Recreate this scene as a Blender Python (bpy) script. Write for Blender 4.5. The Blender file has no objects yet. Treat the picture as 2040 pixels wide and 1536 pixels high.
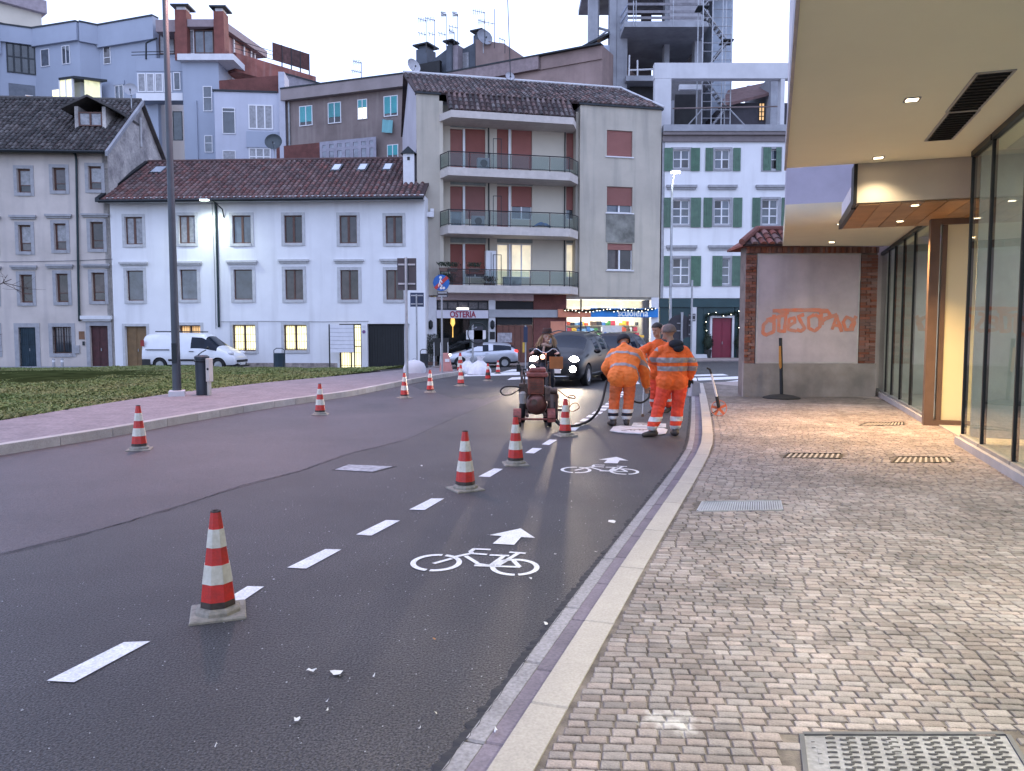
import bpy, bmesh, math, random
import numpy as np
from mathutils import Vector, Matrix, noise

random.seed(11)
R = math.radians
scn = bpy.context.scene
COL = scn.collection

# ------------------------------------------------------------------ camera
FPX, CX, CY, HC = 1534.0, 1020.0, 768.0, 1.6
PITCH = math.atan(108.0 / FPX)
cam_d = bpy.data.cameras.new('camera')
cam = bpy.data.objects.new('camera', cam_d)
COL.objects.link(cam)
cam.location = (0, 0, HC)
cam.rotation_euler = (R(90) - PITCH, 0, 0)
cam_d.sensor_width = 36.0
cam_d.lens = 36.0 * FPX / 2040.0
cam_d.clip_start = 0.05
cam_d.clip_end = 3000
scn.camera = cam

# ------------------------------------------------------------------ sky, sun, exposure
world = bpy.data.worlds.new('World')
scn.world = world
world.use_nodes = True
wn = world.node_tree
wn.nodes.clear()
w_out = wn.nodes.new('ShaderNodeOutputWorld')
w_bg = wn.nodes.new('ShaderNodeBackground')
w_sky = wn.nodes.new('ShaderNodeTexSky')
w_sky.sky_type = 'NISHITA'
w_sky.sun_disc = False
SUN_EL, SUN_AZ = 4.0, 28.0          # low sun ahead and to the right, behind the houses
w_sky.sun_elevation = R(SUN_EL)
w_sky.sun_rotation = R(SUN_AZ)
w_sky.altitude = 100
w_sky.air_density = 1.0
w_sky.dust_density = 0.6
w_sky.ozone_density = 3.5
w_tint = wn.nodes.new('ShaderNodeMix')
w_tint.data_type = 'RGBA'
w_tint.blend_type = 'MIX'
w_tint.inputs[0].default_value = 0.62
w_tint.inputs[7].default_value = (2.95, 3.25, 4.75, 1)   # thin even dusk veil over the whole sky
wn.links.new(w_sky.outputs[0], w_tint.inputs[6])
wn.links.new(w_tint.outputs[2], w_bg.inputs[0])
w_bg.inputs[1].default_value = 0.15
wn.links.new(w_bg.outputs[0], w_out.inputs[0])

sun_d = bpy.data.lights.new('sun', 'SUN')
sun_d.energy = 0.5
sun_d.angle = R(14)
sun_d.color = (1.0, 0.86, 0.78)
sun = bpy.data.objects.new('sun', sun_d)
COL.objects.link(sun)
_sd = Vector((math.sin(R(SUN_AZ)) * math.cos(R(SUN_EL)), math.cos(R(SUN_AZ)) * math.cos(R(SUN_EL)), math.sin(R(SUN_EL))))
sun.rotation_euler = _sd.to_track_quat('Z', 'Y').to_euler()

scn.view_settings.view_transform = 'Standard'
scn.view_settings.look = 'None'
scn.view_settings.gamma = 1.0
scn.view_settings.use_curve_mapping = False
scn.view_settings.exposure = 2.05
scn.render.engine = 'CYCLES'
scn.cycles.max_bounces = 6
scn.cycles.sample_clamp_indirect = 6.0

# ------------------------------------------------------------------ where pixels of the photograph lie
_cp, _sp = math.cos(PITCH), math.sin(PITCH)

def ray(px, py):
    u = (px - CX) / FPX
    v = (CY - py) / FPX
    return Vector((u, _cp + v * _sp, -_sp + v * _cp))

def at(px, py, Y):
    d = ray(px, py)
    t = Y / d.y
    return Vector((d.x * t, Y, HC + d.z * t))

def onz(px, py, z):
    d = ray(px, py)
    t = (z - HC) / d.z
    return Vector((d.x * t, d.y * t, z))

def sstep(a, b, x):
    t = min(1, max(0, (x - a) / (b - a)))
    return t * t * (3 - 2 * t)

def ground(x, y):
    """the square falls a little towards the houses on the left"""
    return -0.45 * sstep(22, 44, y) * (1 - sstep(-12, 13, x))

def on(px, py, dz=0.0):
    p = onz(px, py, dz) if ray(px, py).z < -0.01 else at(px, py, 40)
    for _ in range(12):
        p = onz(px, py, ground(p.x, p.y) + dz)
    return p

# road direction
RA = R(18.7)
UX, UY = math.sin(RA), math.cos(RA)      # along the road
def st(p):
    return (p[0] * UX + p[1] * UY, p[0] * UY - p[1] * UX)   # s, t
def xy(s, t):
    return (s * UX + t * UY, s * UY - t * UX)

# ------------------------------------------------------------------ object helpers
def tag(o, label=None, cat=None, group=None, kind=None):
    if label: o['label'] = label
    if cat: o['category'] = cat
    if group: o['group'] = group
    if kind: o['kind'] = kind
    return o

def empty(name, loc=(0, 0, 0), rz=0.0, label=None, cat=None, group=None, kind=None):
    o = bpy.data.objects.new(name, None)
    COL.objects.link(o)
    o.empty_display_size = 0.2
    o.location = loc
    o.rotation_euler = (0, 0, rz)
    return tag(o, label, cat, group, kind)

def obj(name, mesh, parent=None, loc=None, rot=None):
    o = bpy.data.objects.new(name, mesh)
    COL.objects.link(o)
    if parent is not None: o.parent = parent
    if loc is not None: o.location = loc
    if rot is not None: o.rotation_euler = rot
    return o

def children(o):
    return [c for c in KIDS.get(o.name, [])]

def copy_tree(root, loc, rz, label=None, group=None):
    """copies a thing with its parts and sub-parts"""
    kids = {}
    for o in list(COL.objects):
        if o.parent: kids.setdefault(o.parent.name, []).append(o)
    def rec(o, parent):
        c = o.copy()
        COL.objects.link(c)
        if parent is not None: c.parent = parent
        for k in kids.get(o.name, []): rec(k, c)
        return c
    r = rec(root, None)
    r.location = loc
    r.rotation_euler = (0, 0, rz)
    if label: r['label'] = label
    if group: r['group'] = group
    return r

class MB:
    """collects shapes into one mesh"""
    def __init__(s):
        s.v, s.f, s.m, s.M = [], [], [], None
        s.attr = []
    def add(s, vs, fs, mi=0):
        n = len(s.v)
        if s.M is not None: vs = [s.M @ Vector(p) for p in vs]
        s.v += [tuple(p) for p in vs]
        for f in fs:
            s.f.append(tuple(i + n for i in f)); s.m.append(mi)
        return s
    def box(s, x0, x1, y0, y1, z0, z1, mi=0):
        vs = [(x0,y0,z0),(x1,y0,z0),(x1,y1,z0),(x0,y1,z0),(x0,y0,z1),(x1,y0,z1),(x1,y1,z1),(x0,y1,z1)]
        return s.add(vs, [(0,3,2,1),(4,5,6,7),(0,1,5,4),(1,2,6,5),(2,3,7,6),(3,0,4,7)], mi)
    def poly(s, pts, mi=0):
        return s.add(pts, [tuple(range(len(pts)))], mi)
    def prism(s, pts, d, mi=0):
        """polygon pts (3-D, in order) pushed along vector d"""
        n = len(pts); d = Vector(d)
        vs = [Vector(p) for p in pts] + [Vector(p) + d for p in pts]
        fs = [tuple(range(n - 1, -1, -1)), tuple(range(n, 2 * n))]
        fs += [(i, (i + 1) % n, n + (i + 1) % n, n + i) for i in range(n)]
        return s.add(vs, fs, mi)
    def tube(s, pts, r, n=8, mi=0, caps=True):
        pts = [Vector(p) for p in pts]
        rs = r if isinstance(r, (list, tuple)) else [r] * len(pts)
        vs, fs = [], []
        up = None
        for i, p in enumerate(pts):
            d = (pts[min(i + 1, len(pts) - 1)] - pts[max(i - 1, 0)]).normalized()
            if up is None:
                up = Vector((0, 0, 1)) if abs(d.z) < 0.9 else Vector((0, 1, 0))
            a = d.cross(up)
            if a.length < 1e-4: a = d.cross(Vector((1, 0, 0)))
            a.normalize(); b = a.cross(d).normalized(); up = b
            for k in range(n):
                w = 2 * math.pi * k / n
                vs.append(p + (a * math.cos(w) + b * math.sin(w)) * rs[i])
        for i in range(len(pts) - 1):
            for k in range(n):
                k2 = (k + 1) % n
                fs.append((i * n + k, i * n + k2, (i + 1) * n + k2, (i + 1) * n + k))
        if caps:
            fs.append(tuple(range(n - 1, -1, -1)))
            e = (len(pts) - 1) * n
            fs.append(tuple(range(e, e + n)))
        return s.add(vs, fs, mi)
    def lathe(s, prof, n=16, c=(0, 0, 0), mi=0, axis='Z', square=0.0):
        vs, fs = [], []
        for r_, h in prof:
            for k in range(n):
                w = 2 * math.pi * (k + 0.5) / n
                x, y = r_ * math.cos(w), r_ * math.sin(w)
                if axis == 'Z': vs.append((c[0] + x, c[1] + y, c[2] + h))
                elif axis == 'Y': vs.append((c[0] + x, c[1] + h, c[2] - y))
                else: vs.append((c[0] + h, c[1] + x, c[2] + y))
        for i in range(len(prof) - 1):
            for k in range(n):
                k2 = (k + 1) % n
                fs.append((i * n + k, i * n + k2, (i + 1) * n + k2, (i + 1) * n + k))
        loop = tuple(prof[0]) == tuple(prof[-1])
        if prof[0][0] > 1e-5 and not loop: fs.append(tuple(range(n - 1, -1, -1)))
        if prof[-1][0] > 1e-5 and not loop:
            e = (len(prof) - 1) * n
            fs.append(tuple(range(e, e + n)))
        return s.add(vs, fs, mi)
    def ball(s, c, r, nu=12, nv=8, mi=0):
        if not isinstance(r, (tuple, list)): r = (r, r, r)
        vs, fs = [(c[0], c[1], c[2] - r[2])], []
        for j in range(1, nv):
            a = -math.pi / 2 + math.pi * j / nv
            for k in range(nu):
                w = 2 * math.pi * k / nu
                vs.append((c[0] + r[0] * math.cos(a) * math.cos(w), c[1] + r[1] * math.cos(a) * math.sin(w), c[2] + r[2] * math.sin(a)))
        vs.append((c[0], c[1], c[2] + r[2]))
        for k in range(nu): fs.append((0, 1 + (k + 1) % nu, 1 + k))
        for j in range(nv - 2):
            for k in range(nu):
                k2 = (k + 1) % nu
                fs.append((1 + j * nu + k, 1 + j * nu + k2, 1 + (j + 1) * nu + k2, 1 + (j + 1) * nu + k))
        t = len(vs) - 1; o_ = 1 + (nv - 2) * nu
        for k in range(nu): fs.append((o_ + k, o_ + (k + 1) % nu, t))
        return s.add(vs, fs, mi)
    def mesh(s, name, mats, smooth=None, weld=False):
        me = bpy.data.meshes.new(name)
        me.from_pydata(s.v, [], s.f)
        mats = mats if isinstance(mats, (list, tuple)) else [mats]
        for m in mats: me.materials.append(m)
        if len(mats) > 1: me.polygons.foreach_set('material_index', s.m)
        if weld:
            bm = bmesh.new(); bm.from_mesh(me)
            bmesh.ops.remove_doubles(bm, verts=bm.verts, dist=1e-4)
            bm.to_mesh(me); bm.free()
        if smooth is not None:
            me.polygons.foreach_set('use_smooth', [True] * len(me.polygons))
            me.set_sharp_from_angle(angle=R(smooth))
        me.update()
        return me
    def build(s, name, mats, parent=None, smooth=None, bevel=0, loc=None, rot=None, fix=False):
        me = s.mesh(name, mats, smooth)
        if fix:
            bm = bmesh.new(); bm.from_mesh(me)
            bmesh.ops.recalc_face_normals(bm, faces=bm.faces)
            bm.to_mesh(me); bm.free()
        o = obj(name, me, parent, loc, rot)
        if bevel:
            b = o.modifiers.new('bevel', 'BEVEL'); b.width = bevel; b.segments = 2; b.limit_method = 'ANGLE'
        return o

def evaluated(o):
    """mesh of an object with its modifiers applied"""
    dg = bpy.context.evaluated_depsgraph_get()
    me = bpy.data.meshes.new_from_object(o.evaluated_get(dg), depsgraph=dg)
    return me

def text_mesh(s, size, depth=0.01, bold=0.0, sx=1.0):
    cu = bpy.data.curves.new('letters', 'FONT')
    cu.body = s; cu.size = size; cu.extrude = depth; cu.offset = bold; cu.align_x = 'CENTER'; cu.resolution_u = 3
    o = bpy.data.objects.new('letters', cu); COL.objects.link(o)
    me = evaluated(o)
    bpy.data.objects.remove(o)
    bm = bmesh.new(); bm.from_mesh(me)
    bmesh.ops.transform(bm, matrix=Matrix.Rotation(R(90), 4, 'X') @ Matrix.Diagonal((sx, 1, 1, 1)), verts=bm.verts)
    bm.to_mesh(me); bm.free()
    me.materials.clear()
    return me

# ------------------------------------------------------------------ materials
def _n(nt, t, **k):
    n = nt.nodes.new(t)
    for a, b in k.items(): setattr(n, a, b)
    return n

MATS = {}
def mat(name, col, rough=0.6, metal=0.0, var=0.12, scale=3.0, bump=0.0, bscale=40.0, col2=None, vary=0.0,
        streak=None, spec=0.5, coat=0.0, emit=None, estr=0.0, attr=False, detail=6.0, speck=0.0):
    """procedural surface: colour with broad noise between col and col2, optional vertical streaks, per-piece variation and fine relief"""
    if name in MATS: return MATS[name]
    m = bpy.data.materials.new(name); m.use_nodes = True
    nt = m.node_tree; b = nt.nodes['Principled BSDF']
    b.inputs['Roughness'].default_value = rough
    b.inputs['Metallic'].default_value = metal
    b.inputs['Specular IOR Level'].default_value = spec
    b.inputs['Coat Weight'].default_value = coat
    tc = _n(nt, 'ShaderNodeTexCoord')
    no = _n(nt, 'ShaderNodeTexNoise'); no.inputs['Scale'].default_value = scale; no.inputs['Detail'].default_value = detail
    no.inputs['Roughness'].default_value = 0.62
    nt.links.new(tc.outputs['Object'], no.inputs['Vector'])
    if col2 is None: col2 = tuple(c * (1 - 2.2 * var) for c in col)
    mr = _n(nt, 'ShaderNodeMapRange'); mr.inputs[1].default_value = 0.32; mr.inputs[2].default_value = 0.68
    nt.links.new(no.outputs[0], mr.inputs[0])
    mx = _n(nt, 'ShaderNodeMix', data_type='RGBA')
    mx.inputs[6].default_value = (*col, 1); mx.inputs[7].default_value = (*col2, 1)
    nt.links.new(mr.outputs[0], mx.inputs[0])
    out = mx.outputs[2]
    if streak:
        mp = _n(nt, 'ShaderNodeMapping'); mp.inputs['Scale'].default_value = (1.3, 1.3, 0.11)
        nt.links.new(tc.outputs['Object'], mp.inputs['Vector'])
        n2 = _n(nt, 'ShaderNodeTexNoise'); n2.inputs['Scale'].default_value = 1.6; n2.inputs['Detail'].default_value = 8
        nt.links.new(mp.outputs[0], n2.inputs['Vector'])
        m2 = _n(nt, 'ShaderNodeMapRange'); m2.inputs[1].default_value = 0.50; m2.inputs[2].default_value = 0.78; m2.inputs[4].default_value = streak[1]
        nt.links.new(n2.outputs[0], m2.inputs[0])
        x2 = _n(nt, 'ShaderNodeMix', data_type='RGBA'); x2.inputs[7].default_value = (*streak[0], 1)
        nt.links.new(m2.outputs[0], x2.inputs[0]); nt.links.new(out, x2.inputs[6])
        out = x2.outputs[2]
    if speck:
        n3 = _n(nt, 'ShaderNodeTexNoise'); n3.inputs['Scale'].default_value = bscale * 1.4; n3.inputs['Detail'].default_value = 3
        nt.links.new(tc.outputs['Object'], n3.inputs['Vector'])
        m3 = _n(nt, 'ShaderNodeMapRange'); m3.inputs[1].default_value = 0.41 if speck > .6 else 0.3; m3.inputs[2].default_value = 0.60 if speck > .6 else 0.7
        m3.inputs[3].default_value = 1 - speck; m3.inputs[4].default_value = 1 + speck
        nt.links.new(n3.outputs[0], m3.inputs[0])
        x3 = _n(nt, 'ShaderNodeMix', data_type='RGBA', blend_type='MULTIPLY'); x3.inputs[0].default_value = 1
        nt.links.new(out, x3.inputs[6]); nt.links.new(m3.outputs[0], x3.inputs[7]); out = x3.outputs[2]
    if vary:
        oi = _n(nt, 'ShaderNodeObjectInfo')
        src = oi.outputs['Random']
        if attr:
            at_ = _n(nt, 'ShaderNodeAttribute'); at_.attribute_name = 'piece'
            ad = _n(nt, 'ShaderNodeMath', operation='ADD'); nt.links.new(src, ad.inputs[0]); nt.links.new(at_.outputs['Fac'], ad.inputs[1])
            fr = _n(nt, 'ShaderNodeMath', operation='FRACT'); nt.links.new(ad.outputs[0], fr.inputs[0]); src = fr.outputs[0]
        hs = _n(nt, 'ShaderNodeHueSaturation')
        mv = _n(nt, 'ShaderNodeMapRange'); mv.inputs[3].default_value = 1 - vary; mv.inputs[4].default_value = 1 + vary
        nt.links.new(src, mv.inputs[0]); nt.links.new(mv.outputs[0], hs.inputs['Value'])
        wn_ = _n(nt, 'ShaderNodeTexWhiteNoise', noise_dimensions='1D'); nt.links.new(src, wn_.inputs['W'])
        ms = _n(nt, 'ShaderNodeMapRange'); ms.inputs[3].default_value = 1 - 1.2 * vary; ms.inputs[4].default_value = 1 + 0.8 * vary
        nt.links.new(wn_.outputs[0], ms.inputs[0]); nt.links.new(ms.outputs[0], hs.inputs['Saturation'])
        nt.links.new(out, hs.inputs['Color']); out = hs.outputs[0]
    nt.links.new(out, b.inputs['Base Color'])
    if bump:
        nb = _n(nt, 'ShaderNodeTexNoise'); nb.inputs['Scale'].default_value = bscale; nb.inputs['Detail'].default_value = 4
        nt.links.new(tc.outputs['Object'], nb.inputs['Vector'])
        bp = _n(nt, 'ShaderNodeBump'); bp.inputs['Strength'].default_value = bump; bp.inputs['Distance'].default_value = 0.02
        nt.links.new(nb.outputs[0], bp.inputs['Height']); nt.links.new(bp.outputs[0], b.inputs['Normal'])
    if emit:
        b.inputs['Emission Color'].default_value = (*emit, 1)
        b.inputs['Emission Strength'].default_value = estr
    MATS[name] = m
    return m

def glow(name, col, s, var=0.0, scale=6.0):
    s *= 0.36
    if name in MATS: return MATS[name]
    m = bpy.data.materials.new(name); m.use_nodes = True
    nt = m.node_tree; b = nt.nodes['Principled BSDF']
    b.inputs['Base Color'].default_value = (*[min(0.8, c) for c in col], 1)
    b.inputs['Emission Color'].default_value = (*col, 1)
    b.inputs['Emission Strength'].default_value = s
    b.inputs['Roughness'].default_value = 0.4
    if var:
        tc = _n(nt, 'ShaderNodeTexCoord'); no = _n(nt, 'ShaderNodeTexNoise'); no.inputs['Scale'].default_value = scale; no.inputs['Detail'].default_value = 5
        nt.links.new(tc.outputs['Object'], no.inputs['Vector'])
        mr = _n(nt, 'ShaderNodeMapRange'); mr.inputs[1].default_value = .3; mr.inputs[2].default_value = .7
        mr.inputs[3].default_value = s * (1 - var); mr.inputs[4].default_value = s * (1 + var)
        nt.links.new(no.outputs[0], mr.inputs[0]); nt.links.new(mr.outputs[0], b.inputs['Emission Strength'])
    MATS[name] = m
    return m

def thin_glass(name, tint=(0.8, 0.85, 0.85), rough=0.02, ior=1.5):
    m = bpy.data.materials.new(name); m.use_nodes = True
    nt = m.node_tree; nt.nodes.clear()
    o = _n(nt, 'ShaderNodeOutputMaterial'); mx = _n(nt, 'ShaderNodeMixShader')
    tr = _n(nt, 'ShaderNodeBsdfTransparent'); tr.inputs[0].default_value = (*tint, 1)
    gl = _n(nt, 'ShaderNodeBsdfGlossy'); gl.inputs['Roughness'].default_value = rough
    fr = _n(nt, 'ShaderNodeFresnel'); fr.inputs[0].default_value = ior
    ge = _n(nt, 'ShaderNodeNewGeometry'); mm_ = _n(nt, 'ShaderNodeMath', operation='MULTIPLY_ADD'); mm_.inputs[1].default_value = -1; mm_.inputs[2].default_value = 1
    m2 = _n(nt, 'ShaderNodeMath', operation='MULTIPLY'); nt.links.new(ge.outputs['Backfacing'], mm_.inputs[0]); nt.links.new(mm_.outputs[0], m2.inputs[0]); nt.links.new(fr.outputs[0], m2.inputs[1])
    nt.links.new(m2.outputs[0], mx.inputs[0]); nt.links.new(tr.outputs[0], mx.inputs[1]); nt.links.new(gl.outputs[0], mx.inputs[2])
    nt.links.new(mx.outputs[0], o.inputs[0])
    MATS[name] = m
    return m

def lin(h, k=1.0):
    h = h.lstrip('#')
    r = []
    for i in (0, 2, 4):
        c = int(h[i:i + 2], 16) / 255
        r.append(k * (c / 12.92 if c <= 0.04045 else ((c + 0.055) / 1.055) ** 2.4))
    return tuple(r)

dark_metal = mat('dark_metal', (0.03, 0.035, 0.04), 0.45, 0.6)
steel = mat('galvanised_steel', (0.42, 0.43, 0.45), 0.45, 0.8, var=0.15)
white_paint = mat('white_paint', (0.75, 0.75, 0.74), 0.5, var=0.06)
black_rubber = mat('black_rubber', (0.02, 0.02, 0.02), 0.75)
# ================================================================== GROUND
asphalt = mat('asphalt', (0.052, 0.048, 0.049), 0.54, var=0.24, scale=0.8, bump=0.8, bscale=70, speck=0.95, spec=0.55)
asphalt_old_glow = mat('older_asphalt_glow', (0.082, 0.066, 0.070), 0.46, var=0.25, scale=0.5, bump=0.6, bscale=85, speck=0.7, spec=0.55)  # older asphalt, with the pinkish glow on this lane put into its colour
asphalt_dark = mat('asphalt_joint', (0.022, 0.022, 0.025), 0.8)
road_paint = mat('road_paint', (0.80, 0.80, 0.80), 0.55, var=0.09, scale=7, speck=0.2, bscale=55, bump=0.3)
stone_kerb = mat('kerb_stone', (0.42, 0.38, 0.34), 0.7, var=0.1, scale=5, bump=0.25, vary=0.16, speck=0.15, bscale=50)
stone_kerb_r = mat('kerb_stone_pale', (0.38, 0.35, 0.315), 0.7, var=0.06, scale=4, bump=0.15, vary=0.06, speck=0.12, bscale=60)
gutter_m2 = mat('gutter_edge', (0.27, 0.26, 0.28), 0.7, var=0.12, scale=5, bump=0.3, vary=0.08, speck=0.25, bscale=40)
gutter_m = mat('gutter_stone', (0.165, 0.14, 0.175), 0.65, var=0.16, scale=3, bump=0.2, vary=0.08, speck=0.2, bscale=50)
paver_m = mat('paving_stone', (0.28, 0.24, 0.225), 0.72, var=0.16, scale=7, bump=0.3, bscale=70, vary=0.27, attr=True, speck=0.16)
mortar_m = mat('sand_joint', (0.20, 0.17, 0.15), 0.9, var=0.3, scale=8, bump=0.3, bscale=120)
pave_far_m = mat('paving_far', (0.30, 0.25, 0.235), 0.75, var=0.12, scale=2, bump=0.4, bscale=18, speck=0.2)
pave_left_m = mat('paving_left', (0.235, 0.195, 0.20), 0.75, var=0.14, scale=2.4, bump=0.4, bscale=14, speck=0.25)
soil_m = mat('lawn_soil', (0.05, 0.062, 0.022), 1.0, var=0.3, scale=1.5, spec=0.0)
cast_iron = mat('cast_iron', (0.30, 0.30, 0.32), 0.55, 0.25, var=0.15, speck=0.2)
iron_dark = mat('iron_dark', (0.03, 0.03, 0.032), 0.6, 0.5)
zinc = mat('zinc_grate', (0.55, 0.56, 0.58), 0.45, 0.6)

def axis(a, b, fine0, fine1, fine, coarse):
    r = list(np.arange(a, fine0, coarse)) + list(np.arange(fine0, fine1, fine)) + list(np.arange(fine1, b + coarse, coarse))
    return r
gx = axis(-400, 400, -40, 40, 2.0, 60); gy = axis(-40, 900, 0, 60, 1.5, 70)
m = MB()
vs = [(x, y, ground(x, y)) for y in gy for x in gx]
nx = len(gx)
m.add(vs, [(j * nx + i, j * nx + i + 1, (j + 1) * nx + i + 1, (j + 1) * nx + i) for j in range(len(gy) - 1) for i in range(nx - 1)])
road = tag(m.build('road', asphalt), kind='structure', label='dark asphalt road running away between the two pavements')

def ribbon(name, left, right, dz, mats, parent=None, sub=4, height=0.0, kind=None, label=None):
    """strip between two ground polylines, optionally with a skirt"""
    def res(pl):
        out = []
        for a, b in zip(pl[:-1], pl[1:]):
            for k in range(sub): out.append(Vector(a).lerp(Vector(b), k / sub))
        out.append(Vector(pl[-1])); return out
    L, Rr = res(left), res(right)
    m = MB(); vs = []
    for a, b in zip(L, Rr):
        vs.append((a.x, a.y, ground(a.x, a.y) + dz)); vs.append((b.x, b.y, ground(b.x, b.y) + dz))
    n = len(L)
    m.add(vs, [(2 * i, 2 * i + 1, 2 * i + 3, 2 * i + 2) for i in range(n - 1)])
    if height:
        lo = [(x, y, z - height) for x, y, z in vs]
        k = len(m.v); m.v += lo
        for i in range(n - 1):
            m.f.append((2 * i, 2 * i + 2, k + 2 * i + 2, k + 2 * i)); m.m.append(0)
            m.f.append((2 * i + 3, 2 * i + 1, k + 2 * i + 1, k + 2 * i + 3)); m.m.append(0)
        m.f.append((1, 0, k, k + 1)); m.m.append(0)
        e = 2 * (n - 1); m.f.append((e, e + 1, k + e + 1, k + e)); m.m.append(0)
    o = m.build(name, mats, parent, fix=True)
    return tag(o, label, kind=kind)

# ------------------------------------------------ right pavement, kerb, gutter
ZP = 0.08
T_KERB = st(onz(1273, 1150, ZP))[1]
T_GLASS = st(onz(1979, 922, ZP))[1]
S_CORNER = st(onz(1918, 885, ZP))[0]
K_IN = [Vector((*xy(-3, T_KERB), 0)), Vector((*xy(2.5, T_KERB), 0))] + [onz(x, y, ZP) for x, y in ((1273, 1150), (1350, 1016), (1375, 975), (1404, 922), (1419, 892), (1421, 868), (1417, 836), (1410, 800), (1404, 776), (1400, 762))]
K_OUT, G_MID, G_OUT = [], [], []
for i, p in enumerate(K_IN):
    a = K_IN[max(0, i - 1)]; b = K_IN[min(len(K_IN) - 1, i + 1)]
    d = Vector((b.x - a.x, b.y - a.y)).normalized(); nrm = Vector((-d.y, d.x, 0))
    K_OUT.append(p + nrm * 0.155); G_MID.append(p + nrm * (0.155 + 0.11)); G_OUT.append(p + nrm * (0.155 + 0.19))
WALL_Y = 18.0
far_right = [Vector((*xy(s, T_GLASS + 0.6), 0)) for s in np.linspace(-3, 18.3, len(K_IN))]
pav = ribbon('pavement', [Vector((p.x, p.y, 0)) for p in K_IN], far_right, ZP - 0.006, [mortar_m], sub=1, kind='structure',
             label='right pavement of small pink porphyry blocks beside the glass building')
far_edge = [K_IN[-1], Vector((7.6, 24.0, 0)), Vector((30, 24.0, 0))]
far_near = [K_IN[-1] + Vector((0.0, -0.01, 0)), Vector((8.0, 17.0, 0)), Vector((30, 15, 0))]
ribbon('pavement_end', far_edge, far_near, ZP - 0.008, [pave_far_m], pav, sub=3)

def along(pl, step, jitter=0.0):
    """points every step metres along a polyline, with tangents"""
    out = []; carry = 0.0
    for a, b in zip(pl[:-1], pl[1:]):
        d = (b - a); d.z = 0; L = d.length
        if L < 1e-6: continue
        x = carry
        while x < L:
            out.append((a + d * (x / L), d.normalized())); x += step * (1 + random.uniform(-jitter, jitter))
        carry = x - L
    return out

def stone_row(name, pin, pout, z0, z1, matl, parent, step, jit=0.1, gap=0.006):
    """row of kerb stones between two polylines; every stone an object of its own"""
    P = [p for p, _ in along([Vector((q.x, q.y, 0)) for q in pin], step, jit)]
    def nearest(q):
        best = None
        for a, b in zip(pout[:-1], pout[1:]):
            a2, b2 = Vector((a.x, a.y, 0)), Vector((b.x, b.y, 0)); ab = b2 - a2
            t = max(0, min(1, (q - a2).dot(ab) / max(1e-9, ab.dot(ab)))); c = a2 + ab * t
            if best is None or (c - q).length < (best - q).length: best = c
        return best
    for a, b in zip(P[:-1], P[1:]):
        d = (b - a).normalized() * gap * 0.5
        a1, b1 = a + d, b - d; a2, b2 = nearest(a1), nearest(b1)
        m = MB(); ch = 0.008
        def ring(z, s):
            c = (a1 + b1 + a2 + b2) / 4
            out = []
            for p in (a1, b1, b2, a2):
                v = (p - c); q = c + v * (1 - s / max(0.05, v.length))
                out.append((q.x, q.y, ground(q.x, q.y) + z))
            return out
        vs = ring(z0, 0) + ring(z1 - ch, 0) + ring(z1, ch)
        m.add(vs, [(8, 9, 10, 11)] + [(4 * k + i, 4 * k + (i + 1) % 4, 4 * k + 4 + (i + 1) % 4, 4 * k + 4 + i) for k in (0, 1) for i in range(4)])
        m.build(name, matl, parent, fix=True)

kerb_r = empty('kerb', (0, 0, 0), kind='structure', label='pale flat kerb along the right pavement')
stone_row('kerb_stone', K_IN, K_OUT, -0.02, ZP, stone_kerb_r, kerb_r, 0.98, 0.05)
gutter = empty('gutter', (0, 0, 0), kind='structure', label='purple grey gutter strip beside the right kerb')
stone_row('gutter_stone', K_OUT, G_MID, -0.03, 0.018, gutter_m, gutter, 0.62, 0.1)
stone_row('edge_stone', G_MID, G_OUT, -0.03, 0.020, gutter_m2, gutter, 0.85, 0.2, 0.012)
# ragged edge of the fresh asphalt beside the gutter
m = MB(); rr = random.Random(4)
pts = along([Vector((q.x, q.y, 0)) for q in G_OUT], 0.035)
prev = None
for p, d in pts:
    nrm = Vector((-d.y, d.x, 0)); w = 0.028 + rr.random() * 0.03
    a, b = p - nrm * (rr.random() * 0.012), p + nrm * w
    a.z = 0.021; b.z = 0.005
    if prev: m.add([prev[0], prev[1], b, a], [(0, 1, 2, 3)])
    prev = (a, b)
m.build('asphalt_edge', asphalt_dark, road, fix=True)

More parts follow.
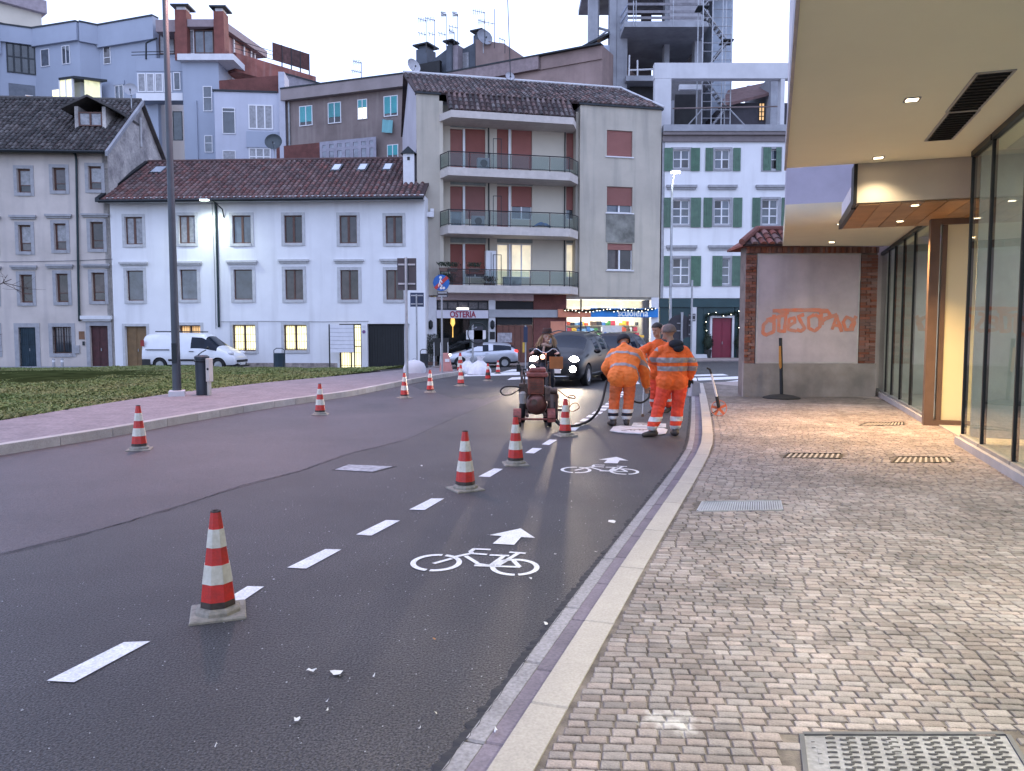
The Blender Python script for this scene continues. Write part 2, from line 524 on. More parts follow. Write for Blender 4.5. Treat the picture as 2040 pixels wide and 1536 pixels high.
def spill(m, px, py, rad):
    """dried white paint spilt on the stones"""
    nt = m.node_tree; b = nt.nodes['Principled BSDF']; src = b.inputs['Base Color'].links[0].from_socket; c = onz(px, py, ZP)
    g = _n(nt, 'ShaderNodeNewGeometry'); d = _n(nt, 'ShaderNodeVectorMath', operation='DISTANCE'); d.inputs[1].default_value = c; nt.links.new(g.outputs['Position'], d.inputs[0])
    no = _n(nt, 'ShaderNodeTexNoise'); no.inputs['Scale'].default_value = 16; no.inputs['Detail'].default_value = 6; nt.links.new(g.outputs['Position'], no.inputs['Vector'])
    a = _n(nt, 'ShaderNodeMath', operation='MULTIPLY_ADD'); nt.links.new(no.outputs[0], a.inputs[0]); a.inputs[1].default_value = rad * 2.2; nt.links.new(d.outputs['Value'], a.inputs[2])
    r = _n(nt, 'ShaderNodeMapRange'); r.inputs[1].default_value = rad * 1.05; r.inputs[2].default_value = rad * 1.75; r.inputs[3].default_value = .85; r.inputs[4].default_value = 0; nt.links.new(a.outputs[0], r.inputs[0])
    x = _n(nt, 'ShaderNodeMix', data_type='RGBA'); x.inputs[7].default_value = (.62, .6, .58, 1); nt.links.new(r.outputs[0], x.inputs[0]); nt.links.new(src, x.inputs[6]); n2 = _n(nt, 'ShaderNodeTexNoise'); n2.inputs['Scale'].default_value = 1.1; n2.inputs['Detail'].default_value = 7; nt.links.new(g.outputs['Position'], n2.inputs['Vector'])
    r2 = _n(nt, 'ShaderNodeMapRange'); r2.inputs[1].default_value = .35; r2.inputs[2].default_value = .65; r2.inputs[3].default_value = .74; r2.inputs[4].default_value = 1.14; nt.links.new(n2.outputs[0], r2.inputs[0])
    y = _n(nt, 'ShaderNodeMix', data_type='RGBA', blend_type='MULTIPLY'); y.inputs[0].default_value = 1; nt.links.new(x.outputs[2], y.inputs[6]); nt.links.new(r2.outputs[0], y.inputs[7]); nt.links.new(y.outputs[2], b.inputs['Base Color'])
for m_ in (paver_m, mortar_m): spill(m_, 1340, 1440, .17)
# ------------------------------------------------ metal covers let into the pavement
covers = []   # (px quad) footprints kept free of stones
def px_quad(q, z): return [onz(x, y, z) for x, y in q]
BIG = px_quad([(1602, 1464), (2003, 1464), (2050, 1540), (1611, 1540)], ZP)
GRATE = px_quad([(1401, 1000), (1553, 998), (1557, 1016), (1391, 1018)], ZP)
SLOTA = px_quad([(1572, 903), (1676, 904), (1672, 913), (1562, 912)], ZP)
SLOTB = px_quad([(1790, 910), (1890, 911), (1899, 921), (1778, 922)], ZP)
SLOTC = px_quad([(1730, 842), (1800, 841), (1800, 847), (1712, 848)], ZP)
FOOT = [BIG, GRATE, SLOTA, SLOTB, SLOTC]
def inside(p, q):
    s = None
    for i in range(4):
        a, b = q[i], q[(i + 1) % 4]
        c = (b.x - a.x) * (p.y - a.y) - (b.y - a.y) * (p.x - a.x)
        if s is None: s = c > 0
        elif (c > 0) != s: return False
    return True
def grow(q, k):
    c = sum(q, Vector()) / 4
    return [c + (p - c) * (1 + k / (p - c).length) for p in q]

# ------------------------------------------------ paving stones
def proj(p):
    dx, dy, dz = p[0], p[1], p[2] - HC
    f = dy * _cp - dz * _sp; u = dy * _sp + dz * _cp
    return (CX + FPX * dx / f, CY - FPX * u / f, f) if f > 0.1 else None

def kerb_dist(x, y):
    best = 9
    for a, b in zip(K_IN[:-1], K_IN[1:]):
        ab = Vector((b.x - a.x, b.y - a.y)); ap = Vector((x - a.x, y - a.y))
        t = max(0, min(1, ap.dot(ab) / ab.dot(ab))); dd = ap - ab * t
        d = dd.length * (1 if ab.x * ap.y - ab.y * ap.x < 0 else -1)
        if abs(d) < abs(best): best = d
    return best

def stone_top(w, h, rnd):
    """one rough block: low skirt, chamfer and an uneven top"""
    j = lambda s: rnd.uniform(-s, s)
    b = [(-w / 2 + j(.004), -h / 2 + j(.003)), (w / 2 + j(.004), -h / 2 + j(.003)), (w / 2 + j(.004), h / 2 + j(.003)), (-w / 2 + j(.004), h / 2 + j(.003))]
    tz = j(0.0016)
    vs = [(x, y, -0.012) for x, y in b] + [(x * .97, y * .95, -0.001 + tz) for x, y in b] + [(x * .88, y * .84, 0.002 + tz + j(.001)) for x, y in b]
    fs = [(8, 9, 10, 11)] + [(4 * k + i, 4 * k + (i + 1) % 4, 4 * k + 4 + (i + 1) % 4, 4 * k + 4 + i) for k in (0, 1) for i in range(4)]
    return vs, fs

rnd = random.Random(5)
CA = R(-4.5); ex_, ey_ = Vector((math.cos(CA), math.sin(CA), 0)), Vector((-math.sin(CA), math.cos(CA), 0))
GF = [grow(q, 0.05) for q in FOOT]
stones = []
v = 1.9
while v < 16.5:
    h = rnd.uniform(0.050, 0.061)
    u = None
    for q in np.arange(-2.0, 8.0, .012):
        c = ex_ * q + ey_ * (v + h / 2 + 0.02 * math.sin(q * 1.7 + v * 0.35) + 0.05 * math.sin(q * 0.45 + v * 0.1))
        if kerb_dist(c.x, c.y) > .014: u = q + rnd.random() * .01; break
    if u is None: v += h; continue
    while u < 10:
        w = rnd.uniform(0.074, 0.110)
        wob = 0.02 * math.sin(u * 1.7 + v * 0.35) + 0.05 * math.sin(u * 0.45 + v * 0.1)
        c = ex_ * (u + w / 2) + ey_ * (v + h / 2 + wob)
        pr = proj((c.x, c.y, ZP))
        u += w
        if pr is None or pr[0] > 2110 or pr[0] < 900 or pr[1] > 1580: continue
        t = c.x * UY - c.y * UX
        if t > T_GLASS - 0.07 and v < 9.4: continue
        if t > T_GLASS + 0.5: continue
        if kerb_dist(c.x, c.y) < 0.03: continue
        if any(inside(c, q) for q in GF): continue
        stones.append((c, w - 0.006 - .004 * rnd.random(), h - 0.005 - .003 * rnd.random(), pr[2], 1500 > pr[1] - 36 and pr[0] < 2040))
    v += h
stones.sort(key=lambda a: a[3] if a[4] else a[3] + 100)
print('paving stones', len(stones))
variants = []
for k in range(8):
    mm = MB(); mm.add(*stone_top(1.0 * 0.1, 0.06, rnd)); variants.append(mm.mesh('paving_stone', paver_m))
for c, w, h, _, _ in stones[:300]:
    o = obj('paving_stone', variants[rnd.randrange(8)], pav, (c.x, c.y, ZP), (0, 0, CA + rnd.uniform(-.04, .04)))
    o.scale = (w / 0.1, h / 0.06, 1)
mm = MB(); pc = []
for c, w, h, _, _ in stones[300:]:
    vs, fs = stone_top(w, h, rnd)
    a = CA + rnd.uniform(-.05, .05); ca, sa = math.cos(a), math.sin(a)
    mm.add([(c.x + x * ca - y * sa, c.y + x * sa + y * ca, ZP + z) for x, y, z in vs], fs)
    pc += [rnd.random()] * len(vs)
me = mm.mesh('paving_stones', paver_m)
at_ = me.attributes.new('piece', 'FLOAT', 'POINT'); at_.data.foreach_set('value', pc)
tag(obj('paving_field', me, pav), kind='stuff')

# covers themselves
def slab(m, q, z0, z1, mi=0):
    m.add([(p.x, p.y, z0) for p in q] + [(p.x, p.y, z1) for p in q], [(3, 2, 1, 0), (4, 5, 6, 7), (0, 1, 5, 4), (1, 2, 6, 5), (2, 3, 7, 6), (3, 0, 4, 7)], mi)
def bil(q, u, v):
    a = q[3].lerp(q[2], u); b = q[0].lerp(q[1], u); return a.lerp(b, v)
c0 = sum(BIG, Vector()) / 4
mh = empty('manhole_cover', (c0.x, c0.y, ZP), label='large grey cast iron manhole cover with rows of curved treads set in the right pavement', cat='manhole cover')
loc = lambda q: [Vector((p.x - c0.x, p.y - c0.y, 0)) for p in q]
Q = loc(BIG)
m = MB(); slab(m, Q, -0.03, -0.004); m.build('cover_plate', cast_iron, mh)
m = MB()
for i in range(4):
    a, b = Q[i], Q[(i + 1) % 4]; n_ = Vector((-(b - a).y, (b - a).x, 0)).normalized() * 0.018
    slab(m, [a, b, b + n_, a + n_], -0.03, 0.004)
m.build('cover_frame', mat('frame_iron', (.13, .13, .14), .6, .3), mh, fix=True)
m = MB()
for i in range(9):
    for j in range(7):
        for s_ in (0, 1):
            if i == 0 and s_ == 0: continue
            u0, v0 = 0.07 + i * 0.102 + s_ * 0.034, 0.10 + j * 0.13 + s_ * 0.035
            pts = [bil(Q, u0 + 0.045 * k / 3, v0 + 0.014 * math.sin(math.pi * k / 3) * (1 if s_ else -1)) + Vector((0, 0, 0.0)) for k in range(4)]
            m.tube(pts, 0.0034, 4)
tag(m.build('tread_bars', mat('tread_iron', (.09, .09, .10), .6, .2), mh), kind='stuff')
m = MB()
for u0, v0, du, dv in ((0.03, .82, .018, .07), (.03, .66, .018, .05), (.055, .5, .02, .16), (.055, .24, .02, .18), (.4, .5, .05, .45)):
    slab(m, [bil(Q, u0, v0), bil(Q, u0 + du, v0), bil(Q, u0 + du, v0 + dv), bil(Q, u0, v0 + dv)], -0.004, -0.001)
tag(m.build('maker_panel', cast_iron, mh, fix=True), kind='stuff')

def grate(q, name, label, frame_m, bar_m, nb, bw=0.5, base=iron_dark, cross=0, group=None):
    c0 = sum(q, Vector()) / 4
    g = empty(name, (c0.x, c0.y, ZP), label=label, cat='drain grate', group=group)
    Q = [Vector((p.x - c0.x, p.y - c0.y, 0)) for p in q]
    m = MB(); slab(m, Q, -0.05, -0.005); m.build('grate_pit', base, g)
    m = MB()
    for i in range(4):
        a, b = Q[i], Q[(i + 1) % 4]; n_ = Vector(((b - a).y, -(b - a).x, 0)).normalized() * 0.014
        slab(m, [a, b, b - n_, a - n_], -0.05, 0.006)
    m.build('grate_frame', frame_m, g, fix=True)
    me = None
    for i in range(nb):
        u = (i + 0.5) / nb; k = bw / nb / 2
        m = MB(); slab(m, [bil(Q, u - k, .04), bil(Q, u + k, .04), bil(Q, u + k, .96), bil(Q, u - k, .96)], -0.02, 0.003)
        m.build('grate_bar', bar_m, g, fix=True)
    return g
grate(GRATE, 'drain_grate', 'bright galvanised drain grate set in the paving near the kerb', zinc, zinc, 34, 0.72)
grate(SLOTA, 'slotted_drain', 'dark slotted drain in the paving, middle of the pavement', iron_dark, stone_kerb_r, 10, 0.42)
grate(SLOTB, 'slotted_drain', 'dark slotted drain in the paving close to the glass front', iron_dark, stone_kerb_r, 10, 0.42)
grate(SLOTC, 'slotted_drain', 'small slotted drain in the warm light before the entrance', iron_dark, stone_kerb_r, 12, 0.42)
q = [on(x, y, 0.004) for x, y in ((690, 925), (790, 929), (745, 941), (660, 936))]
c0 = sum(q, Vector()) / 4
g = empty('road_cover', (c0.x, c0.y, 0), label='pale worn rectangular inspection cover sunk in the road asphalt', cat='manhole cover')
Q = [Vector((p.x - c0.x, p.y - c0.y, 0)) for p in q]
m = MB(); slab(m, Q, -0.02, 0.003); m.build('cover_rim', iron_dark, g, fix=True)
m = MB(); slab(m, [p * 0.88 for p in Q], -0.02, 0.007); m.build('cover_plate', mat('worn_cover', (0.5, 0.5, 0.52), 0.5, var=0.3, scale=12, bump=0.5, bscale=30), g, fix=True)

# ------------------------------------------------ road markings
def paint(name, q, label=None, dz=0.005):
    m = MB(); m.poly([(p.x, p.y, ground(p.x, p.y) + dz) for p in q]); return tag(m.build(name, road_paint, road, fix=True), label)
DASH = [((93,1358),(148,1361),(300,1279),(247,1281)), ((400,1226),(440,1228),(526,1170),(493,1169)), ((572,1132),(610,1134),(680,1096),(648,1095)),
        ((709,1066),(740,1068),(797,1038),(769,1037)), ((815,1016),(846,1017),(885,994),(859,994)), ((953,950),(976,951),(1002,935),(984,934)),
        ((1003,928),(1022,929),(1043,914),(1027,913)), ((1046,903),(1064,904),(1080,894),(1061,893)), ((1079,886),(1094,887),(1110,877),(1095,876))]
for d in DASH: paint('lane_dash', [on(*p) for p in d])
a, b = on(1135, 858), on(1246, 773)
n_ = 15
for i in range(n_):
    t0 = i / n_; p = a.lerp(b, t0); d = (b - a).normalized(); w = Vector((d.y, -d.x, 0)) * 0.09
    p.x += 0.9 * (t0 * (1 - t0)) * 0.5
    e = p + d * 0.42
    paint('lane_dash', [p - w, p + w, e + w, e - w])
m = MB(); S1 = on(945, 1122)
def zq(x, y): return on(800 + x / 4.08, 900 + y / 4.08)
def stroke(pts, w=0.034):
    P = [zq(*p) for p in pts]
    for a, b in zip(P[:-1], P[1:]):
        d = (b - a).normalized(); n2 = Vector((-d.y, d.x, 0)) * w / 2; a2, b2 = a - d * w * 0.25, b + d * w * 0.25
        m.add([(q.x - S1.x, q.y - S1.y, 0) for q in (a2 - n2, a2 + n2, b2 + n2, b2 - n2)], [(0, 1, 2, 3)])
def ring(cx, cy, r0, r1, gaps, ry=1.0):
    c = zq(cx, cy); n = 40
    for k in range(n):
        a0, a1 = 2 * math.pi * k / n, 2 * math.pi * (k + 1) / n; am = (a0 + a1) / 2
        if any(abs((am - g_ + math.pi) % (2 * math.pi) - math.pi) < 0.09 for g_ in gaps): continue
        m.add([(c.x - S1.x + r * math.cos(a_ + 0.15) , c.y - S1.y + ry * r * math.sin(a_ + 0.15), 0) for r, a_ in ((r0, a0), (r1, a0), (r1, a1), (r0, a1))], [(0, 1, 2, 3)])
ring(282, 905, 0.140, 0.178, (4.3, 1.2), 1.12); ring(920, 942, 0.132, 0.168, (4.6, 1.5), 1.12)
for s_ in (((715, 800), (590, 795), (562, 814), (572, 832), (685, 840)), ((560, 832), (440, 858)), ((400, 875), (268, 912)), ((525, 855), (612, 908)),
           ((600, 930), (955, 942)), ((610, 915), (700, 928)), ((725, 845), (865, 850)), ((835, 850), (730, 925)), ((885, 822), (1000, 830)), ((945, 832), (790, 925)), ((900, 880), (955, 938))):
    stroke(s_)
bike_me = m.mesh('bicycle_symbol', road_paint)
m = MB(); m.poly([(zq(x, y).x - S1.x, zq(x, y).y - S1.y, 0) for x, y in ((968, 628), (1085, 705), (972, 698), (915, 762), (740, 752), (815, 690), (712, 682))])
arr_me = m.mesh('lane_arrow', road_paint)
def marking(px, py, k=1.0):
    p = on(px, py)
    for nm, me in (('bicycle_symbol', bike_me), ('lane_arrow', arr_me)):
        o = obj(nm, me, road, (p.x, p.y, 0.0055)); o.scale = (k, k, 1)
marking(945, 1122); marking(1193, 937)
# crossings and lines in the far street
for q in (((1376, 753), (1476, 750), (1476, 755), (1376, 759)), ((1376, 747), (1440, 745), (1452, 748), (1378, 750)), ((1420, 764), (1476, 757), (1476, 761), (1436, 767)),
          ((925, 745), (1030, 741), (1080, 746), (925, 750)), ((1020, 736), (1060, 735), (1075, 738), (1000, 741)), ((1240, 776), (1262, 775), (1260, 780), (1236, 781)), ((860, 729), (905, 729), (905, 733), (860, 733)),
          ((1020, 752), (1120, 748), (1160, 752), (1010, 757)), ((1230, 762), (1270, 760), (1275, 765), (1228, 768))):
    paint('crossing_bar', [on(*p) for p in q])
# seam between asphalt lanes
m = MB(); rr = random.Random(9)
sp = [on(*p) for p in ((-60, 1120), (120, 1078), (330, 1018), (480, 968), (600, 938), (690, 905), (800, 880))]
SEAM = [Vector((q.x, q.y, 0)) for q in sp]
prev = None
for p, d in along([SEAM[0] + (SEAM[0] - SEAM[1]).normalized() * 11] + SEAM, 0.05):
    n2 = Vector((-d.y, d.x, 0)); o_ = rr.uniform(-.012, .012); w = rr.uniform(.001, .010)
    a, b = p + n2 * (o_ - w), p + n2 * (o_ + w); a.z = b.z = 0.0065
    if prev: m.add([prev[0], prev[1], b, a], [(0, 1, 2, 3)])
    prev = (a, b)
m.build('asphalt_seam', mat('seam_tar', (.045, .04, .046), .7), road, fix=True)

# ------------------------------------------------ left pavement, kerb stones, lawn
LK = [on(x, y) for x, y in ((-420, 992), (0, 908), (247, 867), (343, 848), (515, 817), (700, 790), (786, 772), (911, 748), (930, 744))]
LB = [on(x, y, 0.13) for x, y in ((-420, 900), (0, 838), (150, 813), (345, 783), (520, 763), (640, 752), (735, 743), (815, 734), (850, 731))]
LK.insert(0, LK[0] + (LK[0] - LK[1]).normalized() * 9); LB.insert(0, LB[0] + (LB[0] - LB[1]).normalized() * 9); LK[0].z = LB[0].z = 0
LKI = []
for i, p in enumerate(LK):
    a = LK[max(0, i - 1)]; b = LK[min(len(LK) - 1, i + 1)]
    d = Vector((b.x - a.x, b.y - a.y, 0)).normalized(); LKI.append(p + Vector((-d.y, d.x, 0)) * 0.16)
kerb_l = empty('kerb_left', (0, 0, 0), kind='structure', label='raised stone kerb along the left pavement')
stone_row('kerb_stone', LK, LKI, -0.03, 0.14, stone_kerb, kerb_l, 0.8, 0.35, 0.012)
ribbon('pavement_left', LKI, LB, 0.132, [pave_left_m], sub=5, height=0.2, kind='structure', label='left pavement of pinkish blocks between kerb and lawn')

_l = [SEAM[0] + (SEAM[0] - SEAM[1]).normalized() * 11] + SEAM + [on(905, 832), on(985, 800), on(1040, 772)]; _k = [LK[0].lerp(LK[-1], 0)] + LK
def resample(pl, n):
    L = [0.0]
    for a, b in zip(pl[:-1], pl[1:]): L.append(L[-1] + (Vector((b.x, b.y, 0)) - Vector((a.x, a.y, 0))).length)
    out = []
    for i in range(n):
        t = L[-1] * i / (n - 1); k = max(j for j in range(len(L)) if L[j] <= t + 1e-9); k = min(k, len(pl) - 2)
        out.append(pl[k].lerp(pl[k + 1], (t - L[k]) / max(1e-9, L[k + 1] - L[k])))
    return out
ribbon('road_lane', resample([q + Vector((-.05, 0, 0)) for q in LK], 22), resample(_l, 22), 0.0025, [asphalt_old_glow], road, sub=2)
BACK_Y = 35.0
def lawn_z(x, y): return 0.125 + 0.05 * math.sin(x * 0.5) * math.sin(y * 0.31) * sstep(0, 3, y - 14) - 0.16 * sstep(28, 35, y)
m = MB(); rows = 26
def front(x):
    for a, b in zip(LB[:-1], LB[1:]):
        if a.x <= x <= b.x: return a.y + (b.y - a.y) * (x - a.x) / (b.x - a.x)
    return LB[0].y if x < LB[0].x else LB[-1].y
xs = [LB[0].x + (LB[-2].x - LB[0].x) * i / 60 for i in range(61)]
xs = [-40, -30, -22] + [x for x in xs if x > -20]
vs = []
for x in xs:
    f = front(x)
    for j in range(rows + 1):
        y = f + (BACK_Y - f) * j / rows if f < BACK_Y else f
        vs.append((x, y, lawn_z(x, y) if j not in (0,) else 0.10))
m.add(vs, [(i * (rows + 1) + j, (i + 1) * (rows + 1) + j, (i + 1) * (rows + 1) + j + 1, i * (rows + 1) + j + 1) for i in range(len(xs) - 1) for j in range(rows)])
m.build('lawn_soil', soil_m, fix=True); tag(bpy.data.objects['lawn_soil'], kind='structure', label='soil of the lawn beside the left pavement')
grass_m = mat('grass', (0.115, 0.17, 0.04), 0.7, var=0.25, scale=0.5, col2=(0.19, 0.19, 0.065), speck=0.4, bscale=8)
rg = np.random.default_rng(3)
N = 125000
gxs = rg.uniform(-26, LB[-2].x, N * 2); gys = 7 + (BACK_Y - 7) * rg.random(N * 2) ** 1.35
V, Fc = [], []
cnt = 0
for x, y in zip(gxs, gys):
    f = front(x)
    if y < f + 0.05 or y > BACK_Y: continue
    if x / y * FPX + CX < -320: continue
    patch = noise.noise((x * 0.9, y * 0.45, 0)) + 0.6 * noise.noise((x * 3.1, y * 1.4, 5))
    if patch < -0.45 and rg.random() < 0.75: continue
    z = lawn_z(x, y); h = (0.022 + 0.03 * rg.random()) * (1.0 + 0.9 * max(-0.6, patch)) ; a = rg.random() * 6.283
    w = 0.016 + 0.022 * rg.random(); lx, ly = 0.05 * rg.normal(), 0.05 * rg.normal()
    k = len(V); ca, sa = math.cos(a) * w, math.sin(a) * w
    V += [(x - ca, y - sa, z - 0.01), (x + ca, y + sa, z - 0.01), (x + lx + ca * .3, y + ly + sa * .3, z + h), (x + lx * 1.6, y + ly * 1.6, z + h * 1.15)]
    Fc += [(k, k + 1, k + 2), (k, k + 2, k + 3)]
    cnt += 1
    if cnt >= N: break
me = bpy.data.meshes.new('grass'); me.from_pydata(V, [], Fc); me.materials.append(grass_m)
tag(obj('grass', me), 'short uneven green grass of the lawn beside the left pavement', 'grass', kind='stuff')
# pale kerb line and footway in front of the old houses
ribbon('pavement_far', [Vector((-45, 35.4, 0)), Vector((-6.0, 35.4, 0))], [Vector((-45, 35.1, 0)), Vector((-6.0, 35.1, 0))], 0.07, [pave_far_m], sub=10, height=0.2, kind='structure', label='narrow pavement in front of the pale houses')
ribbon('pavement_shops', [Vector((-4.2, 44.5, 0)), Vector((22, 45.5, 0))], [Vector((-4.2, 39.8, 0)), Vector((22, 42.2, 0))], 0.06, [pave_far_m], sub=12, height=0.2, kind='structure', label='pavement in front of the shops')
# ================================================================== BUILDINGS: helpers
class Frame:
    """a facade plane: x to the right along the wall, y into the building, z up"""
    def __init__(s, root, P0, P1, local=False):
        s.root = root
        s.O = Vector((P0[0], P0[1], 0)); d = Vector((P1[0] - P0[0], P1[1] - P0[1], 0)); s.W = d.length
        s.ex = d.normalized(); s.ey = Vector((-s.ex.y, s.ex.x, 0))
        s.W2L = Matrix(((s.ex.x, s.ey.x, 0, s.O.x), (s.ex.y, s.ey.y, 0, s.O.y), (0, 0, 1, 0), (0, 0, 0, 1)))
        inv = Matrix.LocRotScale(root.location, root.rotation_euler, None).inverted()
        s.M = inv @ s.W2L
    def mb(s):
        m = MB(); m.M = s.M; return m
    def L(s, px, py, d=0.0):
        r = ray(px, py); o = Vector((0, 0, HC)) - s.O
        t = (d - o.dot(s.ey)) / r.dot(s.ey); p = o + r * t
        return p.dot(s.ex), p.z
    def rect(s, x0, y0, x1, y1, d=0.0):
        mx, my = (x0 + x1) / 2, (y0 + y1) / 2
        return s.L(x0, my, d)[0], s.L(x1, my, d)[0], s.L(mx, y1, d)[1], s.L(mx, y0, d)[1]
    def box(s, name, x0, x1, y0, y1, z0, z1, m, parent=None, **k):
        mb = s.mb(); mb.box(x0, x1, y0, y1, z0, z1); return mb.build(name, m, parent or s.root, **k)
    def pbox(s, name, px, d0, d1, m, parent=None, at=None, **k):
        """box from a pixel rectangle (x0, y0, x1, y1) measured on depth at"""
        x0, x1, z0, z1 = s.rect(*px, d0 if at is None else at)
        return s.box(name, x0, x1, d0, d1, z0, z1, m, parent, **k)

def bld(name, label, P0, P1, cat='house', group=None):
    d = Vector((P1[0] - P0[0], P1[1] - P0[1]))
    root = empty(name, (P0[0], P0[1], 0), math.atan2(d.y, d.x), label, cat, group)
    return Frame(root, P0, P1)

def wall(f, name, x0, x1, z0, z1, holes, m, thick=0.28, y0=0.0, parent=None):
    xs = sorted({x0, x1, *[min(max(v, x0), x1) for h in holes for v in h[:2]]})
    zs = sorted({z0, z1, *[min(max(v, z0), z1) for h in holes for v in h[2:]]})
    mb = f.mb()
    def hole(cx, cz): return any(h[0] < cx < h[1] and h[2] < cz < h[3] for h in holes)
    idx = {}; V = []; F = []
    def v(i, j):
        if (i, j) not in idx: idx[(i, j)] = len(V); V.append((xs[i], y0, zs[j]))
        return idx[(i, j)]
    for i in range(len(xs) - 1):
        for j in range(len(zs) - 1):
            if not hole((xs[i] + xs[i + 1]) / 2, (zs[j] + zs[j + 1]) / 2):
                F.append((v(i, j), v(i + 1, j), v(i + 1, j + 1), v(i, j + 1)))
    mb.add(V, F)
    y1 = y0 + thick
    for h in holes:
        a, b, c, d = max(h[0], x0), min(h[1], x1), max(h[2], z0), min(h[3], z1)
        mb.add([(a, y0, c), (b, y0, c), (b, y0, d), (a, y0, d), (a, y1, c), (b, y1, c), (b, y1, d), (a, y1, d)],
               [(0, 4, 5, 1), (1, 5, 6, 2), (2, 6, 7, 3), (3, 7, 4, 0)])
    mb.add([(x0, y0, z0), (x1, y0, z0), (x1, y0, z1), (x0, y0, z1), (x0, y1, z0), (x1, y1, z0), (x1, y1, z1), (x0, y1, z1)],
           [(0, 3, 7, 4), (1, 5, 6, 2), (3, 2, 6, 7)])
    return mb.build(name, m, parent or f.root)

def bars(f, x0, x1, z0, z1, w, y0, y1, mb=None):
    """a rectangular frame of four butted bars"""
    mb = mb or f.mb()
    mb.box(x0, x0 + w, y0, y1, z0, z1); mb.box(x1 - w, x1, y0, y1, z0, z1)
    mb.box(x0 + w, x1 - w, y0, y1, z0, z0 + w); mb.box(x0 + w, x1 - w, y0, y1, z1 - w, z1)
    return mb

def window(f, r, fm, pm, cols=2, trans=(), rec=0.14, fw=0.05, mull=0.06, y0=0.0, surround=None, sill=None, hood=None, grille=None, shut=(), name='window', label=None, panes=None):
    """r = opening (x0, x1, z0, z1); a frame with its panes, stone surround, hood, grille and shutters"""
    x0, x1, z0, z1 = r; g = 0.004
    x0 += g; x1 -= g; z0 += g; z1 -= g
    ya, yb = y0 + rec, y0 + rec + 0.06
    mb = bars(f, x0, x1, z0, z1, fw, ya, yb)
    iw = (x1 - x0 - 2 * fw)
    edges = [x0 + fw]
    for c in range(1, cols):
        xm = x0 + fw + iw * c / cols; mb.box(xm - mull / 2, xm + mull / 2, ya - 0.006, yb, z0 + fw, z1 - fw); edges += [xm - mull / 2, xm + mull / 2]
    edges.append(x1 - fw)
    zz = [z0 + fw]
    for t in trans:
        zt = z0 + fw + (z1 - z0 - 2 * fw) * t
        for c in range(cols): mb.box(edges[2 * c], edges[2 * c + 1], ya, yb, zt - mull * .35, zt + mull * .35)
        zz += [zt - mull * .35, zt + mull * .35]
    zz.append(z1 - fw)
    w = tag(mb.build(name, fm, f.root), label)
    k = 0
    for c in range(cols):
        for t in range(len(zz) // 2):
            p = pm if panes is None else panes[k % len(panes)]; k += 1
            f.box('pane', edges[2 * c], edges[2 * c + 1], ya + 0.025, ya + 0.035, zz[2 * t], zz[2 * t + 1], p, w)
    X0, X1, Z0, Z1 = r
    if surround:
        sw, sm = surround; mb = f.mb(); p = y0 - 0.03
        mb.box(X0 - sw, X0, p, y0 - .002, Z0 - sw, Z1 + sw); mb.box(X1, X1 + sw, p, y0 - .002, Z0 - sw, Z1 + sw)
        mb.box(X0, X1, p, y0 - .002, Z1, Z1 + sw); mb.box(X0, X1, p - 0.03, y0 - .002, Z0 - sw, Z0)
        mb.build('surround', sm, w)
    if sill:
        f.box('sill', X0 - .08, X1 + .08, y0 - 0.08, y0 - .002, Z0 - 0.07, Z0 - .002, sill, w)
    if hood:
        hx0, hx1, hz0, hz1 = hood[0]; mb = f.mb(); h_ = hz1 - hz0
        mb.box(hx0, hx1, y0 - 0.17, y0 - .002, hz0 + h_ * .45, hz1); mb.box(hx0 + .06, hx1 - .06, y0 - 0.10, y0 - .002, hz0, hz0 + h_ * .45 - .001)
        mb.build('hood', hood[1], w)
    if grille:
        mb = f.mb(); n = max(3, int((X1 - X0) / 0.13))
        for i in range(n + 1):
            x = X0 + .02 + (X1 - X0 - .04) * i / n; mb.box(x - .008, x + .008, y0 + .03, y0 + .046, Z0 + .01, Z1 - .01)
        for q in (.08, .36, .64, .92):
            z = Z0 + (Z1 - Z0) * q; mb.box(X0 + .01, X1 - .01, y0 + .047, y0 + .06, z - .01, z + .01)
        tag(mb.build('grille', grille, w), kind='stuff')
    for (sx0, sx1, sz0, sz1), sm in shut:
        shutter(f, sx0, sx1, sz0, sz1, y0 - .035, sm, w)
    return w

def shutter(f, x0, x1, z0, z1, y, m, w, t=0.04):
    """boarded leaf: upright planks with recessed joints and two battens behind"""
    mb = f.mb(); n = max(2, int((x1 - x0) / 0.13))
    for i in range(n):
        a = x0 + (x1 - x0) * i / n; b = x0 + (x1 - x0) * (i + 1) / n
        mb.box(a + .004, b - .004, y - t, y - .012, z0, z1)
    mb.box(x0 + .004, x1 - .004, y - .012, y, z0 + .01, z1 - .01)
    for q in (.2, .8): mb.box(x0 + .01, x1 - .01, y - t - .012, y - t + .002, z0 + (z1 - z0) * q - .03, z0 + (z1 - z0) * q + .03)
    return tag(mb.build('shutter', m, w), kind='stuff')

def roller(f, x0, x1, z0, z1, y, m, parent, label=None):
    """lowered roller shutter of narrow slats"""
    mb = f.mb(); n = max(4, int((z1 - z0) / 0.06)); h = (z1 - z0) / n
    vs = []
    for i in range(n):
        z = z0 + i * h
        vs += [(x0, y + .008, z), (x1, y + .008, z), (x0, y - .004, z + h * .3), (x1, y - .004, z + h * .3), (x0, y - .004, z + h * .8), (x1, y - .004, z + h * .8)]
    vs += [(x0, y + .008, z1), (x1, y + .008, z1)]
    mb.add(vs, [(2 * i, 2 * i + 1, 2 * i + 3, 2 * i + 2) for i in range(len(vs) // 2 - 1)])
    return tag(mb.build('roller_shutter', m, parent), label, kind='stuff')

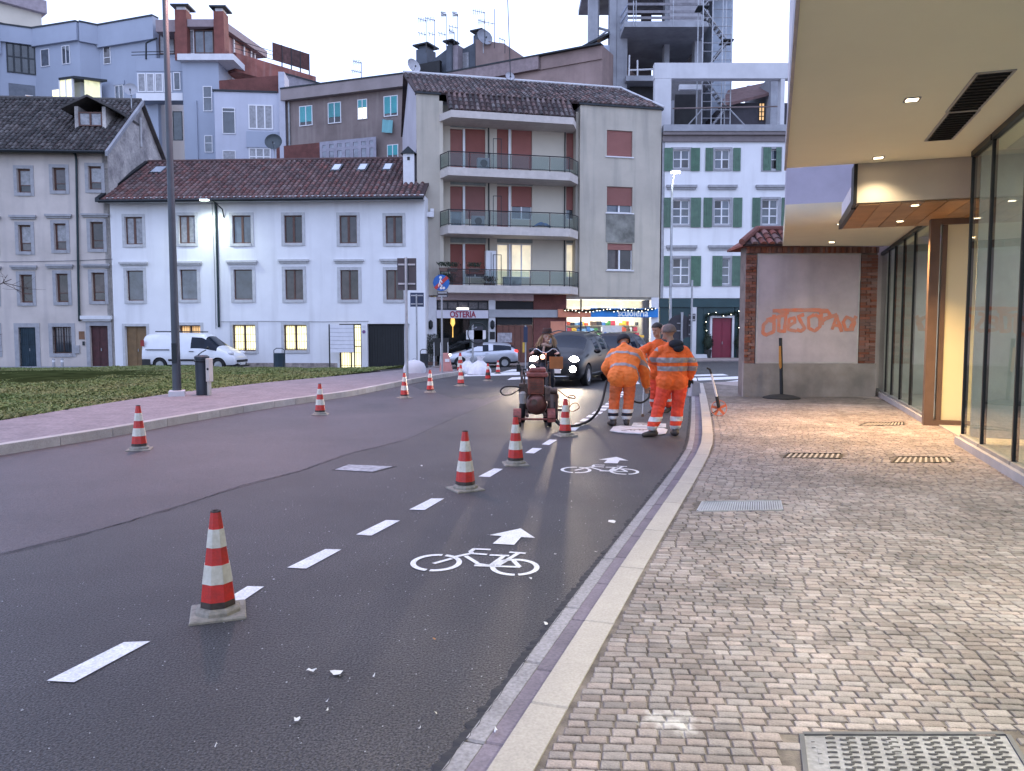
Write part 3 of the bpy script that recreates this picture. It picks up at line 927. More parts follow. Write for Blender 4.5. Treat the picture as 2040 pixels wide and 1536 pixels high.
def tile_roof(f, parent, E0, E1, R0, R1, pitch, row, m, base_m, n_ind=0, jitter=0.0, seed=1, r=0.09, thick=0.08):
    """sloping roof: a slab carrying half-round clay tiles; E eave left/right, R ridge left/right in wall coordinates"""
    E0, E1, R0, R1 = map(Vector, (E0, E1, R0, R1))
    ux = (E1 - E0).normalized(); nrm = ux.cross(R0 - E0).normalized()
    if nrm.z < 0: nrm = -nrm
    up = nrm.cross(ux).normalized()
    if (R0 - E0).dot(up) < 0: up = -up
    mb = f.mb(); mb.prism([E0, E1, R1, R0], -nrm * thick); rf = mb.build('roof', base_m, parent, fix=True); parent = rf
    H = (R0 - E0).dot(up); Wd = (E1 - E0).length; xl = (R0 - E0).dot(ux); xr = (R1 - E0).dot(ux)
    rn = random.Random(seed); lst = []
    nr = max(1, int(round(H / row))); row = H / nr
    x = pitch / 2
    lo, hi = min(0, xl), max(Wd, xr)
    x = lo + pitch / 2
    while x < hi:
        for k in range(nr):
            v = (k + 0.5) / nr; a = xl * v; b = Wd + (xr - Wd) * v
            if not (a + pitch * .3 < x < b - pitch * .3): continue
            lst.append((x + rn.uniform(-jitter, jitter), k * row, rn.uniform(-jitter, jitter) * 1.4, rn.random()))
        x += pitch
    def tile(sc=1.0):
        vs, n = [], 4
        L = row * 1.12
        for j, (yy, rr_, zz) in enumerate(((-0.02, r, 0.02), (L, r * .82, 0.0))):
            for i in range(n + 1):
                a = math.pi * i / n; vs.append((rr_ * math.cos(a), yy, zz + rr_ * 0.85 * math.sin(a)))
        fs = [(i, i + 1, n + 2 + i, n + 1 + i) for i in range(n)] + [tuple(range(n, -1, -1))]
        return vs, fs
    B3 = Matrix(((ux.x, up.x, nrm.x, 0), (ux.y, up.y, nrm.y, 0), (ux.z, up.z, nrm.z, 0), (0, 0, 0, 1)))
    lst.sort(key=lambda t: t[1])
    tv, tf = tile()
    me0 = None
    if n_ind:
        mm = MB(); mm.add(tv, tf); me0 = mm.mesh('roof_tile', m, smooth=50)
    for x, y, a, c in lst[:n_ind]:
        o = obj('roof_tile', me0, parent)
        o.matrix_local = f.M @ Matrix.Translation(E0 + ux * x + up * y) @ B3 @ Matrix.Rotation(a, 4, 'Z')
    V, F, pc = [], [], []
    for x, y, a, c in lst[n_ind:]:
        Mx = f.M @ Matrix.Translation(E0 + ux * x + up * y) @ B3 @ Matrix.Rotation(a, 4, 'Z')
        k = len(V); V += [tuple(Mx @ Vector(p)) for p in tv]; F += [tuple(i + k for i in q) for q in tf]; pc += [c] * len(tv)
    if V:
        me = bpy.data.meshes.new('roof_tiles'); me.from_pydata(V, [], F); me.materials.append(m)
        me.attributes.new('piece', 'FLOAT', 'POINT').data.foreach_set('value', pc)
        tag(obj('tile_field', me, parent), kind='stuff')
    return rf

plaster_white = mat('white_plaster', (0.74, 0.74, 0.76), 0.8, var=0.04, scale=0.7, bump=0.1, bscale=30, streak=((0.46, 0.45, 0.46), 0.4))
plaster_old = mat('old_plaster', (0.57, 0.51, 0.47), 0.85, var=0.1, scale=0.6, bump=0.15, bscale=30, streak=((0.33, 0.30, 0.30), 0.5))
plaster_stained = mat('stained_plaster', (0.60, 0.57, 0.53), 0.9, var=0.3, scale=0.75, col2=(.17, .16, .17), bump=0.2, speck=.2, bscale=6)
plaster_beige = mat('beige_plaster', (0.50, 0.455, 0.38), 0.85, var=0.1, scale=0.4, streak=((0.22, 0.22, 0.20), 0.6), bump=0.12)
plaster_cream = mat('cream_plaster', (0.56, 0.51, 0.42), 0.85, var=0.05, scale=0.5)
plaster_blue = mat('blue_grey_plaster', (0.35, 0.39, 0.47), 0.85, var=0.06, scale=0.3, streak=((0.30, 0.33, 0.40), 0.4))
plaster_brown = mat('brown_plaster', (0.27, 0.215, 0.20), 0.9, var=0.2, scale=0.35, streak=((0.36, 0.32, 0.29), 0.5))
plaster_pink = mat('pink_plaster', (0.36, 0.26, 0.235), 0.9, var=0.2, scale=0.4, streak=((0.22, 0.15, 0.14), 0.6))
concrete = mat('concrete', (0.36, 0.37, 0.40), 0.9, var=0.16, scale=0.8, streak=((0.2, 0.2, 0.22), 0.5), bump=0.15)
concrete_pale = mat('pale_concrete', (0.58, 0.58, 0.60), 0.85, var=0.08, scale=0.8, streak=((0.4, 0.4, 0.42), 0.3))
grey_stone = mat('grey_stone', (0.36, 0.36, 0.38), 0.75, var=0.12, scale=4)
stone_white = mat('pale_stone', (0.52, 0.52, 0.53), 0.75, var=0.1, scale=4)
wood_brown = mat('brown_window_wood', (0.11, 0.045, 0.03), 0.5, var=0.15, scale=6)
door_brown = mat('ochre_door_wood', (0.20, 0.115, 0.045), 0.55, var=0.15, scale=4)
door_red = mat('dark_red_door', (0.075, 0.018, 0.02), 0.6, var=0.2, scale=5)
door_blue = mat('blue_iron', (0.03, 0.06, 0.085), 0.5, 0.3, var=0.2)
pane_m = mat('window_glass', (0.022, 0.018, 0.019), 0.05, var=0.3, scale=1.4, col2=(0.085, 0.07, 0.07), vary=0.7, spec=0.6)
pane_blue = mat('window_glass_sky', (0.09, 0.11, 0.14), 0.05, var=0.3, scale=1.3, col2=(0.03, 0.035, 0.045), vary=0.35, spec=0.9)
pane_curtain = mat('curtained_glass', (0.34, 0.34, 0.36), 0.2, var=0.2, scale=5, vary=0.15)
pane_lit = glow('lit_pane', (1.0, 0.86, 0.46), 1.15, 0.18, 3.0)
pane_warm = glow('warm_pane', (1.0, 0.55, 0.22), 0.55, 0.4, 2.0)
pane_cream = glow('curtain_lit', (1.0, 0.80, 0.55), 0.42, 0.25, 4.0)
tile_m = mat('clay_tile', (0.165, 0.08, 0.07), 0.85, var=0.3, scale=1.6, col2=(0.075, 0.045, 0.045), vary=0.35, attr=True, speck=0.25)
tile_dark_m = mat('weathered_tile', (0.16, 0.11, 0.10), 0.9, var=0.3, scale=1.2, col2=(0.035, 0.031, 0.034), vary=0.6, attr=True, speck=0.35)
tile_moss_m = mat('mossy_tile', (0.085, 0.075, 0.072), 0.95, var=0.3, scale=0.9, col2=(0.03, 0.03, 0.03), vary=0.55, attr=True, speck=0.5)
roof_base_m = mat('roof_underlay', (0.05, 0.03, 0.03), 0.9)
fascia_white = mat('white_fascia', (0.66, 0.66, 0.68), 0.7, var=0.06)
pipe_dark = mat('dark_green_pipe', (0.018, 0.035, 0.04), 0.5, 0.4)
white_pvc = mat('white_pvc', (0.72, 0.72, 0.74), 0.4, var=0.03)
shutter_green = mat('green_shutter', (0.085, 0.17, 0.115), 0.6, var=0.15, scale=3, vary=0.12)
roller_red = mat('red_roller_shutter', (0.30, 0.105, 0.085), 0.6, var=0.08, scale=1.0, vary=0.12)
brick_m = mat('brick', (0.25, 0.105, 0.075), 0.85, var=0.15, scale=8, vary=0.28, attr=True, speck=0.2, bump=0.2)
brick_wall_m = mat('brick_cladding', (0.17, 0.06, 0.05), 0.85, var=0.18, scale=1.5, bump=0.2, bscale=20, speck=0.2)
teal_m = mat('teal_storefront', (0.018, 0.055, 0.062), 0.5, var=0.15, scale=1)
rail_glass = thin_glass('balcony_glass', (0.66, 0.73, 0.72), .03, 1.6)

# ================================================================== OLD HOUSE, far left
A = bld('old_house', 'old three storey house with mossy grey roof and grey window frames, far left', at(-330, 700, 41.0)[:2], at(228, 700, 42.0)[:2])
A.root.location.z = 0
W0 = -0.6
xa0, xa1 = 0.0, A.W
ze = A.L(150, 291)[1]
holes = []; wins = []
AW = [((34,336,61,384),None),((105,334,131,380),None),((176,331,202,378),None),
      ((37,448,62,501),(20,429,73,437)),((108,445,132,498),(91,427,144,435)),((180,442,206,496),(163,426,218,433)),
      ((40,547,65,603),(22,529,75,537)),((112,545,136,602),(93,527,147,535)),((183,543,209,600),(165,526,220,533)),
      ((-36,338,-9,386),None),((-34,450,-8,503),(-51,431,2,439)),((-32,548,-6,604),(-50,531,4,539))]
for r, h in AW:
    rr_ = A.rect(*r); holes.append(rr_); wins.append((rr_, A.rect(*h) if h else None))
for r_, h_ in wins:
    window(A, r_, wood_brown, pane_m, 1, (0.3,), rec=0.16, fw=.08, surround=(0.17, grey_stone), hood=(h_, grey_stone) if h_ else None, panes=[pane_m, pane_curtain] if random.random() < .3 else None)
gr = A.rect(105, 651, 143, 704); holes.append(gr)
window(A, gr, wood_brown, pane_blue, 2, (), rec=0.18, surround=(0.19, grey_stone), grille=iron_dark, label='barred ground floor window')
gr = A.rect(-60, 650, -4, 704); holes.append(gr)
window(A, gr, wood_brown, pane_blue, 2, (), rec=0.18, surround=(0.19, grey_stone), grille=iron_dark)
def door(f, r, m, zb, surround=None, panels=3, label=None, glass=None, grille=None, rec=0.15, name='door'):
    x0, x1, z0, z1 = r[0], r[1], zb, r[3]
    mb = f.mb(); n = 2; yb = rec + .06
    for i in range(n):
        a = x0 + (x1 - x0) * i / n + .004; b = x0 + (x1 - x0) * (i + 1) / n - .004
        mb.box(a, b, rec + .02, yb, z0, z1 - .004)
        for k in range(panels):
            h = (z1 - z0) / panels; mb.box(a + .06, b - .06, rec + .002, rec + .02, z0 + h * k + .06, z0 + h * (k + 1) - .06)
    d = tag(mb.build(name, m, f.root), label)
    f.box('handle', (x0 + x1) / 2 + .03, (x0 + x1) / 2 + .06, rec - .05, rec + .002, z0 + .95, z0 + 1.1, steel, d)
    if grille:
        mb = f.mb(); k = int((x1 - x0) / .11)
        for i in range(k + 1):
            x = x0 + .02 + (x1 - x0 - .04) * i / k; mb.box(x - .01, x + .01, .05, .07, z0, z1 - .005)
        for q in (.1, .35, .6, .85): mb.box(x0 + .005, x1 - .005, .071, .085, z0 + (z1 - z0) * q - .012, z0 + (z1 - z0) * q + .012)
        tag(mb.build('grille', grille, d), kind='stuff')
    if surround:
        sw, sm = surround; mb = f.mb()
        mb.box(x0 - sw, x0, -.035, -.002, z0, z1 + sw); mb.box(x1, x1 + sw, -.035, -.002, z0, z1 + sw); mb.box(x0, x1, -.035, -.002, z1, z1 + sw)
        mb.build('surround', sm, d)
    return d
ra = A.rect(38, 652, 72, 722); holes.append((ra[0], ra[1], W0, ra[3])); door(A, ra, door_blue, -0.42, (0.22, grey_stone), label='blue door behind a barred gate', grille=door_blue)
rb = A.rect(180, 649, 216, 725); holes.append((rb[0], rb[1], W0, rb[3])); d_ = door(A, rb, door_red, -0.42, (0.2, grey_stone), label='dark red panelled front door')
h_ = A.rect(163, 629, 224, 640); mb = A.mb(); mb.box(h_[0], h_[1], -.22, -.002, h_[2] + .1, h_[3]); mb.box(h_[0] + .08, h_[1] - .08, -.12, -.002, h_[2], h_[2] + .099); mb.build('door_hood', fascia_white, d_)
wall(A, 'wall', xa0, xa1, W0, ze, holes, plaster_old)
A.box('plinth', xa0, xa1, -0.02, -0.003, W0, -0.30, grey_stone)
DA = 9.0
zr = A.L(312, 205, DA / 2)[1]
mb = A.mb(); mb.box(xa0, xa1, .281, DA - .01, W0, ze - .02)
mb.build('rear_walls', plaster_old, A.root)
mb = A.mb(); mb.prism([(xa1 + .004, 0, W0), (xa1 + .004, DA, W0), (xa1 + .004, DA, ze), (xa1 + .004, DA / 2, zr - .05), (xa1 + .004, 0, ze)], (-.3, 0, 0)); mb.build('gable_wall', plaster_stained, A.root, fix=True)
sl = (zr - ze) / (DA / 2)
rf = tile_roof(A, A.root, (xa0 - .3, -.55, ze - .55 * sl + .1), (xa1 + .12, -.55, ze - .55 * sl + .1), (xa0 - .3, DA / 2, zr + .1), (xa1 + .12, DA / 2, zr + .1), 0.27, 0.36, tile_moss_m, roof_base_m, 0, 0.03, 2, r=.10, thick=.12)
mb = A.mb(); mb.prism([(xa1 + .25, DA + .4, ze - .4 * sl + .08), (xa0, DA + .4, ze - .4 * sl + .08), (xa0, DA / 2 + .01, zr + .08), (xa1 + .25, DA / 2 + .01, zr + .08)], (0, 0, -.1)); mb.build('roof_back', tile_moss_m, rf, fix=True)
mb = A.mb(); mb.tube([(xa0 - .3, DA / 2, zr + .12), (xa1 + .12, DA / 2, zr + .12)], 0.13, 8); mb.build('ridge', tile_moss_m, rf)
# verge board and gutter
mb = A.mb(); mb.prism([(xa1 + .13, -.6, ze - .6 * sl + .1), (xa1 + .13, DA / 2, zr + .12), (xa1 + .13, DA / 2, zr - .12), (xa1 + .13, -.6, ze - .6 * sl - .14)], (.14, 0, 0)); mb.build('verge', concrete, rf, fix=True)
mb = A.mb(); mb.tube([(xa0, -.62, ze - .42), (xa1 + .1, -.62, ze - .42)], 0.09, 8); mb.build('gutter_pipe', dark_metal, A.root)
def drain(f, name, pts, m=pipe_dark, r=.05, d=-.09):
    P = [f.L(x, y, d) for x, y in pts]; mb = f.mb(); mb.tube([(x, d, z) for x, z in P], r, 8); o = mb.build(name, m, f.root, smooth=60); return o
drain(A, 'downpipe', [(130, 293), (138, 297), (150, 307), (152, 318), (156, 560), (158, 640)], r=.06)
A.pbox('wall_plaque', (157, 660, 168, 676), -.03, -.002, mat('bronze_plaque', (.22, .11, .06), .5, .3))
A.pbox('meter_box', (149, 688, 158, 704), -.08, -.002, grey_stone)
A.pbox('letter_box', (164, 680, 168, 688), -.06, -.002, dark_metal)
# dormer
x0, x1, z0, z1 = A.rect(158, 224, 205, 252, 1.6)
dw = bars(A, x0, x1, z0, z1, .07, 1.5, 1.6); dw.box((x0 + x1) / 2 - .04, (x0 + x1) / 2 + .04, 1.49, 1.6, z0 + .07, z1 - .07); dm = dw.build('dormer', wood_brown, A.root)
for a, b in ((x0 + .07, (x0 + x1) / 2 - .04), ((x0 + x1) / 2 + .04, x1 - .07)): A.box('dormer_pane', a, b, 1.55, 1.56, z0 + .07, z1 - .07, pane_curtain, dm)
A.box('dormer_cheek', x1 + .01, x1 + .2, 1.5, 3.4, z0 - .3, z1 + .3, plaster_stained, dm); A.box('dormer_cheek', x0 - .2, x0 - .01, 1.5, 3.4, z0 - .3, z1 + .3, plaster_stained, dm)
mb = A.mb(); xm = (x0 + x1) / 2
mb.prism([(x0 - .8, 1.2, z1 + .05), (xm, 1.2, z1 + .75), (xm, 4.3, z1 + .75), (x0 - .8, 4.3, z1 + .05)], (0, 0, .12)); mb.prism([(xm, 1.2, z1 + .75), (x1 + .9, 1.2, z1 + .0), (x1 + .9, 4.3, z1 + .0), (xm, 4.3, z1 + .75)], (0, 0, .12)); mb.build('dormer_roof', tile_moss_m, dm, fix=True)
# vent pipe on the gable
mb = A.mb(); mb.tube([(xa1 + .06, 4.4, zr - .9), (xa1 + .06, 4.4, zr - 2.6)], .07, 8); mb.build('flue', stone_white, A.root)
def dish(P, rad, name, label, col=(.55, .55, .57), mast=1.2, yaw=0.3, down=True):
    g = empty(name, P, yaw, label, 'satellite dish')
    m = MB(); n = 9
    prof = [(rad * math.sin(a), -rad * .35 * (1 - math.cos(a)) * 2) for a in np.linspace(0.02, 1.2, n)]
    s_ = rad / prof[-1][0]; prof = [(r * s_, h) for r, h in prof]
    m.lathe(prof + [(r * .97, h + .012) for r, h in prof[::-1]], 20, axis='Y'); m.build('reflector', mat('dish_' + name + str(int(col[0] * 100)), col, .5), g, smooth=40, rot=(R(-18), 0, 0), fix=True)
    m = MB(); m.tube([(0, .02, -mast), (0, .02, .05)], .03, 6); m.build('mast', steel, g)
    m = MB(); m.tube([(0, -.05, -rad * .8), (0, -rad * .75, -.05)], .012, 5); m.box(-.04, .04, -rad * .85, -rad * .7, -.07, .03); m.build('feed_arm', dark_metal, g)
    return g
P = A.W2L @ Vector((xa1 - .1, 3.6, A.L(314, 182, 3.6)[1])); dish(P, 0.38, 'satellite_dish', 'small satellite dish on a mast above the gable of the old house', (.42, .43, .47))

# ================================================================== WHITE HOUSE
B = bld('white_house', 'long white three storey house with brown windows and a red clay tile roof', at(229, 700, 42.0)[:2], at(848, 700, 41.0)[:2])
ze = B.L(540, 392)[1]; zb = -0.6
row1 = [(249,432,284,487),(356,429,389,485),(463,429,500,485),(566,429,602,484),(676,429,711,485),(768,430,802,485)]
row2 = [(253,539,286,599),(359,537,393,597),(466,537,503,597),(568,537,604,597),(678,538,714,597),(769,538,804,597)]
hood2 = [(239,522,295,529),(346,521,403,529),(452,519,513,527),(555,517,616,524),(666,517,725,524),(757,516,817,524)]
holes = []
p1 = [pane_curtain, pane_curtain, pane_blue, pane_m, pane_m, pane_m]
for i, r in enumerate(row1):
    q = B.rect(*r); holes.append(q); window(B, q, wood_brown, p1[i], 2, (), rec=.12, fw=.06, mull=.12, surround=(.15, stone_white))
for i, (r, h) in enumerate(zip(row2, hood2)):
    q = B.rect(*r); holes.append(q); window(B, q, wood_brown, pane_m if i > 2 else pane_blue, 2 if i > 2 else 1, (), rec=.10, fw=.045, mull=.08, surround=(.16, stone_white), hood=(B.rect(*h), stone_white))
for r, pm, lab in (((464,647,509,699), pane_lit, 'brightly lit barred window beside the van bonnet'), ((566,647,611,698), pane_lit, 'brightly lit barred window behind the bin'), ((358,648,400,695), pane_warm, 'orange lit window behind the van')):
    q = B.rect(*r); holes.append(q); window(B, q, wood_brown, pm, 2, (), rec=.14, fw=.06, mull=.12, surround=(.15, stone_white), grille=iron_dark, label=lab)
q = B.rect(250, 650, 293, 728); holes.append((q[0], q[1], zb, q[3])); door(B, q, door_brown, -.45, (.14, stone_white), panels=1, label='ochre wooden door standing shut')
q = B.rect(676, 645, 720, 732); holes.append((q[0], q[1], zb, q[3]))
window(B, (q[0], q[1], -.42, q[3]), dark_metal, pane_lit, 2, (.5,), rec=.12, fw=.07, grille=iron_dark, surround=None, name='glazed_door', label='lit glazed door behind bars')
q = B.rect(732, 645, 816, 733); holes.append((q[0], q[1], zb, q[3])); gq = q
wall(B, 'wall', 0, B.W, zb, ze, holes, plaster_white)
B.box('gate_recess', gq[0] - .1, gq[1] + .1, 1.2, 1.24, zb, gq[3] + .1, iron_dark)
g = B.box('gate', gq[0] + .02, gq[1] - .35, .22, .27, -.42, gq[3] - .02, mat('black_gate', (.012, .014, .016), .5, .2)); mb = B.mb()
for i in range(14):
    x = gq[0] + .05 + (gq[1] - .42 - gq[0]) * i / 13; mb.box(x - .012, x + .012, .19, .218, -.4, gq[3] - .05)
tag(mb.build('gate_bars', iron_dark, g), kind='stuff')
B.box('plinth', B.L(430, 720)[0], B.L(672, 720)[0], -.025, -.003, zb, -.1, mat('damp_plinth', (.42, .36, .33), .9, var=.3, scale=3))
B.box('house_number', *B.rect(722, 648, 729, 652)[:2], -.02, -.002, *B.rect(722, 648, 729, 652)[2:], fascia_white)
mb = B.mb(); xx, zz = B.L(725, 661); mb.lathe([(.09, -.02), (.09, -.005)], 14, (xx, 0, zz), axis='Y'); mb.build('wall_plaque', mat('violet_plate', (.2, .09, .25), .5), B.root)
DB = 9.0
B.box('rear_walls', 0, B.W, .281, DB, zb, ze - .01, plaster_white)
zr = B.L(540, 321, DB / 2)[1]; sl = (zr - ze) / (DB / 2)
B.box('cornice', -.05, B.W + .02, -.42, -.003, ze - .28, ze - .02, fascia_white)
rf = tile_roof(B, B.root, (-.15, -.62, ze - .3 * sl), (B.W + .05, -.62, ze - .3 * sl), (-.15, DB / 2, zr), (B.W + .05, DB / 2, zr), 0.30, 0.38, tile_m, roof_base_m, 300, .006, 3, r=.105, thick=.1)
mb = B.mb(); mb.prism([(-.15, DB + .3, ze), (B.W, DB + .3, ze), (B.W, DB / 2 + .01, zr), (-.15, DB / 2 + .01, zr)], (0, 0, -.1)); mb.build('roof_back', tile_m, rf, fix=True)
mb = B.mb(); mb.prism([(-.006, 0, ze - .02), (-.006, DB, ze - .02), (-.006, DB / 2, zr - .1)], (.2, 0, 0)); mb.build('gable_wall', plaster_white, B.root, fix=True)
mb = B.mb(); mb.tube([(-.2, DB / 2, zr + .04), (B.W, DB / 2, zr + .04)], .12, 8); mb.build('ridge', tile_m, rf)
mb = B.mb(); mb.tube([(-.2, -.70, ze - .36 * sl - .03), (B.W + .05, -.70, ze - .36 * sl - .03)], .085, 8); mb.build('gutter_pipe', dark_metal, B.root)
mb = B.mb(); mb.prism([(-.17, -.7, ze - .33 * sl - .1), (-.17, DB / 2, zr - .05), (-.17, DB / 2, zr + .12), (-.17, -.7, ze - .33 * sl + .12)], (-.22, 0, 0)); mb.build('verge', dark_metal, rf, fix=True)
drain(B, 'downpipe', [(428, 392), (430, 420), (434, 560), (436, 652)], r=.065)
for px in ((303,331,329,345),(660,333,680,344),(712,334,732,345),(762,336,782,346)):
    d = (px[1] < 332) and 3.2 or 3.1
    xa, xb = B.L(px[0], 338, d)[0], B.L(px[2], 338, d)[0]
    y0_, y1_ = 2.75, 3.6; zA, zB = ze + sl * y0_ + .17, ze + sl * y1_ + .17
    mb = B.mb(); mb.prism([(xa, y0_, zA), (xb, y0_, zA), (xb, y1_, zB), (xa, y1_, zB)], (0, 0, -.15)); s_ = mb.build('skylight', dark_metal, B.root, fix=True)
    mb = B.mb(); e_ = .09; mb.prism([(xa + e_, y0_ + e_, zA + .02 + sl * e_), (xb - e_, y0_ + e_, zA + .02 + sl * e_), (xb - e_, y1_ - e_, zB + .02 - sl * e_), (xa + e_, y1_ - e_, zB + .02 - sl * e_)], (0, 0, -.02)); mb.build('skylight_pane', mat('skylight_glass', (.5, .55, .62), .05, spec=.9), s_, fix=True)
x0, x1, z0, z1 = B.rect(803, 306, 825, 352, 1.0)
ch = B.box('chimney', x0, x1, 1.0, 1.0 + x1 - x0, z0 - .8, z1, fascia_white, B.root)
mb = B.mb(); mb.prism([(x0 - .12, .9, z1), (x1 + .12, .9, z1), ((x0 + x1) / 2, .9, z1 + .38)], (0, x1 - x0 + .2, 0)); mb.build('chimney_cap', dark_metal, ch, fix=True)
B.box('flue_opening', (x0 + x1) / 2 - .07, (x0 + x1) / 2 + .07, .985, .999, z1 - .35, z1 - .17, iron_dark, ch)
for pts in ([(422, 398), (424, 440), (428, 560), (430, 655)], [(236, 402), (400, 401), (640, 399), (846, 394)], [(734, 640), (640, 641), (520, 640), (440, 641)]):
    P = [B.L(x, y, -.03) for x, y in pts]; mb = B.mb(); mb.tube([(x, -.03, z) for x, z in P], .013, 5); mb.build('cable', mat('grey_cable', (.2, .2, .22), .6), B.root)
P = [A.L(x, y, -.03) for x, y in ((-60, 522), (60, 521), (152, 519), (224, 516))]; mb = A.mb(); mb.tube([(x, -.03, z) for x, z in P], .014, 5); mb.build('cable', MATS['grey_cable'], A.root)
def wall_lamp(f, px, py, label, arm, power, col):
    x, z = f.L(px, py, -1.1)
    P = f.W2L @ Vector((x, -1.1, z)); g = empty('wall_lamp', P, 0, label, 'street lamp')
    def W(dx, dy, dz): return f.ex * dx + f.ey * dy + Vector((0, 0, dz))
    m = MB(); m.tube([W(arm, 1.07, -.75), W(arm, .9, -.35), W(arm * .6, .4, -.03), W(.15, .1, .05)], .03, 7); m.build('bracket', dark_metal, g, smooth=60)
    m = MB(); m.box(-.24, .24, -.12, .12, .0, .07); m.build('lamp_housing', steel, g, bevel=.02)
    m = MB(); m.box(-.21, .21, -.10, .10, -.035, -.001); m.build('lamp_lens', glow('street_lamp_' + str(int(power)), col, 12), g)
    l = bpy.data.lights.new('lamp_light', 'SPOT'); l.energy = power; l.color = col; l.spot_size = R(165); l.spot_blend = 1; l.shadow_soft_size = .15
    o = bpy.data.objects.new('lamp_light', l); COL.objects.link(o); o.parent = g; o.location = (0, -.0, -.12)
    return g
wall_lamp(B, 407, 398, 'lit street lamp on a bracket under the eaves of the white house', .55, 125, (.86, 1.0, .88))
# ================================================================== APARTMENT BLOCK with balconies
P0 = at(834, 690, 42.0); P1 = at(1312, 690, 45.1)
C = bld('apartment_block', 'beige four storey apartment block with red roller shutters, glass balconies and shops below', P0[:2], P1[:2], 'building')
zb = -0.5; LG = 0.75   # loggia depth
ztop = C.L(1235, 214)[1]; zshop = C.L(1235, 592)[1]
xl, xr, xw = C.L(896, 400)[0], C.L(1155, 400)[0], C.W
# right blank bay with its windows, left pier
holes = []
RW = [((1209, 260, 1260, 312), 1.0, pane_m), ((1209, 372, 1260, 424), .72, pane_blue), ((1210, 485, 1260, 538), .25, pane_m)]
rows = []
for r, sh, pm in RW:
    q = C.rect(*r); holes.append(q); rows.append((q, sh, pm))
wall(C, 'wall', xr + .004, xw, zshop, ztop, holes, plaster_beige)
for q, sh, pm in rows:
    if sh < 1:
        w = window(C, (q[0], q[1], q[2], q[3] - .01), white_pvc, pm, 2, (), rec=.13, fw=.05, mull=.09, sill=fascia_white)
    else:
        w = C.box('window', q[0] + .005, q[1] - .005, .2, .22, q[2], q[3], pane_m); C.box('sill', q[0] - .08, q[1] + .08, -.07, -.003, q[2] - .07, q[2] - .002, fascia_white, w)
    roller(C, q[0] + .01, q[1] - .01, q[3] - (q[3] - q[2]) * sh + .01, q[3] - .01, .085, roller_red, w)
q = C.rect(1207, 427, 1264, 483); C.box('wall_panel', q[0], q[1], -.03, -.003, q[2], q[3], mat('stained_panel', (.30, .30, .27), .9, var=.3, scale=1.2))
xp = C.L(876, 400)[0]
wall(C, 'pier', 0, xp, zshop, ztop, [], plaster_beige)
C.box('loggia_side', xp + .003, xp + .2, .0, LG, zshop, ztop - .3, plaster_cream); C.box('loggia_side', xr - .15, xr, .281, LG, zshop, ztop - .3, plaster_beige)
# loggia wall
D_ = LG
holes = []; items = []
FL = [(257, 306, 371), (371, 421, 486), (486, 537, 600)]
rowz = [(257, 338), (371, 453), (486, 569)]
DOORS = [(897, 922), (927, 967), (990, 1013), (1019, 1060), (1128, 1154)]
DROP = [(1, 1, 1, 1, 1), (.62, 1, 1, .62, .72), (1, .9, 0, 0, 0)]
for k, (t, b_) in enumerate(rowz):
    for j, (a, b) in enumerate(DOORS):
        bt = b_ if j in (0, 2) else b_ - 16
        if k == 0: bt = b_
        q = C.rect(a, t, b, bt, D_); holes.append(q); items.append((k, j, q))
x0w, x1w = xp + .2, xr - .15
wall(C, 'loggia_wall', x0w, x1w, zshop, ztop - .3, holes, plaster_cream, y0=D_, thick=.25)
for k, j, q in items:
    lit = k == 2 and j in (2, 3, 4)
    w = window(C, q, white_pvc, pane_cream if lit else pane_blue, 2 if j in (1, 3) else 1, (), rec=.12, fw=.05, mull=.08, y0=D_, label='window with a warm lit curtain' if lit else None)
    if DROP[k][j]: roller(C, q[0] + .01, q[1] - .01, q[3] - (q[3] - q[2]) * DROP[k][j] + .01, q[3] - .01, D_ + .07, roller_red, w)
    if j in (0, 2): C.box('jamb_post', q[1] + .004, q[1] + .12, D_ - .02, D_ - .003, q[2], q[3], white_pvc, w)
# grey-green lintel panels over the doors
for (t, _) in rowz:
    for a, b in ((897, 968), (990, 1061), (1128, 1154)):
        q = C.rect(a, t - 18, b, t - 2, D_); C.box('lintel_panel', q[0], q[1], D_ - .012, D_ - .003, q[2], q[3], mat('grey_green_lintel', (.27, .30, .28), .8))
for a in (984, 1140):
    x = C.L(a, 400, -.75)[0]; mb = C.mb(); mb.tube([(x, D_ - .06, zshop), (x, D_ - .06, ztop - .3)], .035, 7); mb.build('rain_pipe', dark_metal, C.root)
slab_cream = mat('slab_cream', (.56, .51, .47), .8, var=.08, streak=((.35, .33, .31), .4))
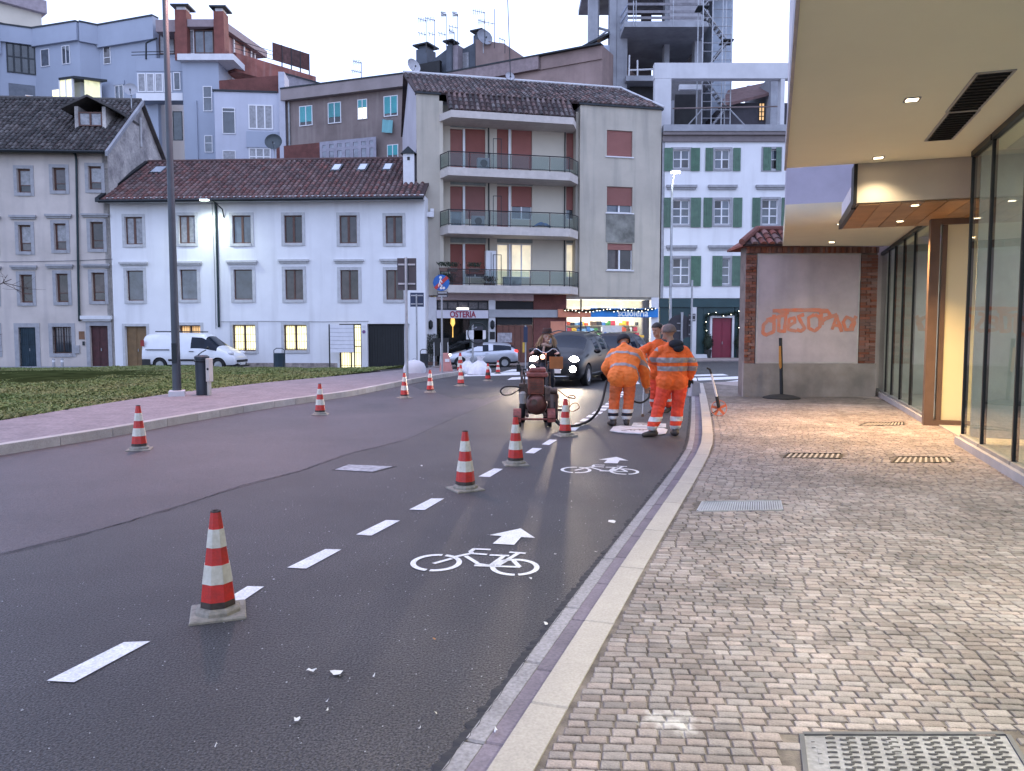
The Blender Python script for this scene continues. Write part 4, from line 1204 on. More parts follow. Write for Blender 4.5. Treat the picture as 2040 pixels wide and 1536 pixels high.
# balconies
BP = 1.05
for k, (t, b) in enumerate(((338, 354), (452, 468), (569, 584))):
    xa, xb = C.L(877, b, -.05)[0], C.L(1152, b, -.05)[0]
    xfa, xfb = C.L(893, b, -BP)[0], C.L(1136, b, -BP)[0]
    za, zt = C.L(1015, b, -BP)[1], C.L(1015, t, -BP)[1]
    slab_pts = [(xa, LG - .01, za), (xa, -.02, za), (xfa, -BP, za), (xfb, -BP, za), (xb, -.02, za), (xb, LG - .01, za)]
    slab_pts = [(xa, -.02, za), (xfa, -BP, za), (xfb, -BP, za), (xb, -.02, za), (x1w - .01, LG - .01, za), (x0w + .01, LG - .01, za)]
    mb = C.mb(); mb.prism(slab_pts, (0, 0, zt - za)); bal = mb.build('balcony', slab_cream, C.root, fix=True)
    zr_ = C.L(1015, t - 31, -BP)[1]
    pts = [(xa + .02, -.04), (xfa + .04, -BP + .05), (xfb - .04, -BP + .05), (xb - .02, -.04)]
    mb = C.mb(); mb.tube([(x, y, zr_) for x, y in pts], .028, 6); mb.tube([(x, y, zt + .08) for x, y in pts], .02, 6)
    mb.build('handrail', dark_metal, bal)
    posts = [pts[0]] + [(pts[1][0] + (pts[2][0] - pts[1][0]) * i / 6, -BP + .05) for i in range(7)] + [pts[3]]
    for (x, y), (x2, y2) in zip(posts[:-1], posts[1:]):
        a, b_ = Vector((x, y, 0)), Vector((x2, y2, 0)); d = (b_ - a).normalized(); n2 = Vector((-d.y, d.x, 0)) * .012
        p, q_ = a + d * .05, b_ - d * .05
        mb = C.mb(); mb.prism([(p.x - n2.x, p.y - n2.y, zt + .1), (q_.x - n2.x, q_.y - n2.y, zt + .1), (q_.x - n2.x, q_.y - n2.y, zr_ - .05), (p.x - n2.x, p.y - n2.y, zr_ - .05)], n2 * 2); mb.build('glass_panel', rail_glass, bal, fix=True)
    for x, y in posts:
        C.box('railing_post', x - .02, x + .02, y - .02, y + .02, zt + .002, zr_ - .01, dark_metal, bal)
    # divider between the two flats
    q = C.rect(982, t - 62, 990, t - 2, -.3); mb = bars(C, q[0], q[1] + .25, zt, q[3], .03, -.34, -.30); mb.build('flat_divider', dark_metal, bal)
# roof over the loggia and eaves
q0, q1 = C.L(877, 232, -.4), C.L(1152, 232, -.4)
zf0, zf1 = C.L(1015, 240, -BP)[1], C.L(1015, 226, -BP)[1]
mb = C.mb(); mb.prism([(q0[0], -.02, zf0), (C.L(899, 232, -BP)[0], -BP, zf0), (C.L(1143, 232, -BP)[0], -BP, zf0), (q1[0], -.02, zf0), (x1w, LG + .2, zf0), (x0w, LG + .2, zf0)], (0, 0, zf1 - zf0)); mb.build('loggia_roof', slab_cream, C.root, fix=True)
C.box('eaves', -.05, xp + .1, -.12, .3, ztop + .002, ztop + .1, dark_metal); C.box('eaves', xr - .1, xw + .06, -.12, .3, ztop + .002, ztop + .1, dark_metal)
DC = 9.0
ym, zm = DC / 2, C.L(1000, 160, DC / 2)[1]
xrl, xrr = C.L(803, 156, ym)[0], C.L(1238, 164, ym)[0]
rf = tile_roof(C, C.root, (-.1, -.08, ztop + .12), (xw + .1, -.08, ztop + .12), (xrl, ym, zm), (xrr, ym, zm), 0.29, 0.40, tile_dark_m, roof_base_m, 300, .015, 7, r=.10, thick=.1)
tile_roof(C, rf, (C.L(893, 232, -.9)[0], -.98, zf1 + .06), (C.L(1146, 232, -.9)[0], -.98, zf1 + .06), (C.L(893, 232, -.9)[0], -.06, ztop + .10), (C.L(1146, 232, -.9)[0], -.06, ztop + .10), .29, .33, tile_dark_m, roof_base_m, 0, .012, 9, r=.10, thick=.05)
mb = C.mb(); mb.prism([(xrl, ym, zm + .02), (xrr, ym, zm + .02), (xw + .1, DC, ztop), (-.1, DC, ztop)], (0, 0, -.1)); mb.prism([(xrr, ym, zm), (xw + .1, -.08, ztop + .1), (xw + .1, DC, ztop)], (0, 0, -.1)); mb.build('roof_back', tile_dark_m, rf, fix=True)
mb = C.mb(); mb.tube([(xrl, ym, zm + .06), (xrr, ym, zm + .06)], .1, 7); mb.tube([(xrr, ym, zm + .06), (xw + .1, -.1, ztop + .16)], .07, 6); mb.build('ridge', concrete_pale, rf)
mb = C.mb(); mb.box(.01, xw - .01, 1.01, DC, zshop + .1, ztop - .02); mb.box(.01, xw - .01, 2.4, DC, zb, zshop + .098); mb.prism([(.0, .281, zb), (.0, DC, zb), (.0, DC, ztop), (.0, ym, zm - .1), (.0, .281, ztop)], (.2, 0, 0)); mb.box(.21, xp - .01, .285, 1.0, zshop, ztop - .02); mb.box(xr + .01, xw - .01, .285, 1.0, zshop, ztop - .02); mb.build('rear_walls', mat('lavender_plaster', (.50, .48, .52), .85, var=.08, scale=.4, streak=((.35, .33, .36), .4)), C.root, fix=True)
# ---------------- ground floor
pink = mat('pink_lintel', (.46, .36, .36), .8, var=.06)
def pb(name, px, d0, d1, m, parent=None, **k): return C.pbox(name, px, d0, d1, m, parent, at=d0, **k)
yv = .0
pb('base_wall', (836, 592, 870, 735), .0, .3, fascia_white)
pb('lintel', (870, 585, 988, 598), .10, .4, pink); pb('lintel', (988, 585, 1063, 599), .10, .4, mat('pale_pink', (.55, .42, .42), .8)); pb('lintel', (1063, 585, 1128, 597), .10, .4, brick_wall_m)
up = pb('upper_window', (871, 600, 973, 617), .25, .3, mat('curtain_grey', (.22, .20, .20), .6, var=.3, scale=14))
q = C.rect(871, 600, 973, 617, .25); mb = bars(C, q[0], q[1], q[2], q[3], .05, .19, .245)
for i in range(1, 5): x = q[0] + (q[1] - q[0]) * i / 5; mb.box(x - .02, x + .02, .19, .245, q[2] + .05, q[3] - .05)
mb.build('window_bars', dark_metal, up)
pb('glow_strip', (910, 613, 934, 617), .17, .185, glow('interior_glint', (1, .95, .8), 1.6), up)
pb('grille_panel', (988, 600, 1063, 616), .2, .3, iron_dark); pb('pillar', (974, 598, 987, 735), .02, .3, fascia_white)
sg = pb('shop_sign', (870, 618, 973, 634), -.1, .02, mat('sign_white', (.62, .60, .66), .5, var=.04))
x_, z_ = C.L(922, 632, -.112)
o = obj('sign_letters', text_mesh('OSTERIA', .47, .01, .012, .78), sg); o.data.materials.append(mat('sign_red', (.32, .015, .06), .5)); o.matrix_local = Matrix.Translation((x_, -.115, z_))
pb('fascia_band', (974, 617, 1112, 632), -.06, .018, mat('fascia_grey', (.36, .37, .39), .5, var=.06))
pb('interior_wall', (866, 630, 990, 745), 1.2, 1.3, mat('dark_interior', (.035, .02, .025), .6, var=.3))
pb('shop_glass', (872, 635, 935, 728), .28, .29, rail_glass)
pb('shop_door', (936, 635, 972, 728), .27, .31, mat('green_dark_door', (.02, .035, .035), .4))
def lampbulb(px, py, w, h, name, m):
    x, z = C.L(px, py, .15); mb = C.mb(); mb.lathe([(w * .2, -h * .9), (w * .15, -h * .2), (w, h * .05), (w * .8, h * .4), (w * .1, h * .5)], 10, (x, .15, z)); return mb.build(name, m, C.root, smooth=60)
lampbulb(902, 646, .13, .8, 'pendant_lamp', glow('pendant_amber', (1, .55, .12), .8))
for px_ in (858, 981):
    x, z = C.L(px_, 645, -.12); mb = C.mb(); mb.lathe([(.06, -.3), (.13, -.15), (.12, .1), (.03, .2)], 8, (x, -.12, z)); mb.box(x - .02, x + .02, -.1, -.003, z + .1, z + .14); mb.build('wall_lantern', dark_metal, C.root)
pb('menu_board', (976, 661, 986, 676), -.03, .018, iron_dark)
bd = pb('garage_door', (990, 648, 1061, 735), .2, .3, mat('rust_door', (.155, .06, .04), .6, var=.12, scale=3))
q = C.rect(990, 648, 1061, 735, .2); mb = C.mb()
for i in range(1, 6): x = q[0] + (q[1] - q[0]) * i / 6; mb.box(x - .015, x + .015, .185, .198, q[2], q[3])
mb.build('door_ribs', mat('rust_rib', (.09, .035, .025), .6), bd)
pb('transom', (990, 632, 1061, 647), .22, .3, iron_dark)
pb('window_papers', (991, 663, 1020, 682), .16, .184, mat('papers', (.5, .48, .52), .6, var=.3, scale=6), bd)
pb('side_wall', (1063, 597, 1128, 735), .12, .3, brick_wall_m)
pb('salmon_shutter', (1097, 640, 1126, 668), .07, .11, mat('salmon_panel', (.62, .25, .15), .6, var=.06))
pb('corner_wall', (1297, 592, 1312, 735), .0, .3, fascia_white); pb('lintel', (1128, 586, 1297, 597), .13, .3, plaster_beige)
# lit shop
xa, xb = C.L(1127, 650, .25)[0], C.L(1297, 650, .25)[0]
zl0, zl1 = C.L(1210, 725, .25)[1], C.L(1210, 597, .25)[1]
shelf_m = mat('shop_shelf', (.75, .72, .62), .6)
C.box('shop_back', xa - .2, xb + .2, 2.2, 2.25, zb, zl1 + .3, shelf_m)
C.box('shop_ceiling', xa - .2, xb + .2, .35, 2.19, zl1 + .05, zl1 + .1, glow('shop_ceiling_light', (1, .95, .75), 1.7))
C.box('shop_floor', xa - .2, xb + .2, .35, 2.19, zb, zb + .45, shelf_m)
for px in (1127, 1157, 1297):
    x = C.L(px, 650, .25)[0]; C.box('mullion', x - .035, x + .035, .2, .3, zl0, zl1, white_pvc if px > 1160 or px < 1150 else dark_metal)
C.box('shop_glass', xa, xb, .245, .25, zl0, zl1, thin_glass('shop_window', (.96, .96, .96)))
C.box('stall_riser', xa, xb, .2, .34, zb, zl0, fascia_white)
rs = random.Random(21)
cols_ = [lin('#2f6fb5'), lin('#d85a30'), lin('#e8c23a'), lin('#3c8a4a'), lin('#222831'), lin('#c23a50'), lin('#e9e4d8'), lin('#7fb0d8'), lin('#5a4634'), lin('#f0f0ea')]
gm = [mat('goods_%s' % n, c, .5, var=.05) for n, c in zip(('blue', 'orange', 'yellow', 'green', 'black', 'red', 'cream', 'sky', 'brown', 'white'), cols_)]
sh = C.box('shelf_unit', xa + .1, xb - .1, 1.75, 2.15, zl0, zl0 + .05, shelf_m)
for i in range(7):
    z = zl0 + i * .36
    C.box('shelf', xa + .1, xb - .1, 1.4, 2.18, z + .055, z + .08, shelf_m, sh)
    x = xa + .15
    while x < xb - .25:
        w = rs.uniform(.08, .34); h = rs.uniform(.12, .29)
        if rs.random() < .85: C.box('goods', x, x + w * .9, 1.35, 1.35 + .3, z + .082, z + .082 + h, gm[rs.randrange(10)], sh)
        x += w
    # display in the window itself
for i in range(26):
    x = rs.uniform(xa + .1, xb - .4); z = zl0 + rs.choice((.0, .0, .45, .9, 1.3)); w = rs.uniform(.12, .4); h = rs.uniform(.15, .45)
    C.box('display_item', x, x + w, .45 + .02 * i, .5 + .02 * i, z, z + h, gm[rs.randrange(10)], sh)
wb = pb('window_poster', (1200, 649, 1239, 672), .30, .32, mat('poster_white', (.8, .8, .78), .5))
for i in range(4):
    x, z = C.L(1206 + 9 * i, 666, .29); mb = C.mb(); mb.lathe([(.13, -.005), (.13, .005)], 12, (x, .292, z), axis='Y'); mb.build('poster_picture', gm[(0, 3, 7, 4)[i]], wb)
# shop fascia
os_ = pb('shop_fascia', (1112, 616, 1177, 632), -.16, .0, mat('fascia_orange', (.62, .22, .12), .5, var=.08))
bs_ = pb('shop_sign', (1177.6, 614, 1311, 632), -.16, .0, mat('fascia_blue', (.004, .19, .56), .4, var=.05))
x_, z_ = C.L(1261, 630, -.175)
o = obj('sign_letters', text_mesh('scuoleria', .56, .01, .012, .92), bs_); o.data.materials.append(mat('sign_pale', (.75, .85, .9), .5)); o.matrix_local = Matrix.Translation((x_, -.178, z_))
sl_ = bpy.data.lights.new('shop_light', 'AREA'); sl_.shape = 'RECTANGLE'; sl_.size = 3.6; sl_.size_y = 1.2; sl_.energy = 75; sl_.color = (1, .93, .74)
o = bpy.data.objects.new('shop_light', sl_); COL.objects.link(o); o.parent = C.root; o.location = ((xa + xb) / 2, 1.0, zl1 - .02); o.rotation_euler = (R(-12), 0, 0)
# fairy-light garland over the sign
def garland(f, pts, d, name, label, n, rad, bulbs, parent=None, seed=1):
    rn = random.Random(seed); P = [f.L(x, y, d) for x, y in pts]
    P = [Vector((x, d, z)) for x, z in P]
    g = empty(name, f.W2L @ P[0], f.root.rotation_euler.z, label, 'garland')
    M_ = Matrix.LocRotScale(g.location, g.rotation_euler, None).inverted() @ f.W2L
    m = MB(); m.M = M_; q = along3(P, .035)
    for p in q:
        for _ in range(n):
            a = Vector((rn.gauss(0, 1), rn.gauss(0, .6), rn.gauss(0, 1))).normalized() * rad * rn.uniform(.5, 1.25)
            b = Vector((rn.gauss(0, 1), rn.gauss(0, 1), rn.gauss(0, 1))).normalized() * .032
            m.add([p + b, p - b, p + a], [(0, 1, 2)])
    tag(m.build('fir_needles', mat('fir_green', (.018, .035, .02), .8, var=.3), g), kind='stuff')
    for p in along3(P, bulbs):
        c = p + Vector((rn.uniform(-.03, .03), -rad * .9, rn.uniform(-rad, rad) * .6)); m = MB(); m.M = M_; m.ball(c, .019, 6, 4); m.build('bulb', glow('fairy_bulb', (1, .92, .7), 9), g)
    return g
def along3(P, step):
    out = []; carry = 0
    for a, b in zip(P[:-1], P[1:]):
        L = (b - a).length; x = carry
        while x < L: out.append(a.lerp(b, x / L)); x += step
        carry = x - L
    return out
garland(C, [(1124, 617), (1150, 620), (1175, 619), (1200, 616), (1225, 619), (1255, 617), (1280, 619), (1304, 614)], -.24, 'fairy_light_garland', 'fir garland with warm fairy lights along the top of the blue shop sign', 7, .14, .21)
# things on the balconies
def place(f, px, py, d):
    x, z = f.L(px, py, d); return f.W2L @ Vector((x, d, z))
P = place(C, 1021, 569, -.3); g = empty('balcony_cupboard', place(C, 977, 569, .1), C.root.rotation_euler.z, 'tall white cupboard on the lowest balcony next to the divider', 'cupboard')
m = MB(); m.box(-.28, .28, -.2, .2, 0, 1.9); m.build('cabinet', white_pvc, g, bevel=.02); m = MB(); m.box(-.01, .01, -.215, -.203, .1, 1.8); m.build('door_gap', dark_metal, g)
for px_, py_, nm, lb in ((963, 338, 'folded_chair', 'folded chair leaning behind the glass of the top balcony'), (952, 453, 'cooling_unit', 'grey cooling unit on the middle balcony')):
    g = empty(nm, place(C, px_, py_, -.2), C.root.rotation_euler.z, lb, nm.replace('_', ' '))
    m = MB(); m.box(-.35, .35, -.15, .15, .03, .6); m.build('casing', mat('grey_casing', (.3, .3, .32), .5), g, bevel=.02)
    m = MB(); m.lathe([(.2, -.16), (.2, -.152)], 16, (0, 0, .32), axis='Y'); m.build('fan_grille', dark_metal, g)
    for s_ in (-.28, .28): m = MB(); m.box(s_ - .03, s_ + .03, -.12, .12, 0, .03); m.build('foot', dark_metal, g)
g = empty('blue_tarpaulin', place(C, 1080, 453, -.5), C.root.rotation_euler.z, 'crumpled blue tarpaulin lying on the middle balcony', 'tarpaulin')
m = MB(); rn = random.Random(3); vs = []
for i in range(9):
    for j in range(5): vs.append(((i - 4) * .13, (j - 2) * .12, .02 + max(0, .28 * math.cos((i - 4) * .38) * math.cos((j - 2) * .6)) * rn.uniform(.5, 1.1)))
m.add(vs, [(i * 5 + j, i * 5 + 5 + j, i * 5 + 6 + j, i * 5 + 1 + j) for i in range(8) for j in range(4)]); m.build('tarp_sheet', mat('tarp_blue', (.02, .16, .38), .5), g)
def planter(P, rz, label, w, leaf, n, h, name='planter', pot=(.16, .10, .08), seed=1, cat='planter'):
    rn = random.Random(seed); g = empty(name, P, rz, label, cat)
    m = MB(); m.prism([(-w, -.12, 0), (w, -.12, 0), (w * .96, -.10, .0), (-w * .96, -.10, 0)], (0, 0, .001)); 
    m = MB(); m.add([(-w * .9, -.09, 0), (w * .9, -.09, 0), (w * .9, .09, 0), (-w * .9, .09, 0), (-w, -.12, .2), (w, -.12, .2), (w, .12, .2), (-w, .12, .2)], [(3, 2, 1, 0), (4, 5, 6, 7), (0, 1, 5, 4), (1, 2, 6, 5), (2, 3, 7, 6), (3, 0, 4, 7)]); m.build('pot', mat('pot' + str(pot[0]), pot, .7), g)
    m = MB()
    for _ in range(n * 3):
        b = Vector((rn.uniform(-w, w), rn.uniform(-.1, .1), .19)); t = b + Vector((rn.gauss(0, .09), rn.gauss(0, .09), h * rn.uniform(.3, 1)))
        s_ = Vector((rn.gauss(0, 1), rn.gauss(0, 1), .3)).normalized() * .028
        m.add([t - s_, t + Vector((0, 0, -.05)), t + s_, t + Vector((rn.gauss(0, .03), rn.gauss(0, .03), .05))], [(0, 1, 2, 3)])
        if rn.random() < .1: m.tube([b, b.lerp(t, .5) + Vector((rn.gauss(0, .02), 0, 0)), t], .006, 3)
    tag(m.build('leaves', leaf, g), kind='stuff'); return g
leaf_m = mat('balcony_leaves', (.03, .05, .025), .7, var=.3, scale=5)
rz = C.root.rotation_euler.z
planter(place(C, 893, 541, -.75), rz, 'dark plant box hanging at the left corner of the lowest balcony', .5, leaf_m, 90, .3, seed=2)
planter(place(C, 945, 541, -.8), rz, 'plant in a trough on the railing of the lowest balcony', .3, leaf_m, 50, .28, seed=3)
planter(place(C, 890, 571, -.6), rz, 'bushy plant standing at the left end of the lowest balcony', .35, leaf_m, 120, .5, seed=4)
planter(place(C, 975, 571, -.6), rz, 'low potted plant behind the glass of the lowest balcony', .3, leaf_m, 60, .35, seed=5)
g = empty('balcony_box', place(C, 1020, 569, -.5), rz, 'white storage box with a blanket on the lowest balcony', 'box')
m = MB(); m.box(-.5, .5, -.2, .2, 0, .42); m.build('box_body', mat('box_grey', (.45, .45, .48), .6), g, bevel=.02); m = MB(); m.box(-.53, .53, -.23, .23, .421, .47); m.build('box_lid', fascia_white, g, bevel=.02)
g = empty('air_conditioner', place(C, 853, 427, -.2), rz, 'white bracketed box on the left pier of the beige block', 'wall box'); m = MB(); m.box(-.3, .3, -.12, .17, -.15, .12); m.build('casing', white_pvc, g, bevel=.02); m = MB(); m.box(.1, .3, -.12, .1, .125, .3); m.build('cap', white_pvc, g, bevel=.02)

# ================================================================== SHUTTERED HOUSE, right
D = bld('shuttered_house', 'white house with green shutters, grey stone frames and a teal storefront', at(1314, 690, 45.2)[:2], at(1640, 690, 45.2)[:2])
zb = -.3; zt = D.L(1440, 283)[1]; zs = D.L(1440, 594)[1]
holes = []; jobs = []
for fr, sh_, cfg in (
    ((1341,298,1374,335), [(1323,295,1340,341), (1376,295,1394,341)], 0), ((1424,298,1454,336), [(1405,295,1420,341), (1460,295,1475,341)], 0), ((1521,297,1553,337), [(1520,294,1535.5,340), (1545.5,294,1556,340)], 1),
    ((1340,398,1374,447), [(1322,394,1339,453), (1376,394,1396,453)], 0), ((1423,398,1454,447), [(1401,394,1418,453), (1460,394,1478,453)], 0), ((1518,397,1550,447), [(1498,394,1514,453), (1556,394,1572,453)], 0),
    ((1340,514,1374,566), [(1322,510,1339,570), (1376,510,1396,570)], 0), ((1423,514,1454,566), [(1419,510,1438.5,570), (1458,510,1478,570)], 1), ((1518,514,1550,566), [(1498,510,1514,570), (1556,510,1572,570)], 0)):
    q = D.rect(*fr); holes.append(q); jobs.append((q, [(D.rect(*s), shutter_green) for s in sh_], fr))
hd = {398: 369, 514: 489}
for q, sh_, fr in jobs:
    h = None
    if fr[1] in (398, 397, 514):
        y = 369 if fr[1] < 500 else 489; h = (D.rect(fr[0] - 13, y, fr[2] + 14, y + 9), grey_stone)
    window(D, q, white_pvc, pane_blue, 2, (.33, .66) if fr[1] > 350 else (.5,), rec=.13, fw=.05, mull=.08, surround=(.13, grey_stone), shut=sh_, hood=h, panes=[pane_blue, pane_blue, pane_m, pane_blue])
wall(D, 'wall', D.L(1323.5, 400)[0], D.W, zs, zt, holes, plaster_white)
D.box('quoin', 0, D.L(1323, 400)[0], -.03, .28, zs, zt, grey_stone)
c_ = D.rect(1314, 264, 1640, 283); mb = D.mb(); mb.box(0, D.W, -.28, -.002, c_[2] + .35, c_[3]); mb.box(0, D.W, -.12, -.002, c_[2], c_[2] + .349); mb.build('cornice', mat('brown_cornice', (.20, .17, .17), .7, var=.1), D.root)
c2 = D.rect(1314, 251, 1640, 264); D.box('terrace_edge', 0, D.W, -.34, .2, c_[3] + .002, c2[3], concrete)
D.box('rear_walls', 0, D.W, .281, 5.0, zb, c_[3] + .1, plaster_white)
# storefront
D.pbox('storefront', (1314, 595, 1640, 612), -.12, .28, teal_m); D.pbox('storefront_panel', (1314, 612.5, 1400, 740), -.02, .28, teal_m); D.pbox('storefront_panel', (1387, 640, 1410, 706), -.05, -.021, teal_m)
D.pbox('storefront_panel', (1400.5, 612.5, 1412, 740), -.02, .28, teal_m); D.pbox('storefront_panel', (1463.5, 612.5, 1640, 740), -.02, .28, teal_m); D.pbox('storefront_panel', (1412.5, 612.5, 1463, 629), -.02, .28, teal_m)
q = D.rect(1418, 633, 1458, 718); d_ = door(D, (q[0], q[1], q[2], q[3]), mat('crimson_door', (.20, .012, .035), .45, var=.08), q[2], (.12, fascia_white), panels=1, label='crimson street door', rec=.1)
D.pbox('doorstep', (1376, 706, 1412, 716), -.5, -.05, concrete_pale)
D.pbox('door_jamb', (1379, 612, 1387, 722), -.25, -.022, concrete_pale)
garland(D, [(1407, 672), (1405, 650), (1408, 628), (1422, 625), (1438, 627), (1455, 625), (1470, 622), (1473, 640), (1470, 668)], -.2, 'door_garland', 'fir garland with gold baubles hung round the crimson door', 7, .17, .45, seed=5)
fir = mat('box_shrub', (.015, .03, .015), .8, var=.3)
for px_, lb in ((1410, 'dark shrub in a black pot left of the crimson door'), (1473, 'dark shrub in a black pot right of the crimson door')):
    P = place(D, px_, 714, -.35); g = empty('potted_shrub', P, 0, lb, 'potted shrub', 'shrubs beside the crimson door')
    m = MB(); m.lathe([(.16, 0), (.22, .5), (.20, .5), (.19, .45)], 12); m.build('pot', black_rubber, g)
    m = MB(); rn = random.Random(8)
    for _ in range(420):
        v = Vector((rn.gauss(0, 1), rn.gauss(0, 1), rn.gauss(0, 1))).normalized() * rn.uniform(.7, 1); c = Vector((v.x * .3, v.y * .3, .95 + v.z * .5)); s_ = Vector((rn.gauss(0, 1), rn.gauss(0, 1), rn.gauss(0, 1))).normalized() * .05
        m.add([c - s_, c + v * .06, c + s_], [(0, 1, 2)])
    m.ball((0, 0, .95), (.24, .24, .42), 10, 8); tag(m.build('foliage', fir, g), kind='stuff')
    m = MB(); m.tube([(0, 0, .44), (0, 0, .7)], .025, 6); m.build('trunk', wood_brown, g)
# ================================================================== BUILDINGS BEHIND
def simple_window(f, px, fm, pm, cols=1, trans=(), d=0.0, proud=False, label=None, blind=None, bfrac=.6):
    """window standing in a shallow box on a far wall"""
    x0, x1, z0, z1 = f.rect(*px, d)
    w = max(.05, (x1 - x0) * .05)
    ya = d - .06
    mb = bars(f, x0, x1, z0, z1, w, ya, d - .003)
    for c in range(1, cols): x = x0 + (x1 - x0) * c / cols; mb.box(x - w * .6, x + w * .6, ya, d - .003, z0 + w, z1 - w)
    for t in trans: z = z0 + (z1 - z0) * t; mb.box(x0 + w, x1 - w, ya + .004, d - .004, z - w * .5, z + w * .5)
    o = tag(mb.build('window', fm, f.root), label)
    for c in range(cols):
        a, b = x0 + (x1 - x0) * c / cols + w * .7, x0 + (x1 - x0) * (c + 1) / cols - w * .7
        f.box('pane', a, b, d - .03, d - .004, z0 + w, z1 - w, pm, o)
    if blind: roller(f, x0 + w, x1 - w, z1 - (z1 - z0) * bfrac, z1 - w * .5, d - .05, blind, o)
    return o

E = empty('grey_apartment_block', (-45, 60, 0), 0, 'tall blue grey apartment block behind the left houses, with glazed bays and a brick penthouse', 'building')
ZT = at(160, 46, 62.0).z
ring_ = [(-120, 58), (-2, 62.4), (70, 63.4), (160, 62.0), (200, 62.8), (312, 60.9)]
def gp(px, Y, py=400): p = at(px, py, Y); return (p.x, p.y)
RP = [gp(a, b, 130) for a, b in ring_]
EF = []
for i in range(len(RP) - 1):
    f = Frame(E, RP[i], RP[i + 1]); EF.append(f)
    zb_ = f.L((ring_[i][0] + ring_[i + 1][0]) / 2, 88)[1]
    f.box('wall', 0, f.W, 0, .3, 0, zb_, plaster_blue)
    f.box('parapet', -.02, f.W + .02, -.28, .3, zb_ + .003, ZT, plaster_blue); f.box('coping', -.03, f.W + .03, -.34, .32, ZT + .002, ZT + .12, dark_metal)
fa, fb, fc, fd = EF[1], EF[2], EF[3], EF[4]
mb = MB(); mb.M = Matrix.Translation((45, -60, 0)); back = [(p[0], p[1] + .35) for p in RP]
mb.prism([(x, y, 0) for x, y in back] + [(back[-1][0], 78, 0), (back[0][0], 78, 0)], (0, 0, ZT - .3)); mb.build('rear_walls', plaster_blue, E, fix=True)
dark_glass = mat('dark_glazing', (.05, .06, .065), .1, var=.3, scale=1.5, spec=.8)
simple_window(fa, (13, 83, 71, 147), dark_metal, dark_glass, 4, (.5,), label='dark glazed loggia')
fa.pbox('recess', (18, 168, 70, 215), -.05, -.003, mat('recess_shade_tone', (.16, .18, .21), .9)); simple_window(fa, (51, 190, 66, 214), white_pvc, pane_warm, 1, (), d=-.06, label='warm lit balcony door')  # flat panel; the shade of the recess is put into its dark colour
simple_window(fb, (82, 98, 99, 133), white_pvc, pane_blue, 1); simple_window(fb, (124, 91, 140, 128), white_pvc, pane_blue, 2); simple_window(fb, (105, 178, 122, 210), white_pvc, pane_lit, 1, label='lit window')
simple_window(fd, (207, 91, 221, 128), white_pvc, pane_m, 1, (.35,)); simple_window(fd, (230, 170, 247, 202), white_pvc, pane_blue, 2)
fd.pbox('window_recess', (225, 161, 247, 169), -.08, -.003, plaster_blue)
# lit corner bay
xb0, xb1, zb0, zb1 = fb.rect(137, 165, 160, 210); d = fb.W
mb = fb.mb(); mb.prism([(xb0, -.9, zb1), (d + .3, -.9, zb1), (d + 2.0, .6, zb1), (xb0, .6, zb1)], (0, 0, .18)); mb.build('bay_roof', dark_metal, E, fix=True)
for i in range(2): fb.box('bay_pane', xb0 + .05 + i * (d - xb0) / 2, xb0 + (d - xb0) / 2 * (i + 1) - .02, -.8, -.77, zb0, zb1, glow('bay_glow', (1, .92, .5), .5, .3), E)
for x in (xb0, (xb0 + d) / 2, d): fb.box('bay_post', x - .05, x + .05, -.86, -.69, zb0, zb1 - .002, white_pvc, E)
q = fc.rect(163, 165, 197, 210); fc.box('bay_pane', .15, q[1], -.75, -.72, q[2], q[3] - .02, glow('bay_side_glow', (.8, .78, .45), .42, .3), E); fc.box('bay_post', q[1], q[1] + .1, -.8, -.1, q[2], q[3] - .02, white_pvc, E)
# bay with white windows + roof terrace
f = Frame(E, gp(272, 60.0, 150), gp(364, 60.0, 150))
fd2 = f; f.pbox('bay_parapet', (271, 116, 364, 142), -.02, 1.2, plaster_blue); f.pbox('bay_wall', (271, 142.5, 364, 200), .02, 1.2, plaster_blue)
f.pbox('bay_skirt', (271, 185, 364, 200), -.02, .018, white_pvc)
q = f.rect(274, 146, 343, 184); 
for i in range(4):
    a = q[0] + (q[1] - q[0]) * i / 4; b = q[0] + (q[1] - q[0]) * (i + 1) / 4
    w = bars(f, a + .02, b - .02, q[2], q[3], .08, -.05, .015).build('window', white_pvc, E); f.box('pane', a + .1, b - .1, -.02, .015, q[2] + .08, q[3] - .08, pane_curtain, w)
w = bars(f, *f.rect(346, 144, 360, 180), .07, -.05, .015).build('window', white_pvc, E); q = f.rect(347, 146, 359, 178); f.box('pane', q[0], q[1], -.02, .015, q[2], q[3], pane_blue, w)
mb = f.mb()
for z_ in (104, 110): 
    a = f.L(262, z_, -.05); b = f.L(350, z_ - 2, -.05); mb.tube([(a[0], -.05, a[1]), (b[0], -.05, b[1])], .03, 5)
a = f.L(291, 118, -.05); b = f.L(291, 86, -.05); c = f.L(302, 80, -.05); e = f.L(313, 76, -.05)
mb.tube([(a[0], -.05, a[1]), (b[0], -.05, b[1]), (c[0], -.05, c[1]), (e[0], -.05, e[1])], .07, 6); mb.build('terrace_rail', dark_metal, E)
f.pbox('terrace_wall', (305, 55, 372, 116), 1.3, 1.5, plaster_blue)
f.pbox('roof_slab', (310, 39, 352, 63), -.2, 1.6, mat('mauve_fascia', (.30, .24, .25), .8, var=.08))
simple_window(f, (318, 68, 348, 108), wood_brown, pane_curtain, 2, (), d=1.3)
